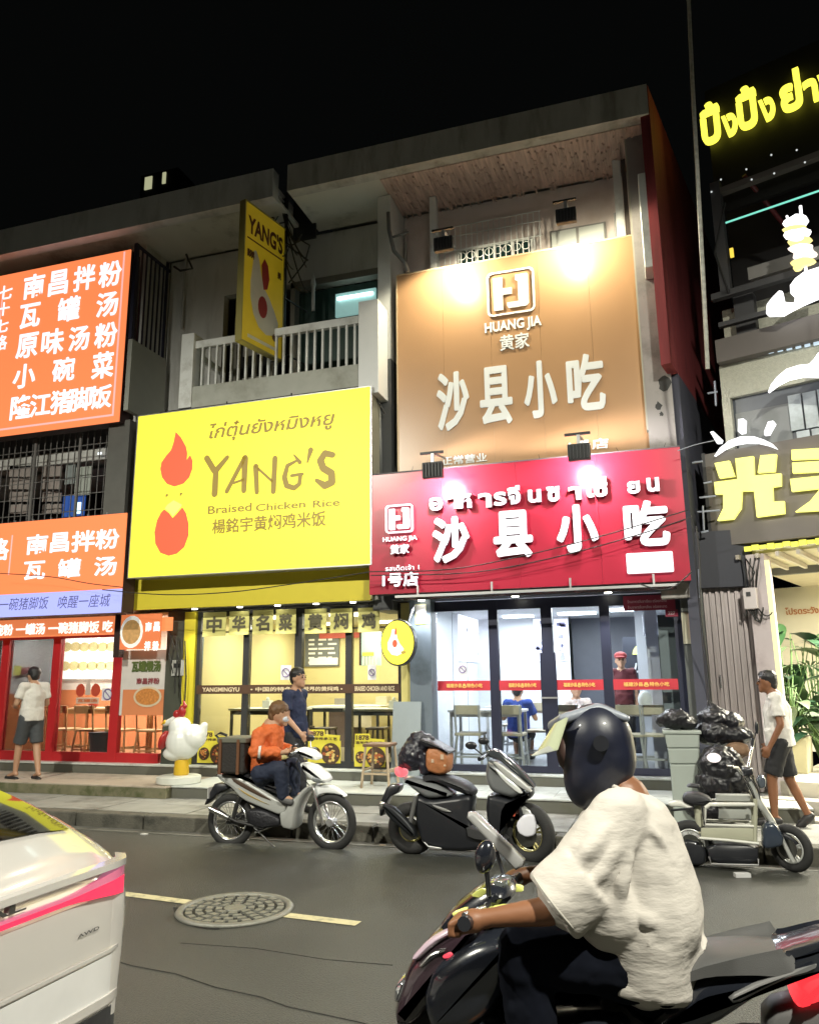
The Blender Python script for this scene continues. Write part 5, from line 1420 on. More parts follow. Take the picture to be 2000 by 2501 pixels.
mb = MB(G.m); a = G.px(*fz(1185, 340), -.3); b = G.px(*fz(1260, 620), -.3); mb.cyl((a[0], -.27, a[1]), (b[0], -.27, b[1]), .014, n=6); mb.build('skewer_stick', nwh, fg)
chunks = [(1310, 430, 340, 190, nwh), (1300, 520, 320, 110, nyl), (1330, 590, 370, 150, nwh), (1360, 680, 320, 130, nyl), (1330, 650, 200, 80, nwh), (1370, 770, 340, 110, npk), (1420, 860, 330, 130, npk), (1400, 960, 320, 110, nyl), (1330, 1030, 120, 90, nyl), (1400, 820, 260, 60, nwh)]
random.seed(9)
for i, (x, y, w_, h_, m) in enumerate(chunks):
    n = 12
    fblob([(x + w_ / 2 * math.cos(2 * PI * k / n) * random.uniform(.85, 1.1), y + h_ / 2 * math.sin(2 * PI * k / n) * random.uniform(.8, 1.1) - (math.cos(2 * PI * k / n) * h_ * .15)) for k in range(n)], m, -.34 - .004 * i, 'meat_piece', .05)
# hat brim arc lower down
def az(x, y): return 1700 + x / 3.993, 860 + y / 3.993
fblob([(700, 385), (730, 310), (790, 235), (880, 160), (1000, 122), (1100, 112), (1150, 60), (1190, 0), (1420, -60), (1420, 250), (1200, 235), (1030, 232), (900, 260), (800, 310)], nwh, -.3, 'brim_arc', conv=az)
# small lettering strip lights
for i in range(7):
    a = G.px(1855 + i * 22, 862 - i * 4, .1); gx('strip_light', led('strip_cool', (.6, .75, .85), 1), a[0], a[0] + .06, .08, .1, a[1] - .03, a[1] + .03)
# ---- garland and slatted awning
gd = thing('yellow_light_garland', 'row of short glowing yellow bars along the foot of the taupe fascia', 'garland', (1.3, 9.7, 3.0))
for i in range(22):
    a = .0 + i * .085
    MB(G.m).box(a, a + .075, -.03, .0, 3.02 + (i % 3) * .008, 3.075 + (i % 2) * .012).build('light_bar', led('bar_yellow', (.9, .88, .1), 1.1), gd)
slat = mat('awning_slat', (.42, .38, .32), .6, var=.15)
for i in range(16):
    a = -.1 + i * .22
    MB(G.m).prism([(a, 2.93), (a + .04, 2.93), (a + .04, 2.985), (a, 2.985)], -.05, 1.4).build('ceiling_slat', slat, rb_)
gx('ceiling', mat('warm_ceiling', (.55, .5, .36), .7), -.3, GEN, .1, 6, 2.995, 3.05)
# pillar, lit edge and interior
gx('pillar', mat('pink_grey_pillar', (.5, .44, .45), .7, var=.1, scale=3, dirt=(.38, .32, .33)), .0, .20, .0, .3, .2, 2.98)
gx('lit_edge', led('edge_yellow', (1, .95, .45), 1.0), .20, .25, .0, .03, 1.0, 2.9)
gx('rear_wall', mat('warm_cream', (.68, .64, .5), .7, var=.05), -1.4, GEN, 4.4, 4.5, .4, 3)
bx('side_wall', MATS['warm_cream'], rb_, 1.10, 1.17, 10.2, 15, .4, 3)
gx('platform', mat('cream_tile', (.6, .56, .45), .4, var=.12), .12, GEN, .0, 4.4, .25, .45)
gx('step', mat('step_grey', (.33, .31, .27), .5, var=.12), .0, GEN, -.32, .0, .13, .3)
gx('step', MATS['step_grey'], -.4, GEN, -.7, -.32, -.1, .17)
for k in range(3): gx('ceiling_panel', led('warm_panel', (1, .93, .68), 6), .9 + k * 1.3, 1.3 + k * 1.3, 1.2, 1.4, 2.93, 2.96)
for k in range(3):
    p = G.m @ Vector((1.1 + k * 1.3, 1.3, 2.88)); lamp('room_light', 'AREA', p, 330, (1, .95, .78), p - Vector((0, 0, 1)), .5, rb_)
p = G.m @ Vector((.55, 2.5, 2.5))
pendant = thing('pendant_lamp', 'dark tubular pendant lamp hanging in the cream restaurant', 'pendant lamp', tuple(p))
MB().cyl(p + Vector((0, 0, -.12)), p + Vector((0, 0, .12)), .05, n=12).build('shade', mat('dark_green_shade', (.06, .06, .05), .5), pendant)
MB().cyl(p + Vector((0, 0, .12)), p + Vector((0, 0, .45)), .006, n=5).build('cord', cablem, pendant)
a = G.px(1955, 1490, 4.3); mb = MB(G.m); put_text(mb, 'โปรดระวัง', a[0] - .25, a[0] + .25, a[1] - .06, a[1] + .06, 4.38, bold=.03); mb.build('wall_lettering', mat('terracotta_ink', (.4, .16, .06), .6), rb_)
# dark box above the folding shutter, shutter leaves, meter on the pillar
sh = thing('folding_shutter', 'dull corrugated folding steel shutter beside the barbecue restaurant pillar', 'shutter', (.75, 10.1, .3))
bx('header_box', mat('header_navy', (.02, .022, .035), .6), sh, .34, 1.08, 9.95, 10.3, 2.62, 3.3)
random.seed(21)
x = .50; i = 0
shc = mat('shutter_steel', (.34, .3, .3), .42, metal=.5, var=.35, scale=3, stretch=(9, 1, .15))
while x < 1.06:
    w2 = random.uniform(.02, .045)
    MB().prism([(x, .30), (x + w2, .30), (x + w2, 2.62), (x, 2.62)], 10.04 + (i % 2) * .03 + random.uniform(0, .01), 10.12).build('shutter_leaf', shc, sh)
    x += w2 + .003; i += 1
bx('handle', steel, sh, .60, .615, 10.0, 10.03, 1.45, 1.6)
bx('jamb', mat('jamb_green_grey', (.10, .105, .1), .7, var=.2), sh, .235, .49, 10.0, 10.3, .29, 2.7)
nt_ = thing('wall_notice', 'cream notice with a red and white end strip on the dark jamb', 'notice', (.3, 9.98, 2))
flatpost('notice_plate', mat('notice_cream', (.45, .43, .33), .6), nt_, cv, 1663, 1496, 1690, 1572, 9.97, .015)
flatpost('red_strip', led('notice_red', (.85, .12, .12), .7), nt_, cv, 1683, 1497, 1697, 1560, 9.955, .012)
flatpost('white_strip', led('notice_white', (.9, .9, .9), .8), nt_, cv, 1688, 1556, 1703, 1572, 9.955, .012)
mp_ = thing('meter_box', 'white meter box with looping wires on the pink grey pillar', 'meter box', (1.05, 9.8, 2.2))
a, b = G.px(1812, 1436, -.1); c, d = G.px(1850, 1486, -.1)
MB(G.m).box(a, c, -.1, -.005, d, b).build('box', mat('meter_pinkwhite', (.55, .5, .5), .5), mp_, bevel=.01)
MB(G.m).box(a + .04, c - .06, -.11, -.1, b - .1, b - .05).build('dial', blk, mp_)
for i in range(7):
    s = Vector((*G.px(1822 + i * 5, 1487, -.05)[:1], -.04, d)); e = s + Vector((random.uniform(-.12, .15), random.uniform(-.04, .0), random.uniform(-.05, .02)))
    m = s.lerp(e, .5) - Vector((0, 0, random.uniform(.1, .35)))
    MB(G.m).tube([s * (1 - t) ** 2 + m * 2 * t * (1 - t) + e * t * t for t in [k / 8 for k in range(9)]], .008, 5).build('cable', cablem, mp_)
for i in range(5):
    s = Vector((a + .02 + i * .03, -.03, b)); e = Vector((a + .0 + i * .05, 0, b + .35)); m = s.lerp(e, .5) + Vector((random.uniform(-.1, .1), -.05, 0))
    MB(G.m).tube([s, m, e], .008, 5).build('cable', cablem, mp_)
# ================================================================== long cables in the street
cabs = [([(1680, -40, 8.2), (1690, 180, 8.2), (1703, 420, 8.2), (1718, 700, 8.2), (1728, 900, 8.4)], .022, 'thick pale cable bundle dropping beside the side wall with the red glow', mat('pale_cable', (.4, .4, .36), .5, var=.6, scale=20)),
        ([(905, 1396, 9.3), (1100, 1390, 9.3), (1300, 1352, 9.3), (1500, 1300, 9.3), (1680, 1245, 9.3)], .007, 'upper thin black wire crossing the red sign', cablem),
        ([(905, 1405, 9.3), (1150, 1398, 9.3), (1350, 1362, 9.3), (1550, 1308, 9.3), (1690, 1262, 9.3)], .007, 'lower thin black wire crossing the red sign', cablem),
        ([(250, 1440, 9.2), (400, 1452, 9.2), (560, 1446, 9.2), (720, 1425, 9.2), (905, 1396, 9.2)], .007, 'thin wire sagging under the big yellow sign', cablem),
        ([(0, 1400, 9.2), (120, 1408, 9.2), (220, 1425, 9.2), (300, 1434, 9.2)], .006, 'thin wire crossing the low orange sign', cablem),
        ([(1560, 1425, 9.2), (1610, 1440, 9.2), (1650, 1430, 9.2), (1690, 1395, 9.2)], .008, 'short loop of wire at the right foot of the red sign', cablem),
        ([(1655, 1100, 9.3), (1700, 1085, 9.3), (1745, 1075, 9.3)], .005, 'pale thin wire beside the top right corner of the red sign', mat('wire_blue', (.3, .33, .4), .5)),
        ([(1700, 1285, 9.3), (1708, 1360, 9.3), (1712, 1500, 9.3), (1730, 1640, 9.6), (1745, 1800, 9.9)], .01, 'black wire running down beside the folding shutter', cablem)]
for pts, rr, l, m in cabs:
    P = [pv(*p) for p in pts]; Q = []
    for i in range(len(P) - 1):
        p0 = P[max(i - 1, 0)]; p1 = P[i]; p2 = P[i + 1]; p3 = P[min(i + 2, len(P) - 1)]
        for k in range(5):
            t = k / 5
            Q.append(.5 * ((2 * p1) + (p2 - p0) * t + (2 * p0 - 5 * p1 + 4 * p2 - p3) * t * t + (3 * p1 - p0 - 3 * p2 + p3) * t ** 3))
    Q.append(P[-1])
    MB().tube(Q, rr, 6).build('cable', m, None, label=l, cat='cable')

# pipes and brackets in the gap beside the red sign
pg = thing('pipe_brackets', 'small grey pipes and brackets on the wall beside the red sign end', 'pipes', (.55, 9.7, 2.7))
random.seed(8)
pipem = mat('pipe_blue_grey', (.3, .33, .4), .5)
for (u, v, w_) in ((1690, 1130, 26), (1708, 1215, 40), (1702, 1250, 55), (1712, 1300, 18), (1718, 1180, 20), (1728, 960, 24)):
    a = pv(u, v, 9.8); b = pv(u + w_, v - 4, 9.8); MB().cyl(a, b, .012, n=6).build('pipe', pipem, pg)
for (u, v, h_) in ((1716, 1235, 60), (1745, 930, 60), (1706, 1390, 70)):
    a = pv(u, v, 9.8); b = pv(u + 3, v + h_, 9.8); MB().cyl(a, b, .012, n=6).build('pipe', pipem, pg)
# far tower with two lit windows behind the roofs
ft = thing('far_tower', 'nearly black distant tower with two small lit windows above the left roof', 'building', (-24, 40, 0))
bx('tower_body', mat('tower_black', (.006, .006, .007), .9), ft, *sorted((pv(340, 500, 40).x, pv(430, 500, 40).x)), 40, 52, 0, pv(360, 425, 40).z)
for (u0, v0, u1, v1) in ((354, 432, 369, 458), (397, 420, 403, 445)):
    a = pv(u0, v0, 39.9); b = pv(u1, v1, 39.9)
    bx('window', led('far_window', (.5, .5, .3), .8, ), ft, a.x, b.x, 39.9, 39.98, b.z, a.z)
# ================================================================== people
skin_t = mat('skin_tan', (.42, .24, .15), .5, var=.06)
skin_b = mat('skin_brown', (.20, .085, .04), .5, var=.1)
hairm = mat('black_hair', (.012, .011, .012), .5, var=.2)
def V(*a): return Vector(a)
def hand_parts(w, d, side, s=1.0, spread=None, curl=.5):
    """palm and five fingers beyond wrist w, pointing along d; side = thumb direction"""
    d = Vector(d).normalized(); side = Vector(side); side = (side - d * side.dot(d)).normalized(); nrm = d.cross(side)
    P = [('c', w, w + d * .05 * s, .026 * s, .03 * s), ('c', w + d * .06 * s + side * .018 * s, w + d * .075 * s - side * .02 * s, .022 * s, .02 * s)]
    for i, ln in enumerate((.065, .075, .07, .055)):
        o = (1.5 - i) * .0205 * s
        a = w + d * .08 * s + side * o
        b = a + (d * (1 - curl * .3) + nrm * curl * .5).normalized() * ln * .5 * s
        c = b + (d * (1 - curl) + nrm * curl).normalized() * ln * .5 * s
        P += [('c', a, b, .0095 * s, .009 * s), ('c', b, c, .009 * s, .0075 * s)]
    a = w + d * .025 * s + side * .026 * s
    b = a + (d * .6 + side * .8).normalized() * .035 * s
    c = b + (d * .9 + side * .3).normalized() * .03 * s
    P += [('c', a, b, .0115 * s, .0105 * s), ('c', b, c, .0105 * s, .008 * s)]
    return P
def face_parts(hc, f, s=1.0):
    """nose, lips, chin, ears added to a head at hc facing f"""
    f = Vector(f).normalized(); l = V(0, 0, 1).cross(f).normalized()
    u = V(0, 0, 1)
    P = [('c', hc + f * .088 * s + u * .015 * s, hc + f * .112 * s - u * .018 * s, .009 * s, .014 * s),
         ('e', hc + f * .085 * s - u * .06 * s, (.022 * s, .028 * s, .013 * s)),
         ('e', hc + f * .07 * s - u * .095 * s, (.03 * s, .035 * s, .025 * s))]
    for q in (-1, 1):
        P.append(('e', hc + l * q * .08 * s - u * .012 * s, (.022 * s, .012 * s, .034 * s)))
    return P
def eyes(parent, hc, f, s=1.0):
    f = Vector(f).normalized(); l = V(0, 0, 1).cross(f).normalized()
    for q in (-1, 1):
        mb = MB(); c = hc + f * .088 * s + l * q * .032 * s + V(0, 0, .012 * s); mb.ell(c, (.011 * s,) * 3, 8, 6)
        mb.build('eye', mat('eye_dark', (.03, .02, .02), .2), parent, smooth=True)
        mb = MB(); mb.cyl(c + l * .018 * s + V(0, 0, .022 * s) + f * .004, c - l * .018 * s + V(0, 0, .022 * s) + f * .004, .004 * s, n=6)
        mb.build('eyebrow', hairm, parent)
def make_person(label, base, f, J, skinm, shirt, trousers, shoes, s=.92, hair=True, long_trousers=False, sleeve=.6, group=None, voxel=.011, sleeve_long=False, curl=.5, hand_side=None, barefoot=False):
    """J: joints in local axes (x forward, y left, z up, for a 1.7 m figure)"""
    f = Vector((f[0], f[1], 0)).normalized(); l = V(0, 0, 1).cross(f)
    B = Vector(base)
    def w(p): return B + f * p[0] * s + l * p[1] * s + V(0, 0, p[2] * s)
    D = dict(head=(.02, 0, 1.58), neck=(0, 0, 1.45), chest=(0, 0, 1.25), belly=(0.01, 0, 1.05), pelvis=(0, 0, .93),
             shL=(0, .175, 1.39), shR=(0, -.175, 1.39), elL=(-.02, .22, 1.11), elR=(-.02, -.22, 1.11), wrL=(.06, .22, .88), wrR=(.06, -.22, .88),
             hipL=(0, .09, .9), hipR=(0, -.09, .9), knL=(.03, .1, .49), knR=(.03, -.1, .49), anL=(0, .1, .08), anR=(0, -.1, .08), toeL=(.17, .11, .03), toeR=(.17, -.11, .03), look=(1, 0, 0))
    D.update(J)
    P = {k: w(v) for k, v in D.items() if k != 'look'}
    lk = (f * D['look'][0] + l * D['look'][1]).normalized()
    t = thing('person', label, 'person', base, 0, group)
    B_ = []
    hc = P['head']
    B_ += [('e', hc + V(0, 0, .02 * s), (.088 * s, .088 * s, .105 * s)), ('e', hc + lk * .02 * s - V(0, 0, .04 * s), (.07 * s, .07 * s, .08 * s))]
    B_ += face_parts(hc, lk, s)
    B_ += [('c', P['neck'] - V(0, 0, .03), hc - V(0, 0, .06 * s) - lk * .015, .056 * s, .052 * s)]
    B_ += [('c', P['neck'] - V(0, 0, .05 * s), P['chest'], .09 * s, .125 * s), ('c', P['chest'], P['belly'], .125 * s, .115 * s), ('c', P['belly'], P['pelvis'], .115 * s, .125 * s)]
    for q in 'LR':
        sh, el, wr = P['sh' + q], P['el' + q], P['wr' + q]
        B_ += [('c', P['neck'] - V(0, 0, .06 * s), sh, .06 * s, .058 * s), ('c', sh, el, .053 * s, .04 * s), ('c', el, wr, .04 * s, .027 * s)]
        d = (wr - el).normalized(); hs_ = f if hand_side is None else (f * hand_side[0] + l * hand_side[1] + V(0, 0, hand_side[2]))
        if abs(hs_.normalized().dot(d)) > .95: hs_ = V(0, 0, 1)
        B_ += hand_parts(wr, d, hs_, s * 1.05, curl=curl)
        hp, kn, an, to = P['hip' + q], P['kn' + q], P['an' + q], P['toe' + q]
        B_ += [('c', hp, kn, .088 * s, .058 * s), ('c', kn, kn.lerp(an, .35) - (0 * f), .056 * s, .054 * s), ('c', kn.lerp(an, .35), an, .054 * s, .034 * s), ('c', an, to, .036 * s, .026 * s), ('c', an, an - (to - an).normalized() * .04 * s - V(0, 0, .02 * s), .034 * s, .032 * s)]
    body = skin('body', B_, voxel, skinm, t, 2)
    eyes(body, hc, lk, s)
    if hair:
        H = [('e', hc + V(0, 0, .05 * s) - lk * .015 * s, (.098 * s, .098 * s, .092 * s)), ('e', hc - lk * .05 * s, (.062 * s, .075 * s, .085 * s)), ('c', hc + lk * .05 * s + V(0, 0, .098 * s), hc + lk * .075 * s + V(0, 0, .085 * s), .03 * s, .02 * s)]
        skin('hair', H, voxel, hairm, body, 1, disp=.02, dsize=.03)
    # shirt
    g = 1.0
    ch, be, pe = P['chest'], P['belly'], P['pelvis']
    Sx = [('c', P['neck'] - V(0, 0, .07 * s), ch, .10 * s, .148 * s), ('c', ch, be, .148 * s, .15 * s), ('c', be, pe + V(0, 0, .06 * s), .15 * s, .15 * s), ('f', be - l * .03 * s, pe - l * .03 * s - V(0, 0, .07 * s), .15 * s, .152 * s), ('f', be + l * .03 * s, pe + l * .03 * s - V(0, 0, .07 * s), .15 * s, .152 * s),
          ('c', ch + l * .055 * s, pe + l * .05 * s + V(0, 0, .02 * s), .12 * s, .125 * s), ('c', ch - l * .055 * s, pe - l * .05 * s + V(0, 0, .02 * s), .12 * s, .125 * s)]
    for q in 'LR':
        sh, el, wr = P['sh' + q], P['el' + q], P['wr' + q]
        Sx += [('c', P['neck'] - V(0, 0, .07 * s), sh, .066 * s, .072 * s)]
        if sleeve_long: Sx += [('c', sh, el, .072 * s, .06 * s), ('c', el, el.lerp(wr, .88), .06 * s, .046 * s)]
        else: Sx += [('c', sh, sh.lerp(el, sleeve * .7), .066 * s, .064 * s), ('f', sh.lerp(el, sleeve * .6), sh.lerp(el, sleeve + .1), .068 * s, .072 * s)]
    skin('shirt', Sx, voxel, shirt, body, 2, disp=.022, dsize=.07)
    Tx = [('c', pe + V(0, 0, .02 * s), pe - V(0, 0, .02 * s), .135 * s, .135 * s)]
    for q in 'LR':
        hp, kn, an = P['hip' + q], P['kn' + q], P['an' + q]
        if long_trousers: Tx += [('c', hp, kn, .105 * s, .078 * s), ('c', kn, an + V(0, 0, .03 * s), .078 * s, .06 * s)]
        else: Tx += [('c', hp, hp.lerp(kn, .6), .108 * s, .095 * s), ('f', hp.lerp(kn, .4), hp.lerp(kn, .9), .098 * s, .098 * s)]
    skin('trousers', Tx, voxel, trousers, body, 2, disp=.015, dsize=.06)
    if shoes:
        for q in 'LR':
            an, to = P['an' + q], P['toe' + q]
            if barefoot:
                d = (to - an); d.z = 0
                bk = an - V(0, 0, .07 * s)
                skin('sandal', [('c', an - V(0, 0, .085 * s) - d.normalized() * .05 * s, to - V(0, 0, .025 * s) + d.normalized() * .02, .036 * s, .04 * s)], voxel, shoes, body, 1)
            else:
                skin('shoe', [('c', an - V(0, 0, .02 * s), to, .05 * s, .042 * s), ('c', an - V(0, 0, .03 * s), an - (to - an).normalized() * .045 * s - V(0, 0, .035 * s), .045 * s, .04 * s)], voxel, shoes, body, 1)
    t['_P'] = 0
    return t, body, P
white_c = mat('white_cotton', (.62, .60, .56), .9, var=.06, scale=4, bump=.15, bscale=120)
# man at the left, seen from behind and the side, holding a parcel
t1, b1, P1 = make_person('man in white T-shirt and dark shorts holding takeaway outside the orange shop', (-8.55, 9.2, .29), (-.93, .35), dict(
    head=(.05, .0, 1.56), elL=(.02, .25, 1.13), wrL=(.26, .14, 1.08), elR=(.0, -.23, 1.12), wrR=(.24, -.12, 1.05), knL=(.12, .1, .49), anL=(.17, .1, .08), toeL=(.34, .12, .03), knR=(-.03, -.1, .49), anR=(-.16, -.1, .08), toeR=(.0, -.12, .03)),
    skin_t, white_c, mat('charcoal_shorts', (.05, .055, .06), .8), mat('sandal_black', (.02, .02, .02), .6), s=.9, barefoot=True)
hb = P1['chest']
pr_ = MB(MATS and None)
fr1 = Frame(P1['chest'].x, P1['chest'].y)
for i in range(7):
    a = P1['chest'] + V(random.uniform(-.02, .12), -.150 + random.uniform(-.002, .002), random.uniform(-.25, .12))
bagm = MB(); c = P1['wrR'] + V(-.1, .02, .02)
tb_ = thing('takeaway_bag', 'clear takeaway bag of red and green food held outside the orange shop', 'bag', tuple(c))
skin('bag', [('e', c, (.1, .09, .12)), ('e', c + V(.0, 0, .11), (.07, .06, .08))], .012, mat('bag_clear', (.45, .47, .3), .3, var=.4, scale=14), tb_, 2, disp=.03, dsize=.04)
skin('food_tub', [('e', c + V(0, 0, -.11), (.1, .08, .05))], .012, mat('tub_red', (.22, .03, .02), .4), tb_, 1)
# navy man walking behind the white motorbike
t2, b2, P2 = make_person('man in a navy T-shirt walking behind the white motorbike', (-4.13, 8.5, .15), (1, -.12), dict(
    head=(.04, 0, 1.59), elL=(-.08, .21, 1.13), wrL=(.05, .23, .93), elR=(.02, -.22, 1.12), wrR=(.22, -.22, .94), knL=(-.06, .1, .5), anL=(-.25, .1, .12), toeL=(-.1, .1, .04), knR=(.16, -.1, .5), anR=(.2, -.1, .08), toeR=(.37, -.1, .03)),
    skin_t, mat('navy_cotton', (.012, .02, .055), .85, bump=.1), mat('black_trousers', (.015, .015, .018), .8), mat('shoe_black', (.02, .02, .02), .5), s=.92, long_trousers=True)
# man at the right walking up the steps to the left
t4, b4, P4 = make_person('man in a loose white T-shirt and black shorts climbing the step beside the e-bike', (1.03, 8.75, .15), (-.95, .15), dict(
    head=(.07, 0, 1.56), neck=(.01, 0, 1.44), elL=(-.03, .23, 1.1), wrL=(.1, .23, .87), elR=(.02, -.23, 1.1), wrR=(.13, -.22, .88), knL=(.12, .1, .52), anL=(.13, .1, .1), toeL=(.3, .1, .05), knR=(-.05, -.1, .49), anR=(-.2, -.1, .12), toeR=(-.1, -.1, .0)),
    skin_b, white_c, mat('black_shorts', (.012, .012, .014), .8), mat('shoe_dark', (.02, .018, .018), .5), s=.88)
# people inside
make_person('man in a blue shirt sitting with his back to the glass in the snack shop', (-2.05, 11.45, -.02), (0, 1), dict(knL=(.4, .12, .88), knR=(.4, -.12, .88), hipL=(0, .09, .93), hipR=(0, -.09, .93), anL=(.4, .12, .56), anR=(.4, -.12, .56), toeL=(.55, .12, .52), toeR=(.55, -.12, .52), wrL=(.3, .2, 1.2), wrR=(.3, -.2, 1.2), elL=(.1, .26, 1.15), elR=(.1, -.26, 1.15)),
            skin_t, mat('blue_cotton', (.02, .05, .25), .85), MATS['black_shorts'], MATS['shoe_dark'], s=.9, voxel=.016)
make_person('woman in a pale patterned shirt sitting in the middle of the snack shop', (-1.28, 12.0, -.02), (.3, -1), dict(knL=(.4, .12, .88), knR=(.4, -.12, .88), anL=(.4, .12, .56), anR=(.4, -.12, .56), toeL=(.55, .12, .52), toeR=(.55, -.12, .52), wrL=(.3, .2, 1.2), wrR=(.3, -.2, 1.2), elL=(.1, .26, 1.15), elR=(.1, -.26, 1.15)),
            skin_t, mat('patterned_shirt', (.5, .42, .4), .85, var=.6, scale=25), MATS['black_shorts'], MATS['shoe_dark'], s=.9, voxel=.016)
tw, bw, PW = make_person('worker in red cap and maroon uniform standing at the back of the snack shop', (-.62, 12.2, FL), (.1, -1), dict(), skin_t, mat('maroon_uniform', (.09, .015, .02), .8), MATS['black_trousers'], MATS['shoe_dark'], s=.88, voxel=.016, long_trousers=True, hair=False)
skin('cap', [('e', PW['head'] + V(0, 0, .07), (.095, .095, .065)), ('e', PW['head'] + V(0, -.09, .05), (.07, .06, .015))], .012, mat('cap_red', (.3, .03, .03), .7), bw, 1)
# ================================================================== white hen statue
hn = thing('hen_statue', 'big white hen statue with red comb on a yellow leg and round white plinth', 'statue', (-6.1, 9.35, .29))
HY = 9.35
hx_, _ = px(445, 1850, HY)
def hp_(u, v): x, z = px(u, v, HY); return x, z
hw_ = mat('hen_white_paint', (.74, .76, .72), .25, var=.03, coat=.4)
c0_ = pv(448, 1812, HY)
skin('hen_body', [('e', c0_, (.235, .22, .235)), ('e', pv(440, 1778, HY), (.15, .16, .15)), ('e', pv(470, 1800, HY), (.19, .18, .17)), ('c', pv(425, 1760, HY), pv(402, 1768, HY), .06, .035), ('c', pv(490, 1790, HY), pv(499, 1772, HY), .09, .05), ('e', pv(432, 1840, HY), (.19, .17, .10))], .013, hw_, hn, 6)
skin('comb', [('e', pv(432, 1745, HY), (.055, .04, .06)), ('e', pv(445, 1738, HY), (.055, .045, .085)), ('c', pv(452, 1725, HY), pv(448, 1712, HY), .03, .012)], .01, mat('hen_red', (.35, .02, .02), .35), hn, 3)
skin('wing', [('e', pv(400, 1808, HY - .12), (.05, .09, .13), (20, 'Y'))], .01, MATS['hen_red'], hn, 2)
skin('beak', [('c', pv(403, 1764, HY - .02), pv(394, 1770, HY - .02), .03, .008)], .008, mat('hen_yellow', (.6, .38, .02), .4), hn, 1)
for q in (-.08, ): MB().ell(pv(422, 1768, HY - .1), (.012,) * 3, 8, 6).build('eye', blk, hn)
x, z = px(442, 1888, HY)
MB().lathe([(.085, .0), (.1, .05), (.095, .14), (.085, .22)], (c0_.x - .01, HY, .36), 20).build('leg', MATS['hen_yellow'], hn, smooth=40)
MB().lathe([(.27, 0), (.285, .015), (.285, .09), (.26, .1)], (c0_.x - .01, HY - .05, .285), 32).build('plinth', mat('plinth_white', (.6, .62, .56), .4), hn, smooth=35)
# ================================================================== two wheelers
tyre = mat('tyre_rubber', (.018, .018, .018), .75, bump=.2)
rimm = mat('rim_silver', (.75, .76, .76), .22, metal=.9, var=.05)
goldr = mat('rim_gold', (.5, .45, .2), .3, metal=.8)
blkp = mat('black_plastic', (.015, .016, .02), .35, coat=.3)
seatm = mat('seat_vinyl', (.02, .02, .024), .5, bump=.2, bscale=200)
silverp = mat('silver_paint', (.5, .51, .49), .3, metal=.3, coat=.6, var=.03)
whitep = mat('white_gloss', (.78, .8, .8), .2, coat=.8, var=.02)
greyp = mat('grey_gloss', (.23, .24, .25), .28, metal=.3, coat=.6, var=.04)
taill = led('tail_light_red', (1, .12, .14), 1.5)
def wheel(t, c, r, wdt, rm, spokes=0, mag=0, yaw=0, rr=.055):
    """tyre, rim, hub and spokes as parts; yaw steers the wheel"""
    T = Matrix.Translation(c) @ Matrix.Rotation(R(yaw), 4, 'Z')
    w_ = MB(T).torus((0, 0, 0), r - rr, rr, 'y', 36, 10, wdt / rr / 2).build('tyre', tyre, t, smooth=True)
    MB(T).torus((0, 0, 0), r - rr * 1.9, .013, 'y', 36, 6, 2.2).build('rim', rm, w_, smooth=True)
    MB(T).cyl((0, -.05, 0), (0, .05, 0), .035, n=14).build('hub', alu, w_)
    MB(T).cyl((0, -.052, 0), (0, -.046, 0), r * .42, n=26).build('brake_disc', mat('disc_dark', (.12, .12, .11), .35, metal=.8), w_) if mag else None
    if spokes:
        mb = MB(T)
        for k in range(spokes):
            a = 2 * PI * k / spokes; b = a + (.5 if k % 2 else -.5)
            mb.cyl((.03 * math.cos(b), .02 * (1 if k % 2 else -1), .03 * math.sin(b)), ((r - rr * 1.9) * math.cos(a), 0, (r - rr * 1.9) * math.sin(a)), .0025, n=4)
        mb.build('spokes', steel, w_, kind='stuff')
    for k in range(mag):
        a = 2 * PI * k / mag + .3
        o = MB(T); q = (r - rr * 1.8)
        for s in (-.13, .13):
            o.cyl((.03 * math.cos(a), -.012, .03 * math.sin(a)), (q * math.cos(a + s), -.012, q * math.sin(a + s)), .011, .009, n=6)
        o.build('spoke', rm, w_)
    return w_
def panel(name, pts, conv, Y, yc, hw, m, t, inset=.02, **k):
    P = [px(*conv(*p), Y) for p in pts]
    return MB().pillow(P, yc, hw, inset).build(name, m, t, smooth=50, **k)
def tub(name, pts, r, m, t, n=8):
    return MB().tube(pts, r, n).build(name, m, t, smooth=50)
def refine(pts, n=1):
    """Chaikin rounding of a closed outline"""
    for _ in range(n):
        q = []
        for i in range(len(pts)):
            a = pts[i]; b = pts[(i + 1) % len(pts)]
            q += [(a[0] * .8 + b[0] * .2, a[1] * .8 + b[1] * .2), (a[0] * .2 + b[0] * .8, a[1] * .2 + b[1] * .8)]
        pts = q
    return pts
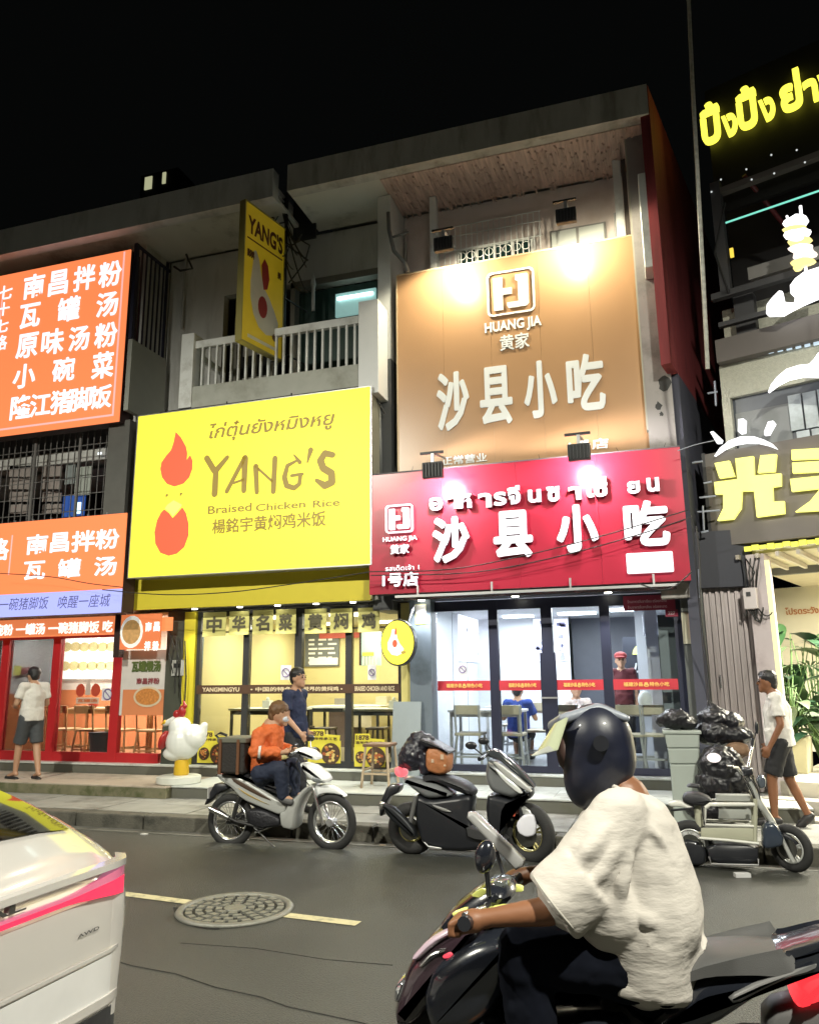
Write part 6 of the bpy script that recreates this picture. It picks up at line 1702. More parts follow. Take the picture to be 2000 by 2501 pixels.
# ---------------------------------------------------------------- white underbone motorbike
BYY = 7.43
def bz(x, y): return 480 + x / 4.105, 1680 + y / 4.105
def B3(x, y, dy=0): p = pv(*bz(x, y), BYY); return Vector((p.x, BYY + dy, p.z))
wbk = thing('motorcycle', 'white and silver underbone motorbike with a black delivery box standing at the kerb', 'motorcycle', (B3(850, 1500).x, BYY, 0))
wheel(wbk, B3(345, 1330), .262, .07, rimm, 28, 0, 0, .042)
wheel(wbk, B3(1355, 1345), .268, .07, rimm, 28, 0, -6, .042)
bp = lambda nm, pts, m, yc=0, hw=.08, ins=.025, rf=1: panel(nm, refine(pts, rf), bz, BYY, BYY + yc, hw, m, wbk, ins)
bp('mudguard', [(95, 1180), (180, 1000), (215, 945), (330, 955), (350, 1010), (250, 1040), (175, 1120)], blkp, 0, .06, .01)
bp('side_panel', [(240, 858), (330, 848), (480, 880), (620, 965), (830, 1095), (960, 1150), (900, 1270), (700, 1190), (500, 1105), (400, 990), (300, 930)], silverp, -.07, .035, .02)
bp('side_panel', [(240, 858), (330, 848), (480, 880), (620, 965), (830, 1095), (960, 1150), (900, 1270), (700, 1190), (500, 1105), (400, 990), (300, 930)], silverp, .07, .035, .02)
bp('tail_cowl', [(235, 860), (340, 845), (560, 930), (560, 1060), (420, 980), (300, 925)], silverp, 0, .06, .02)
bp('side_stripe', [(400, 885), (470, 910), (640, 1010), (820, 1120), (720, 1090), (560, 1010), (430, 935)], mat('stripe_dark', (.07, .045, .03), .4), -.1, .012, .004)
bp('side_stripe', [(450, 975), (560, 1045), (700, 1120), (800, 1165), (690, 1125), (540, 1055)], mat('stripe_gold', (.35, .25, .08), .4), -.1, .011, .003)
bp('leg_shield', [(1190, 945), (1100, 1000), (1035, 1075), (960, 1130), (935, 1210), (870, 1235), (890, 1390), (1020, 1420), (1045, 1230), (1110, 1080), (1215, 990)], silverp, 0, .12, .03)
bp('front_cowl', [(1065, 745), (1120, 742), (1210, 775), (1310, 855), (1345, 915), (1320, 955), (1210, 945), (1150, 900), (1100, 830)], whitep, 0, .12, .05)
bp('headlight', [(1200, 870), (1290, 880), (1325, 925), (1290, 945), (1215, 935)], mat('lens_grey', (.25, .27, .28), .1, coat=1), -.05, .075, .02)
bp('handlebar_cover', [(1005, 605), (1090, 588), (1170, 620), (1235, 670), (1238, 725), (1160, 715), (1090, 690), (1030, 650)], whitep, 0, .11, .04)
bp('headlight', [(1180, 640), (1232, 680), (1236, 718), (1190, 705)], mat('lens_warm', (.8, .8, .6), .1, coat=1, emit=(1, .95, .7), es=.5), 0, .09, .02)
bp('front_fender', [(1175, 1100), (1178, 1000), (1230, 965), (1340, 965), (1440, 1010), (1520, 1100), (1420, 1065), (1310, 1055), (1240, 1075), (1215, 1110)], whitep, 0, .05, .02)
bp('engine_block', [(540, 1200), (700, 1200), (870, 1280), (880, 1380), (700, 1400), (560, 1370)], mat('engine_dark', (.03, .03, .035), .45, metal=.5, bump=.4), 0, .1, .03)
bp('inner_body', [(440, 980), (640, 1060), (900, 1200), (880, 1300), (640, 1220), (520, 1150)], blkp, 0, .055, .02)
bp('seat', [(300, 850), (360, 810), (600, 860), (800, 930), (930, 985), (940, 1060), (860, 1080), (700, 1000), (480, 900)], seatm, 0, .1, .04)
bp('tail_light', [(222, 820), (265, 812), (290, 850), (280, 870), (240, 872)], taill, 0, .05, .015)
for sy in (-.085, .085):
    tub('fork_leg', [B3(1195, 980, sy), B3(1232, 1110, sy), B3(1300, 1365, sy)], .016, steel, wbk)
    tub('shock_absorber', [B3(470, 1080, sy), B3(400, 1330, sy)], .022, mat('shock_dark', (.06, .06, .06), .4, metal=.6), wbk)
    tub('swing_arm', [B3(560, 1330, sy), B3(345, 1335, sy)], .017, MATS['shock_dark'], wbk)
tub('exhaust', [B3(205, 1190, -.13), B3(300, 1235, -.13), B3(392, 1285, -.13)], [.026, .033, .026], steel, wbk, 12)
tub('exhaust_pipe', [B3(392, 1285, -.13), B3(470, 1325, -.12), B3(535, 1345, -.1), B3(700, 1400, -.06)], .014, MATS['shock_dark'], wbk)
tub('foot_peg', [B3(690, 1410, -.2), B3(700, 1410, .1)], .012, steel, wbk)
tub('side_stand', [B3(620, 1390, -.08), B3(880, 1560, -.2)], .009, steel, wbk)
tub('grab_rail', [B3(290, 880, -.08), B3(250, 860, -.09), B3(290, 830, -.09), B3(400, 830, -.09)], .009, steel, wbk)
tub('handlebar', [B3(1070, 640, -.3), B3(1060, 625, -.1), B3(1060, 625, .1), B3(1070, 640, .3)], .012, steel, wbk)
for sy in (-.3, .3):
    tub('grip', [B3(1070, 640, sy), B3(1062, 630, sy - .1 * (1 if sy > 0 else -1))], .018, blkp, wbk)
tub('mirror_stalk', [B3(1060, 620, .2), B3(1050, 540, .22)], .007, steel, wbk)
MB().ell(B3(1048, 520, .22), (.05, .015, .035), 12, 8).build('mirror', blkp, wbk, smooth=True)
tub('rear_arch', [B3(205, 1150, 0), B3(250, 1060, 0), B3(340, 1015, 0), B3(430, 1015, 0)], .022, mat('arch_grey', (.35, .36, .35), .4, metal=.5), wbk)
MB().box(B3(160, 1060).x - .004, B3(160, 1060).x + .004, BYY - .09, BYY + .09, B3(160, 1100).z, B3(160, 990).z).build('number_plate', mat('plate_grey', (.5, .5, .48), .5), wbk)
tub('cable', [B3(1090, 650, -.1), B3(1050, 760, -.12), B3(1120, 900, -.11), B3(1200, 1000, -.09)], .005, cablem, wbk, 5)
tub('chain_cover', [B3(350, 1290, .09), B3(560, 1280, .09)], .03, blkp, wbk)
# delivery box
db = thing('delivery_box', 'black and brown delivery bag strapped on the rear of the white motorbike', 'delivery bag', tuple(B3(430, 850)))
a = B3(300, 500); b = B3(560, 850)
MB().box(a.x, b.x, BYY - .18, BYY + .18, b.z, a.z).build('bag_body', mat('bag_black', (.02, .017, .015), .7, var=.4, bump=.3), db, bevel=.03)
MB().box(a.x + .0, b.x + .02, BYY - .19, BYY + .19, a.z - .04, a.z + .015).build('bag_lid', mat('bag_lid_grey', (.12, .12, .09), .7), db, bevel=.015)
MB().box(a.x + .03, a.x + .06, BYY - .195, BYY - .18, b.z, a.z).build('strap', mat('strap_brown', (.12, .05, .02), .7), db)
MB().box(b.x - .08, b.x - .05, BYY - .195, BYY - .18, b.z, a.z).build('strap', MATS['strap_brown'], db)
tub('carry_handle', [B3(300, 520, -.1), B3(245, 470, -.1), B3(290, 445, -.1), B3(355, 470, -.1)], .014, blkp, db)
# its rider: orange jacket, looking down at a phone
s = .9
orj = mat('orange_jacket', (.60, .13, .03), .7, var=.12, scale=7, bump=.2)
rd = thing('person', 'delivery rider in an orange jacket sitting on the white motorbike looking down', 'person', tuple(B3(700, 1500)) )
rd.location.z = 0
hc = B3(835, 255); nk = B3(760, 390)
A = lambda x, y, dy: B3(x, y, dy)
body_p = [('e', hc, (.09, .085, .105)), ('e', hc + V(.03, 0, -.05), (.06, .065, .07)), ('c', nk, hc + V(-.01, 0, -.06), .05, .05), ('c', nk, A(720, 600, 0), .1, .12), ('c', A(720, 600, 0), A(690, 830, 0), .12, .14)] + face_parts(hc, (.9, 0, -.35), .9)
for q in (-1, 1):
    sh = A(715, 460, .17 * q); el = A(700, 620, .23 * q); wr = A(905, 640, .13 * q)
    hip = A(690, 840, .09 * q); kn = A(905, 790, .14 * q); an = A(930, 1080, .12 * q) if q < 0 else A(940, 1090, .12 * q); to = A(1000, 1110, .12 * q)
    body_p += [('c', nk + V(0, 0, -.04), sh, .06, .055), ('c', sh, el, .05, .04), ('c', el, wr, .04, .027)] + hand_parts(wr, (.9, -.3 * q, .2), (0, -q, .6), .9, curl=.7)
    body_p += [('c', hip, kn, .085, .06), ('c', kn, an, .055, .035), ('c', an, to, .036, .028)]
body = skin('body', body_p, .010, skin_t, rd, 2)
J_ = [('c', nk + V(-.01, 0, -.02), nk + V(-.015, 0, -.05), .085, .1), ('c', nk + V(0, 0, -.05), A(720, 600, 0), .125, .15), ('c', A(720, 600, 0), A(690, 800, 0), .15, .155)]
for q in (-1, 1):
    sh = A(715, 460, .17 * q); el = A(700, 620, .23 * q); wr = A(905, 640, .13 * q)
    J_ += [('c', nk + V(0, 0, -.05), sh, .07, .075), ('c', sh, el, .078, .066), ('c', el, el.lerp(wr, .85), .066, .05)]
jk = skin('jacket', J_, .010, orj, body, 2, disp=.035, dsize=.06)
T_ = [('c', A(690, 830, 0), A(700, 870, 0), .15, .15)]
for q in (-1, 1):
    T_ += [('c', A(690, 850, .09 * q), A(905, 800, .14 * q), .105, .085), ('c', A(905, 800, .14 * q), A(925, 1060, .12 * q), .085, .06)]
skin('trousers', T_, .010, mat('navy_trousers', (.012, .018, .04), .8, bump=.1), body, 2, disp=.02, dsize=.06)
for q in (-1, 1):
    skin('sandal', [('c', A(915, 1095, .12 * q), A(1000, 1125, .12 * q), .042, .036)], .010, mat('sandal_grey', (.1, .1, .1), .6), body, 1)
skin('hair', [('e', hc + V(-.015, 0, .035), (.105, .098, .095)), ('e', hc + V(-.06, 0, -.02), (.06, .08, .1)), ('c', hc + V(-.08, 0, -.02), A(740, 330, 0), .05, .03)], .010, mat('brown_hair', (.12, .06, .025), .6, var=.4, scale=20), body, 1, disp=.02, dsize=.03)
skin('face_mask', [('e', hc + V(.062, 0, -.055), (.036, .055, .038))], .009, mat('mask_pale', (.5, .55, .62), .8), body, 1)
for z_, w_ in ((A(700, 560, 0), 0), ):
    for q in (-1, 1):
        el = A(700, 620, .23 * q); wr = A(905, 640, .13 * q); p = el.lerp(wr, .18)
        d = (wr - el).normalized(); MB().cyl(p - d * .012, p + d * .012, .072, .07, n=16).build('reflective_band', mat('reflective_grey', (.6, .6, .55), .4), jk)
MB().box(A(800, 400, 0).x, A(815, 400, 0).x + .01, BYY - .05, BYY - .035, A(800, 560, 0).z, A(800, 400, 0).z).build('zip_strip', mat('grey_zip', (.4, .36, .34), .6), jk)
ph = thing('phone', 'dark phone held by the delivery rider', 'phone', tuple(A(950, 600, 0)))
MB().box(-.035, .035, -.005, .005, -.07, .07, Matrix.Translation(A(955, 600, -.02)) @ Matrix.Rotation(R(60), 4, 'Y') @ Matrix.Rotation(R(90), 4, 'Z')).build('phone_case', blkp, ph)
# ---------------------------------------------------------------- grey scooter
def sz(x, y): return 900 + x / 3.592, 1740 + y / 3.592
SYY = 7.42
def S3(x, y, dy=0): p = pv(*sz(x, y), SYY); return Vector((p.x, SYY + dy, p.z))
sc = thing('scooter', 'grey and black maxi scooter with gold rims parked in front of the snack shop', 'scooter', (S3(900, 1000).x, SYY, 0))
wheel(sc, S3(380, 1015), .235, .12, goldr, 0, 5, 0, .062)
wheel(sc, S3(1405, 1060), .262, .11, goldr, 0, 5, -22, .058)
sp_ = lambda nm, pts, m, yc=0, hw=.1, ins=.03, rf=1: panel(nm, refine(pts, rf), sz, SYY, SYY + yc, hw, m, sc, ins)
sp_('rear_cowl', [(320, 555), (420, 560), (560, 590), (660, 630), (785, 720), (640, 745), (540, 750), (430, 680), (360, 620)], greyp, 0, .14, .05)
sp_('seat', [(470, 545), (620, 530), (760, 560), (880, 610), (950, 685), (940, 730), (820, 700), (700, 640), (560, 590)], seatm, 0, .13, .05)
sp_('under_body', [(430, 690), (560, 750), (780, 720), (945, 700), (920, 960), (1000, 1020), (1180, 1060), (1150, 1160), (900, 1210), (640, 1200), (480, 1130), (430, 900)], blkp, 0, .13, .05)
sp_('footboard', [(880, 960), (1060, 1010), (1240, 1090), (1210, 1130), (900, 1090)], mat('floor_black', (.03, .03, .032), .6), 0, .17, .02)
sp_('muffler', [(165, 770), (260, 790), (380, 900), (460, 1000), (470, 1070), (400, 1040), (230, 900)], mat('muffler_black', (.02, .022, .025), .45, metal=.5), -.16, .045, .03)
sp_('muffler_tip', [(145, 770), (170, 760), (205, 775), (175, 830), (150, 830)], steel, -.16, .035, .01)
sp_('apron', [(1055, 405), (1150, 430), (1260, 520), (1350, 620), (1385, 695), (1290, 745), (1190, 720), (1090, 680), (1040, 560)], greyp, 0, .16, .06)
sp_('lower_apron', [(1060, 700), (1180, 720), (1290, 750), (1440, 650), (1455, 735), (1330, 800), (1235, 830), (1225, 1010), (1190, 1090), (1060, 990), (1040, 820)], blkp, 0, .13, .05)
sp_('nose_trim', [(1110, 415), (1180, 430), (1320, 540), (1460, 665), (1440, 690), (1310, 610), (1180, 500)], silverp, -.13, .03, .01)
sp_('nose_trim', [(1120, 470), (1200, 520), (1350, 640), (1385, 690), (1340, 690), (1220, 590)], mat('white_lens', (.7, .72, .7), .15, coat=1), -.15, .02, .008)
sp_('windscreen', [(1035, 330), (1130, 310), (1300, 450), (1470, 640), (1455, 665), (1280, 520), (1150, 410), (1060, 390)], mat('screen_dark', (.04, .045, .05), .12, coat=1), 0, .09, .02)
sp_('front_fender', [(1235, 835), (1290, 815), (1400, 815), (1490, 880), (1530, 980), (1500, 1000), (1440, 920), (1320, 900), (1250, 960)], silverp, 0, .075, .03)
sp_('fender_glare', [(1310, 960), (1370, 880), (1460, 870), (1490, 960), (1480, 1060), (1400, 1080), (1330, 1040)], mat('glare_white', (.75, .75, .82), .2, coat=.8), -.09, .03, .02)  # white piece painting the glare on the front fender
sp_('indicator', [(1250, 840), (1300, 850), (1305, 900), (1270, 890)], mat('indicator_orange', (.6, .1, .05), .3, emit=(1, .2, .1), es=.2), -.1, .02, .006)
sp_('tail_light', [(248, 480), (290, 470), (325, 520), (320, 565), (280, 560), (255, 530)], taill, 0, .11, .02)
sp_('mudguard', [(110, 800), (190, 620), (300, 620), (280, 700), (190, 740), (140, 900), (115, 905)], blkp, 0, .07, .01)
sp_('side_trim', [(590, 785), (700, 820), (770, 855), (700, 850), (610, 810)], alu, -.135, .012, .004)
tub('handlebar', [S3(1040, 380, -.32), S3(1060, 365, -.1), S3(1060, 365, .1), S3(1040, 380, .32)], .014, blkp, sc)
for sy in (-.32, .32):
    tub('grip', [S3(1040, 380, sy), S3(1046, 376, sy * .68)], .02, blkp, sc)
    tub('brake_lever', [S3(1060, 370, sy * .6), S3(1075, 372, sy)], .006, steel, sc)
    tub('mirror_stalk', [S3(1050, 365, sy * .6), S3(980, 290, sy * .8)], .007, blkp, sc)
    MB().ell(S3(955, 270, sy * .8), (.055, .018, .035), 12, 8).build('mirror', blkp, sc, smooth=True)
    tub('fork_leg', [S3(1330, 800, sy * .28), S3(1405, 1060, sy * .28)], .02, blkp, sc)
tub('side_stand', [S3(500, 1100, -.1), S3(560, 1150, -.14), S3(680, 1165, -.16)], .009, alu, sc)
tub('shock_absorber', [S3(450, 720, -.13), S3(400, 960, -.13)], .022, mat('shock_red', (.2, .2, .2), .4, metal=.5), sc)
bgm = mat('rain_bag', (.02, .02, .03), .35, var=.4, bump=.3, coat=.2)
sb1 = skin('backpack', [('e', S3(390, 370), (.12, .13, .15)), ('c', S3(330, 420), S3(440, 230), .08, .07), ('c', S3(440, 230), S3(520, 470), .07, .09), ('c', S3(430, 200), S3(560, 235), .035, .03), ('c', S3(290, 380), S3(400, 190), .03, .025)], .012, bgm, None, 2, disp=.04, dsize=.05, label='crumpled black backpack on the rear rack of the grey scooter', cat='backpack')
bk = thing('carrier_bag', 'brown printed carrier bag with a black flap on the seat of the grey scooter', 'bag', tuple(S3(630, 540)))
P = [px(*sz(*p), SYY) for p in refine([(525, 300), (650, 285), (730, 350), (722, 520), (640, 550), (520, 500)], 1)]
MB().pillow(P, SYY, .13, .035).build('bag_body', mat('brown_bag', (.38, .15, .06), .5, var=.35, scale=16, bump=.6, bscale=20), bk, smooth=60)
P = [px(*sz(*p), SYY) for p in refine([(470, 215), (560, 230), (740, 330), (738, 360), (640, 310), (510, 300)], 1)]
MB().pillow(P, SYY, .15, .02).build('bag_flap', mat('flap_black', (.02, .02, .025), .4, bump=.3), bk, smooth=60)
a = S3(665, 420); 
for (dx, dz, w_, h_) in ((0, .02, .03, .045), (-.09, -.01, .025, .03), (.03, -.04, .02, .015)):
    MB().box(a.x + dx, a.x + dx + w_, SYY - .136, SYY - .131, a.z + dz, a.z + dz + h_).build('bag_print', mat('print_pale', (.55, .4, .28), .6), bk)
# ---------------------------------------------------------------- electric bicycle
def ez(x, y): return 1560 + x / 3.718, 1600 + y / 3.718
EY = 7.55
def E3(x, y, dy=0): p = pv(*ez(x, y), EY); return Vector((p.x, EY + dy, p.z))
eb = thing('electric_bicycle', 'beige framed electric bicycle with black saddle parked beside the rubbish bags', 'e-bike', (E3(900, 1800).x, EY, 0))
olive = mat('olive_beige_paint', (.38, .38, .29), .4, coat=.3, var=.08)
ewhite = mat('pearl_frame', (.6, .6, .55), .35, coat=.4)
c_ = E3(1395, 1870); wheel(eb, Vector((c_.x, EY, .188)), .188, .07, silverp, 0, 5, -38, .04)
c_ = E3(480, 1840); wheel(eb, Vector((c_.x, EY, .188)), .188, .07, silverp, 0, 5, 0, .04)
ep = lambda nm, pts, m, yc=0, hw=.05, ins=.015, rf=1: panel(nm, refine(pts, rf), ez, EY, EY + yc, hw, m, eb, ins)
ep('saddle', [(392, 1290), (420, 1245), (520, 1232), (640, 1280), (672, 1325), (640, 1345), (590, 1370), (460, 1360), (400, 1330)], seatm, 0, .085, .03)
ep('saddle', [(430, 1215), (460, 1180), (560, 1190), (560, 1225)], seatm, .12, .05, .01)
tub('seat_post', [E3(530, 1370), E3(560, 1620)], .032, olive, eb)
ep('rear_fender', [(260, 1330), (360, 1315), (470, 1350), (510, 1400), (470, 1405), (380, 1370), (280, 1375)], ewhite, 0, .06, .01)
tub('rear_rack', [E3(290, 1400, -.06), E3(420, 1390, -.06), E3(500, 1380, -.06)], .01, blkp, eb)
for sy in (-.11, .11):
    tub('frame_rail', [E3(600, 1370, sy), E3(640, 1340, sy), E3(1040, 1340, sy)], .017, ewhite, eb)
    tub('frame_rail', [E3(600, 1370, sy), E3(600, 1520, sy), E3(1040, 1535, sy)], .012, ewhite, eb)
    tub('frame_post', [E3(1045, 1290, sy), E3(1045, 1690, sy)], .016, olive, eb)
    tub('deck_edge', [E3(540, 1635, sy * 1.2), E3(800, 1655, sy * 1.2), E3(1075, 1685, sy * 1.2)], .012, ewhite, eb)
ep('side_board', [(560, 1550), (1040, 1550), (1040, 1670), (560, 1640)], olive, -.1, .008, .003, 0)
ep('side_board', [(730, 1370), (1030, 1370), (1030, 1510), (730, 1510)], mat('grey_board_e', (.3, .31, .29), .5), .09, .008, .003, 0)
ep('side_board', [(700, 1270), (1010, 1275), (1010, 1330), (700, 1325)], mat('grey_board_f', (.28, .29, .27), .5), .05, .06, .003, 0)
ep('battery_box', [(600, 1690), (1080, 1695), (1080, 1890), (640, 1880)], blkp, 0, .11, .02)
ep('motor_cover', [(400, 1650), (560, 1680), (620, 1780), (600, 1900), (450, 1900), (380, 1800)], blkp, 0, .08, .03)
tub('stand', [E3(630, 1800, -.13), E3(650, 1865, -.14), E3(1070, 1875, -.14), E3(1070, 1820, -.13)], .008, alu, eb)
tub('head_tube', [E3(1000, 1150), E3(1100, 1350), E3(1210, 1520)], .03, silverp, eb)
tub('steering_stem', [E3(960, 1060), E3(1000, 1150)], .03, steel, eb)
tub('fork_leg', [E3(1210, 1500, -.06), E3(1390, 1860, -.07)], .018, silverp, eb)
tub('fork_leg', [E3(1210, 1500, .06), E3(1390, 1860, .07)], .018, silverp, eb)
ep('front_fairing', [(1110, 1510), (1230, 1505), (1310, 1640), (1300, 1720), (1180, 1750), (1110, 1735)], mat('blue_black_gloss', (.03, .04, .06), .25, coat=.7), -.02, .09, .03)
ep('front_fender', [(1300, 1600), (1420, 1660), (1500, 1760), (1480, 1780), (1390, 1700), (1290, 1660)], blkp, 0, .05, .01)
tub('handlebar', [E3(820, 985, -.28), E3(880, 1000, -.2), E3(940, 1100, -.1), E3(960, 1080, 0), E3(1000, 1040, .1), E3(1040, 900, .2), E3(1060, 850, .26)], .012, steel, eb)
tub('grip', [E3(820, 985, -.28), E3(760, 975, -.34)], .018, blkp, eb)
tub('grip', [E3(1060, 850, .26), E3(1070, 780, .3)], .018, blkp, eb)
tub('mirror_stalk', [E3(1050, 870, .24), E3(1080, 760, .24), E3(1095, 700, .24)], .006, blkp, eb)
MB().ell(E3(1098, 675, .24), (.018, .015, .055), 12, 8).build('mirror', blkp, eb, smooth=True)
ep('headlight', [(1060, 1120), (1110, 1075), (1155, 1120), (1150, 1200), (1090, 1215)], mat('lamp_housing', (.12, .14, .17), .2, coat=.8, metal=.4), 0, .055, .02)
ep('control_box', [(930, 1020), (1030, 1010), (1040, 1090), (950, 1100)], blkp, 0, .06, .02)
random.seed(4)
for i in range(5):
    s_ = E3(860 + i * 20, 1010 + i * 8, -.15 + i * .04); e_ = E3(1060 + i * 12, 1350 + i * 25, 0); m_ = s_.lerp(e_, .5) + V(random.uniform(0, .12), -.05, random.uniform(.02, .1))
    tub('cable', [s_ * (1 - t) ** 2 + m_ * 2 * t * (1 - t) + e_ * t * t for t in [k / 8 for k in range(9)]], .004, cablem, eb, 5)
# litter
lt = MB().box(-.06, .06, -.03, .03, 0, .03); o = lt.build('litter', mat('litter_white', (.55, .55, .55), .7), None, label='small white paper scrap on the asphalt under the e-bike', cat='litter'); o.location = (.47, 7.28, 0); o.rotation_euler = (0, 0, .3)
# ---------------------------------------------------------------- rubbish bins and bags
binm = mat('bin_grey_green', (.33, .37, .34), .5, var=.08)
bs = thing('rubbish_bins', 'stack of tall grey plastic bins with black rubbish bags on top', 'bin', tuple(pv(1665, 1900, 8.75)))
bs.location.z = .15
BYv = 8.75
tops = [(685, 845, 225, 552, 258, 550), (848, 990, 262, 550, 280, 546), (993, 1420, 283, 545, 315, 540)]
for (y0, y1, a0, a1, b0, b1) in tops:
    p = [px(*ez(a0, y0), BYv), px(*ez(a1, y0), BYv), px(*ez(b1, y1), BYv), px(*ez(b0, y1), BYv)]
    if y1 > 1200: p[2] = (p[2][0], .15); p[3] = (p[3][0], .15)
    MB().prism(p, BYv, BYv + .36).build('bin_body', binm, bs, bevel=.015)
p0 = px(*ez(225, 685), BYv); p1 = px(*ez(552, 685), BYv)
MB().box(p0[0] - .015, p1[0] + .015, BYv - .015, BYv + .375, p0[1] - .035, p0[1]).build('bin_rim', binm, bs, bevel=.01)
bagm_ = mat('bin_bag_black', (.009, .009, .012), .38, var=.3, spec=.5, bump=.6, bscale=14)
def bagp(x, y, dy=.15): p = pv(*ez(x, y), BYv); return Vector((p.x, BYv + dy, p.z))
def rub(name, parts, lbl, m=bagm_, disp=.06):
    return skin(name, parts, .014, m, None, 1, disp=disp, dsize=.07, label=lbl, cat='rubbish bag', group='black rubbish bags beside the e-bike')
rub('rubbish_bag', [('e', bagp(330, 590), (.17, .15, .10)), ('e', bagp(220, 600), (.08, .1, .06)), ('e', bagp(430, 620), (.12, .12, .07)), ('c', bagp(370, 520), bagp(385, 495), .03, .015)], 'tied black rubbish bag lying on top of the grey bins')
rub('rubbish_bag', [('e', bagp(700, 590, .3), (.17, .18, .12)), ('e', bagp(850, 620, .3), (.14, .14, .1)), ('c', bagp(690, 500, .3), bagp(650, 430, .3), .05, .02)], 'knotted black rubbish bag at the top of the pile by the shutter')
rub('rubbish_bag', [('e', bagp(700, 720, .25), (.19, .2, .14)), ('e', bagp(900, 740, .2), (.17, .16, .09))], 'wide black rubbish bag in the middle of the pile by the shutter')
rub('rubbish_bag', [('e', bagp(740, 1000, -.1), (.22, .2, .2)), ('e', bagp(700, 1150, -.1), (.2, .2, .15)), ('e', bagp(880, 1100, -.1), (.16, .18, .15))], 'big glossy black rubbish bag standing lowest behind the e-bike')
rub('cardboard_scrap', [('e', bagp(900, 870, .1), (.12, .1, .08))], 'brown cardboard scrap stuck between the black rubbish bags', mat('cardboard', (.2, .12, .07), .8), .03)
rub('rubbish_bag', [('e', bagp(640, 1380, 0), (.25, .2, .12)), ('e', bagp(880, 1400, 0), (.2, .2, .12)), ('e', bagp(760, 1250, .1), (.28, .2, .14))], 'flat black rubbish bag on the pavement under the pile')
q = bagp(665, 905, -.32)
MB().add([(q.x + .065 * math.cos(2 * PI * k / 18), q.y, q.z + .045 * math.sin(2 * PI * k / 18)) for k in range(18)] + [(q.x + .065 * math.cos(2 * PI * k / 18), q.y + .012, q.z + .045 * math.sin(2 * PI * k / 18)) for k in range(18)], [tuple(range(17, -1, -1)), tuple(range(18, 36))] + [(k, (k + 1) % 18, 18 + (k + 1) % 18, 18 + k) for k in range(18)]).build('oval_sticker', mat('sticker_pinkwhite', (.85, .8, .82), .4, emit=(1, .9, .92), es=.35), None, label='white oval sticker on the big black rubbish bag', cat='sticker')
# ---------------------------------------------------------------- plants in the restaurant
def plant_pot(lx, ly, z, s, lbl, hgt, leaf, n, kindl):
    p = Vector((lx, ly, z))
    t = thing('potted_plant', lbl, 'plant', tuple(p))
    T = Matrix.Translation(p) @ Matrix.Rotation(R(-20), 4, 'Z')
    if s: MB(T).add([(-s * .85, -s * .85, 0), (s * .85, -s * .85, 0), (s * .85, s * .85, 0), (-s * .85, s * .85, 0), (-s, -s, .42), (s, -s, .42), (s, s, .42), (-s, s, .42)], [(0, 3, 2, 1), (4, 5, 6, 7), (0, 1, 5, 4), (1, 2, 6, 5), (2, 3, 7, 6), (3, 0, 4, 7)]).build('planter', mat('planter_beige', (.42, .4, .27), .6), t, bevel=.012)
    base = p + V(0, 0, .42 if s else 0)
    st = MB()
    for k in range(n):
        a = random.uniform(0, 2 * PI); h = random.uniform(.35, 1) * hgt; out = random.uniform(.1, .42)
        tip = base + V(math.cos(a) * out, math.sin(a) * out, h)
        mid = base.lerp(tip, .55) + V(0, 0, .1)
        st.tube([base, mid, tip], [.012, .009, .006], 5)
        d = (tip - mid).normalized()
        L = leaf * random.uniform(.7, 1.25); side = d.cross(V(0, 0, 1)).normalized(); dn = (V(math.cos(a), math.sin(a), 0) * .8 + V(0, 0, random.uniform(-.35, .5))).normalized()
        lf_ = MB(); rows = 7
        if kindl == 'fan':
            for q in range(9):
                an_ = (q - 4) * .3
                dd = (dn * math.cos(an_) + side * math.sin(an_)).normalized(); ss = dd.cross(V(0, 0, 1)).normalized() * L * .045
                lf_.add([tip, tip + dd * L * .5 + ss, tip + dd * L - V(0, 0, L * .12), tip + dd * L * .5 - ss], [(0, 1, 2, 3)])
        else:
            vs = []; 
            for q in range(rows):
                u = q / (rows - 1); wd = L * .26 * math.sin(PI * min(1, u * .93 + .06)) ; c = tip + dn * L * u - V(0, 0, L * .45 * u * u)
                vs += [c - side * wd + V(0, 0, wd * .3), c, c + side * wd + V(0, 0, wd * .3)]
            lf_.add(vs, [f for q in range(rows - 1) for f in ((q * 3, q * 3 + 1, q * 3 + 4, q * 3 + 3), (q * 3 + 1, q * 3 + 2, q * 3 + 5, q * 3 + 4))])
        lf_.build('leaf', leafm[k % 3], t, smooth=True)
    st.build('stems', mat('stem_green', (.06, .12, .03), .6), t, smooth=True)
leafm = [mat('leaf_green', (.025, .07, .025), .45, var=.3), mat('leaf_dark', (.012, .04, .02), .4, var=.3), mat('leaf_pale', (.08, .12, .06), .5, var=.3)]
random.seed(31)
plant_pot(1.42, 10.75, .45, .17, 'leafy plant in a square beige planter beside the walking man', .75, .3, 26, 'leaf')
plant_pot(1.85, 11.7, .45, 0, 'tall fan palm behind the planter in the cream restaurant', 1.75, .42, 26, 'fan')
plant_pot(1.5, 11.6, .45, 0, 'tall broad leafed plant left of the fan palm', 1.95, .5, 30, 'leaf')
plant_pot(1.85, 10.9, .45, 0, 'pale leafed bushy plant at the right edge of the picture', 1.1, .32, 26, 'leaf')
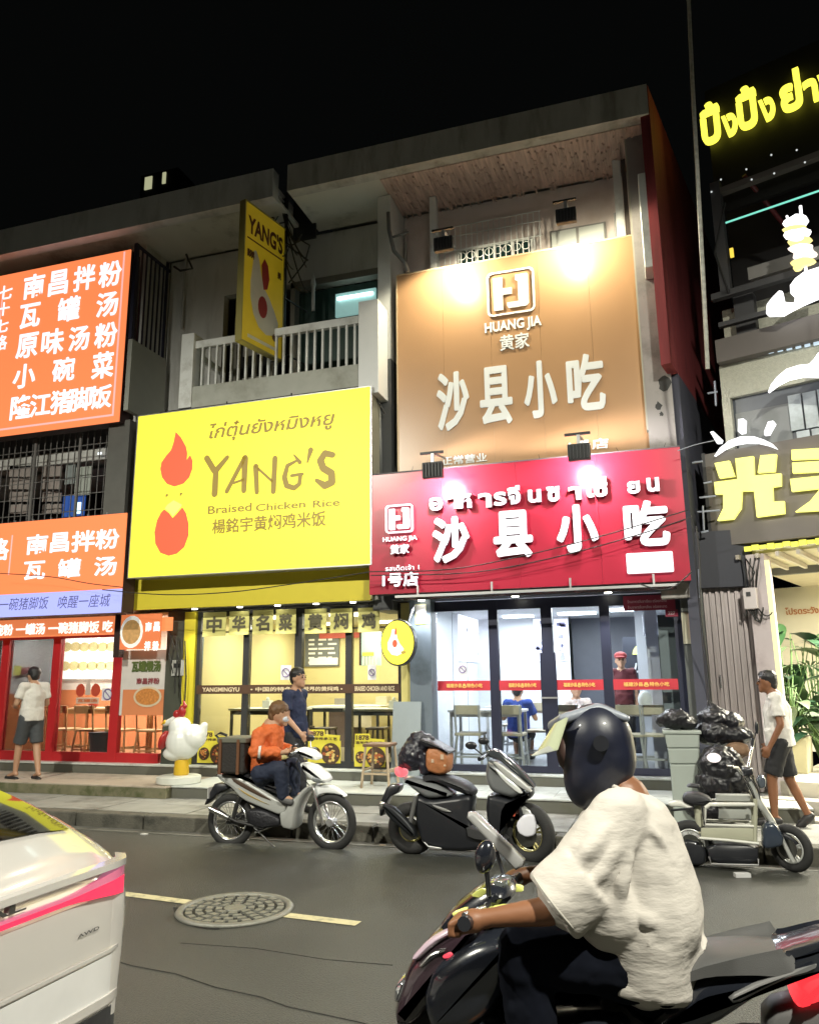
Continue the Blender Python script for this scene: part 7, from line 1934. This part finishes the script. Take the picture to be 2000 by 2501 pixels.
# ================================================================== silver sedan leaving the frame at the left
CX, CYc = -2.0, 1.89
carp = mat('car_silver_paint', (.56, .54, .52), .16, metal=.15, coat=1, var=.02)
car = thing('car', 'silver sedan with a pink red light bar across its tail at the left edge', 'car', (-4.3, CYc, 0))
def ring(w, zb, zs, zt, wt):
    h = [(0, zt), (wt * .35, zt - .002), (wt * .7, zt - .012), (wt * .9, zt - .028), (wt, zt - .055), ((wt + w) / 2, (zs + zt - .055) / 2), (w * .975, zs), (w, zs - .05), (w * 1.004, zs - .14), (w, .62), (w * .985, .5), (w * .98, .42), (w * .93, zb + .02), (w * .8, zb)]
    return h + [(-a, b) for a, b in h[::-1][:-1]]
st_ = [(0, .80, .40, .862, .935, .70), (.018, .835, .39, .872, .952, .73), (.05, .862, .385, .90, .985, .78), (.11, .885, .38, .93, 1.02, .80), (.20, .895, .37, .97, 1.075, .795), (.32, .90, .3, 1.0, 1.135, .78), (.45, .905, .26, 1.02, 1.19, .76), (.62, .905, .26, 1.03, 1.25, .73), (.85, .905, .26, 1.03, 1.32, .70), (1.15, .905, .26, 1.02, 1.38, .67), (1.7, .905, .26, 1.0, 1.41, .64), (2.5, .905, .26, .96, 1.37, .62), (3.3, .90, .26, .87, .98, .70), (4.2, .86, .28, .76, .80, .66), (4.45, .74, .32, .62, .66, .55)]
mb = MB(); vs = []; fs = []
rings = [ring(a[1], a[2], a[3], a[4], a[5]) for a in st_]
n = len(rings[0])
for a, rg in zip(st_, rings):
    vs += [(CX - a[0], CYc + y, z) for y, z in rg]
for i in range(len(st_) - 1):
    for k in range(n):
        fs.append((i * n + k, i * n + (k + 1) % n, (i + 1) * n + (k + 1) % n, (i + 1) * n + k))
fs += [tuple(range(n)), tuple(range((len(st_) - 1) * n, len(st_) * n))]
mb.add(vs, fs); mb.build('body', carp, car, smooth=38)
# rear window, side windows
wgl = mat('car_window', (.004, .004, .005), .03, spec=1, coat=1, var=0)
def sheet_on(name, i0, i1, ks, off, m):
    mb = MB(); vs = []; 
    for i in range(i0, i1 + 1):
        for k in ks:
            y, z = rings[i][k]; vs.append((CX - st_[i][0] + off * .4, CYc + y * (1.0 if off < .02 else 1), z + off))
    w_ = len(ks); f = []
    for i in range(i1 - i0):
        for k in range(w_ - 1): f.append((i * w_ + k, i * w_ + k + 1, (i + 1) * w_ + k + 1, (i + 1) * w_ + k))
    mb.add(vs, f); return mb.build(name, m, car, smooth=True)
NH = 14
top_idx = [n - 3, n - 2, n - 1, 0, 1, 2, 3]
sheet_on('rear_window', 4, 9, top_idx, .006, wgl)
for side in (0, 1):
    mb = MB()
    P = []
    for i in range(6, 12):
        w_, zs, zt, wt = st_[i][1], st_[i][3], st_[i][4], st_[i][5]
        for t_ in (.12, .9):
            y = w_ * .985 + (wt + .012 - w_ * .985) * t_; z = zs + .02 + (zt - .06 - zs - .02) * t_
            P.append((CX - st_[i][0], CYc + (y + .006) * (1 if side == 0 else -1), z))
    f = [(2 * i, 2 * i + 2, 2 * i + 3, 2 * i + 1) for i in range(5)]
    mb.add(P, f); mb.build('side_window', wgl, car, smooth=True)
# light bar, lettering, bumper creases, diffuser
pinkl = led('tail_bar_pink', (.95, .03, .10), 1.0)
def rear_pts(z, ys, off):
    out = []
    for y in ys:
        d = max(0, (abs(y) - .74)) ; back = (d / .16) ** 2 * .12 if d > 0 else 0
        out.append((CX + off - back, CYc + y, z(y) if callable(z) else z))
    return out
ysr = [-.86 + 1.72 * k / 26 for k in range(27)]
def band(name, zlo, zhi, m, off=.012):
    A = rear_pts(zlo, ysr, off); B = rear_pts(zhi, ysr, off); C = rear_pts(zlo, ysr, -.03); D = rear_pts(zhi, ysr, -.03); n_ = len(ysr)
    mb = MB(); f = []
    for k in range(n_ - 1):
        f += [(k, k + 1, n_ + k + 1, n_ + k), (n_ + k, n_ + k + 1, 3 * n_ + k + 1, 3 * n_ + k), (k + 1, k, 2 * n_ + k, 2 * n_ + k + 1)]
    mb.add(A + B + C + D, f); return mb.build(name, m, car, smooth=40)
band('light_bar', lambda y: .858 - max(0, abs(y) - .5) * .11, lambda y: .870 + max(0, abs(y) - .5) * .05, pinkl, .016)
band('light_bar_gloss', lambda y: .873 + max(0, abs(y) - .5) * .05, lambda y: .884 + max(0, abs(y) - .5) * .14, mat('lens_pink', (.5, .05, .12), .1, coat=1, emit=(1, .4, .6), es=.3), .014)
band('shadow_gap', .884, .890, blkp, .004) if False else None
band('spoiler_lip', .925, .948, carp, .02)
band('bumper_crease', .640, .652, carp, .012)
band('bumper_lip', .47, .50, carp, .014)
band('bumper_step', .655, .84, carp, .002)
band('lower_bumper', .46, .63, mat('bumper_white', (.66, .66, .66), .2, coat=.8), .005)
band('diffuser', .24, .455, blkp, .008)
mb = MB()
T = Matrix.Translation((CX + .006, CYc, 0)) @ Matrix.Rotation(R(90), 4, 'Z')
vs, fs_ = text_geo('SEAL', .03, 0)
mb.add([(-.02 + a * .32, -.004, .893 + b * .03) for a, b in vs], fs_, T); mb.build('rear_badge', mat('badge_dark', (.08, .08, .08), .3, metal=.6), car)
mb = MB(); vs, fs_ = text_geo('AWD', .02, 0)
mb.add([(.55 + a * .11, -.004, .735 + b * .012) for a, b in vs], fs_, T); mb.build('rear_badge', MATS['badge_dark'], car)
MB().box(CX + .0, CX + .012, CYc - .2, CYc + .28, .30, .41).build('number_plate', mat('plate_white', (.7, .7, .7), .5), car)
for (a, b_) in ((CX - .8, 1), (CX - .8, -1), (CX - 3.5, 1), (CX - 3.5, -1)):
    wheel(car, Vector((a, CYc + b_ * .80, .32)), .32, .2, silverp, 0, 5, 0, .08)
# ================================================================== foreground scooter
def g6(x, y): return 950 + x / 1.642, 1700 + y / 1.642
FY = 2.9
def A6(x, y, dy=0): return pv(*g6(x, y), FY + dy)
fsn = thing('scooter', 'dark scooter ridden past in the foreground with a red tail light', 'scooter', (-.3, FY, 0))
def fp(name, pts, m, yc=0, hw=.1, ins=.03, rf=1):
    P = [px(*g6(*p), FY + min(0, yc - hw) * .6) for p in refine(pts, rf)]
    return MB().pillow(P, FY + yc, hw, ins).build(name, m, fsn, smooth=50)
fblk = mat('scooter_black', (.012, .014, .02), .22, coat=.8, var=.1)
fgr = mat('scooter_grey', (.12, .12, .12), .4, var=.1)
fp('rear_body', [(1120, 1200), (1210, 1120), (1400, 1075), (1600, 1030), (1780, 985), (1820, 1010), (1800, 1060), (1640, 1120), (1480, 1210), (1300, 1330), (1050, 1400), (980, 1330)], fblk, 0, .13, .05)
fp('side_stripe', [(1350, 1180), (1500, 1110), (1640, 1070), (1720, 1050), (1640, 1090), (1500, 1150), (1380, 1215)], fgr, -.125, .02, .01)
fp('seat', [(1000, 1130), (1150, 1060), (1260, 1030), (1420, 1022), (1560, 1028), (1640, 1020), (1600, 1060), (1450, 1090), (1250, 1140), (1100, 1220), (950, 1200)], mat('seat_grey_vinyl', (.09, .09, .09), .42, bump=.15, bscale=300), 0, .14, .05)
fp('grab_rail', [(1540, 1020), (1640, 995), (1760, 960), (1830, 960), (1820, 985), (1700, 1010), (1600, 1035)], fblk, 0, .11, .02)
fp('tail_light', [(1640, 1110), (1700, 1070), (1800, 1050), (1810, 1160), (1720, 1225), (1610, 1235), (1660, 1190), (1630, 1160)], led('fore_tail_red', (1, .04, .05), 1.3), 0, .12, .02)
fp('tail_light_core', [(1705, 1110), (1760, 1095), (1770, 1150), (1720, 1165)], led('fore_tail_yellow', (1, .7, .15), 1.4), -.01, .115, .02)
fp('rear_fender', [(1500, 1250), (1700, 1200), (1850, 1290), (1900, 1400), (1500, 1420)], fgr, 0, .08, .03)
fp('floor_body', [(300, 1240), (560, 1260), (900, 1230), (1080, 1300), (1000, 1420), (500, 1450), (300, 1400)], fblk, 0, .16, .05)
fp('leg_shield', [(180, 1060), (330, 960), (440, 930), (540, 960), (520, 1120), (430, 1270), (330, 1340), (180, 1350), (130, 1200)], fblk, 0, .19, .06)
fp('front_cowl', [(30, 1200), (70, 1080), (150, 970), (250, 900), (340, 880), (400, 930), (350, 1080), (220, 1180), (120, 1320), (40, 1330), (15, 1280)], mat('cowl_maroon_black', (.03, .018, .024), .2, coat=1), 0, .14, .06)
fp('cowl_highlight', [(100, 1035), (170, 960), (270, 905), (290, 925), (200, 985), (130, 1050)], mat('highlight_pink', (.45, .35, .42), .25, coat=.8), -.11, .035, .015)  # pale pink highlight on the dark cowl, put in as colour
fp('indicator', [(228, 1020), (262, 1002), (276, 1015), (262, 1032), (235, 1035)], led('ind_red', (1, .08, .12), .9), -.125, .02, .006)
fp('chrome_trim', [(130, 1060), (190, 1000), (260, 990), (200, 1030), (150, 1075)], steel, -.12, .03, .01)
fp('headlight', [(28, 1150), (60, 1115), (90, 1125), (85, 1170), (60, 1225), (30, 1215)], mat('chrome_light', (.7, .72, .75), .12, metal=.9), -.03, .09, .02)
fp('handlebar_cover', [(190, 930), (250, 850), (340, 780), (400, 745), (470, 760), (500, 810), (440, 870), (350, 905), (270, 945)], fblk, 0, .12, .05)
fp('instrument_cluster', [(360, 775), (420, 735), (480, 745), (470, 790), (400, 815)], mat('cluster_glass', (.3, .33, .33), .08, metal=.8), 0, .08, .02)
for pts, m_, yc in (([(335, 790), (375, 758), (410, 770), (380, 800)], 'lime', -.1), ([(268, 850), (330, 828), (330, 848), (275, 868)], 'lime', -.14), ([(420, 830), (480, 820), (520, 835), (470, 850), (425, 848)], 'lime', -.12), ([(480, 765), (530, 775), (530, 800), (490, 800)], 'lime', .05)):
    fp('reflective_trim', pts, mat('lime_trim', (.7, .72, .2), .25, coat=1, emit=(.8, .85, .2), es=.25), yc, .012, .004)
def tb6(name, pts, r, m): return MB().tube([A6(*p) for p in pts], r, 10).build(name, m, fsn, smooth=50)
tb6('handlebar', [(320, 905, -.32), (380, 860, -.18), (430, 810, 0), (480, 760, .18), (520, 725, .3)], .014, steel)
tb6('grip', [(300, 915, -.38), (345, 895, -.27)], .022, blkp)
tb6('grip', [(500, 745, .24), (560, 705, .34)], .022, blkp)
tb6('brake_lever', [(300, 880, -.36), (380, 850, -.2)], .008, steel)
tb6('mirror_stalk', [(400, 800, -.12), (395, 730, -.14), (388, 680, -.15)], .009, blkp)
T = Matrix.Translation(A6(385, 645, -.15)) @ Matrix.Rotation(R(15), 4, 'Y')
MB().ell((0, 0, 0), (.035, .03, .055), 16, 10, T).build('mirror', fblk, fsn, smooth=True)
tb6('mirror_stalk', [(470, 770, .12), (455, 700, .14), (430, 625, .15)], .008, blkp)
T = Matrix.Translation(A6(432, 575, .16)) @ Matrix.Rotation(R(-42), 4, 'Y').inverted()
MB().pillow([(-.13, -.018), (.12, -.028), (.13, .0), (.12, .022), (-.12, .018), (-.14, 0)], 0, .03, .012, T).build('mirror', mat('mirror_grey', (.3, .3, .3), .25, coat=.6), fsn, smooth=50)
wheel(fsn, Vector((A6(60, 1330).x + .19, FY, .25)), .27, .1, alu, 0, 5, 0, .055)
wheel(fsn, Vector((A6(1480, 1300).x, FY, .27)), .27, .11, alu, 0, 5, 0, .055)
fp('front_fender', [(20, 1400), (60, 1330), (150, 1300), (260, 1330), (300, 1400), (160, 1360)], fblk, 0, .06, .02)
# ---- the rider
rdr = thing('person', 'scooter rider in a loose white T-shirt and dark open helmet in the foreground', 'person', (A6(1000, 1000).x, FY, 0))
hc = A6(835, 205)
s = 1.0
bodyp = [('e', hc, (.09, .082, .11)), ('e', hc + V(-.03, 0, -.06), (.07, .065, .075))] + face_parts(hc, (-1, 0, -.12), .95)
nk = A6(940, 385); ch = A6(960, 600); be = A6(1010, 850); pe = A6(1060, 1060)
bodyp += [('c', nk, hc + V(.03, 0, -.08), .062, .058), ('c', nk + V(0, 0, -.03), ch, .09, .125), ('c', ch, be, .125, .13), ('c', be, pe, .13, .14)]
for q in (-1, 1):
    sh = A6(930, 480, .17 * q)
    if q < 0: el = A6(640, 862, -.27); wr = A6(405, 890, -.31); gp = A6(320, 905, -.32)
    else: el = A6(690, 730, .26); wr = A6(570, 712, .29); gp = A6(530, 725, .3)
    bodyp += [('c', nk + V(0, 0, -.05), sh, .065, .06), ('c', sh, el, .052, .043), ('c', el, wr, .044, .028)]
    d = (gp - wr).normalized()
    bodyp += [('c', wr, wr + d * .05, .028, .032), ('c', wr + d * .05, wr + d * .085, .036, .034)]
    for i in range(4):
        b0 = wr + d * .085 + V(0, (1.5 - i) * .023, .016); b1 = b0 + d * .032 + V(0, 0, -.006); b2 = b1 + d * .002 + V(0, 0, -.03); b3 = b2 - d * .028 + V(0, 0, -.006)
        bodyp += [('c', b0, b1, .0115, .011), ('c', b1, b2, .011, .010), ('c', b2, b3, .010, .009)]
    b0 = wr + d * .04 + V(0, -q * .03, 0); b1 = b0 + d * .035 + V(0, -q * .022, -.01); b2 = b1 + d * .025 + V(0, 0, -.018)
    bodyp += [('c', b0, b1, .013, .012), ('c', b1, b2, .012, .009)]
    hp = A6(1060, 1090, .1 * q); kn = A6(540, 1030 if q < 0 else 1000, .17 * q); an = kn + V(.03, 0, -.40); to = an + V(-.16, 0, -.04)
    an.z = max(an.z, .3)
    bodyp += [('c', hp, kn, .095, .065), ('c', kn, an, .06, .04), ('c', an, to, .04, .03)]
rb2 = skin('body', bodyp, .0075, skin_b, rdr, 3)
shirtm = mat('loose_white_cotton', (.50, .47, .43), .95, var=.05, scale=3, bump=.7, bscale=1.3, bdist=.06, bdet=6, spec=.2, stretch=(1.3, 2.2, 4.2))
SP = [('c', nk + V(.0, 0, -.05), A6(955, 560), .095, .155), ('c', A6(955, 560), A6(1020, 850), .165, .195), ('c', A6(1020, 850), A6(1070, 1040), .195, .15), ('c', A6(930, 470), A6(900, 700), .12, .13),
      ('c', A6(1000, 560, .07), A6(1060, 900, .07), .14, .16), ('c', A6(1000, 560, -.07), A6(1060, 900, -.07), .14, .16), ('c', A6(1050, 1020, -.05), A6(1040, 1120, -.05), .14, .10), ('c', A6(960, 1000, -.1), A6(1030, 1130, -.12), .1, .08), ('c', A6(880, 880, -.06), A6(960, 1060, -.06), .12, .10), ('f', A6(1040, 960), A6(1045, 1165), .19, .165), ('f', A6(1030, 960, -.07), A6(1030, 1175, -.08), .16, .14)]
for q in (-1, 1):
    sh = A6(930, 480, .17 * q)
    e2 = A6(715, 800, -.24) if q < 0 else A6(760, 690, .22)
    SP += [('c', nk + V(0, 0, -.06), sh, .085, .095), ('c', sh, e2, .098, .095)]
    if q < 0: SP += [('f', A6(790, 720, -.235), A6(655, 842, -.262), .105, .108), ('c', A6(800, 700, -.2), A6(900, 860, -.14), .09, .12)]
def fold(pts, r=.024):
    for i in range(len(pts) - 1): SP.append(('c', A6(*pts[i]), A6(*pts[i + 1]), r * (.7 if i == 0 else 1), r * (.6 if i == len(pts) - 2 else 1)))
fold([(1235, 860, -.06), (1150, 900, -.175), (1040, 900, -.22), (930, 850, -.21)], .022)
fold([(1245, 950, -.05), (1150, 985, -.16), (1040, 985, -.215), (900, 925, -.19)], .022)
fold([(1215, 1050, -.05), (1120, 1080, -.15), (1000, 1070, -.205), (860, 1000, -.16)], .022)
fold([(900, 500, -.255), (800, 620, -.30), (680, 770, -.315)], .02)
fold([(930, 560, -.255), (850, 700, -.295), (740, 850, -.305)], .02)
fold([(1000, 470, -.19), (1080, 560, -.19), (1160, 720, -.15)], .018)
fold([(960, 640, -.245), (930, 760, -.255), (900, 880, -.23)], .02)
sho = skin('shirt', SP, .009, shirtm, rb2, 6, disp=.02, dsize=.2)
def hem_ring(nm, c, ax, r, th, mm, n=30, sc=(1, 1)):
    ax = Vector(ax).normalized(); a = ax.orthogonal().normalized(); b = ax.cross(a)
    MB().tube([c + a * r * sc[0] * math.cos(2 * PI * k / n) + b * r * sc[1] * math.sin(2 * PI * k / n) for k in range(n + 1)], th, 6).build(nm, mm, rb2, smooth=True)
seamm = mat('shirt_seam', (.42, .40, .36), .95, spec=.1)
hem_ring('sleeve_hem', A6(668, 830, -.26), A6(655, 842, -.262) - A6(790, 720, -.235), .1055, .0035, seamm)
hem_ring('collar', nk + V(.005, 0, .012), (.45, 0, 1), .082, .009, shirtm)
d2 = sho.modifiers.new('wrinkles', 'DISPLACE'); tx = bpy.data.textures.new('wrk', 'MARBLE'); tx.noise_scale = .3; tx.turbulence = 6; tx.noise_depth = 1; d2.texture = tx; d2.strength = .016; d2.mid_level = .5
TP = [('c', pe + V(0, 0, -.02), pe + V(.0, 0, -.06), .125, .13)]
for q in (-1, 1):
    hp = A6(1060, 1090, .1 * q); kn = A6(540, 1030 if q < 0 else 1000, .17 * q); an = kn + V(.03, 0, -.38)
    TP += [('c', hp, kn, .112, .09), ('c', kn, an, .088, .07)]
skin('trousers', TP, .010, mat('black_blue_trousers', (.004, .005, .009), 1, spec=.1), rb2, 3, disp=.03, dsize=.09)
helm = mat('helmet_navy', (.006, .008, .02), .45, coat=.15, var=.1)
hl_ = thing('helmet', 'dark navy helmet with raised pale visor worn by the foreground rider', 'helmet', tuple(hc))
HP = [('e', A6(836, 182), (.125, .12, .132)), ('e', A6(832, 285), (.108, .113, .152), (25, 'Y')), ('e', A6(800, 240), (.10, .108, .11)), ('e', A6(875, 240), (.10, .112, .12))]
skin('shell', HP, .008, helm, hl_, 18)
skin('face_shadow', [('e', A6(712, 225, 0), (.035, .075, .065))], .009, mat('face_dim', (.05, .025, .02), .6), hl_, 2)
def arc_sheet(name, top, bot, m, off=.0, n_=12, half=.115):
    vs = []; 
    for k in range(n_ + 1):
        t = PI * k / n_; y = -half * math.cos(t); b = math.sin(t)
        for P_, pull in ((top, .055), (bot, .085)):
            vs.append((P_.x + pull * (1 - b) * 1.1, FY + y, P_.z + (1 - b) * .03))
    mb = MB(); mb.add(vs + [(x + .004, y, z - .002) for x, y, z in vs], [(2 * k, 2 * k + 1, 2 * k + 3, 2 * k + 2) for k in range(n_)] + [(2 * (n_ + 1) + 2 * k + 2, 2 * (n_ + 1) + 2 * k + 3, 2 * (n_ + 1) + 2 * k + 1, 2 * (n_ + 1) + 2 * k) for k in range(n_)])
    return mb.build(name, m, hl_, smooth=True)
arc_sheet('visor', A6(662, 112), A6(585, 235), mat('visor_pale', (.5, .55, .38), .15, coat=1, alpha=None))
arc_sheet('visor_edge', A6(592, 222), A6(572, 238), mat('visor_edge', (.62, .65, .6), .3), )
skin('peak_trim', [('c', A6(700, 92, -.07), A6(840, 50, -.03), .02, .02), ('c', A6(840, 50, -.03), A6(950, 90, -.04), .02, .015), ('c', A6(655, 120, 0), A6(700, 92, -.07), .02, .02), ('c', A6(655, 120, 0), A6(700, 92, .07), .02, .02)], .008, mat('trim_grey_blue', (.2, .22, .26), .35, coat=.4), hl_, 2)
for q in (-1, 1): MB().cyl(A6(850, 190, q * .118), A6(850, 190, q * .134), .026, n=16).build('visor_pivot', blkp, hl_)
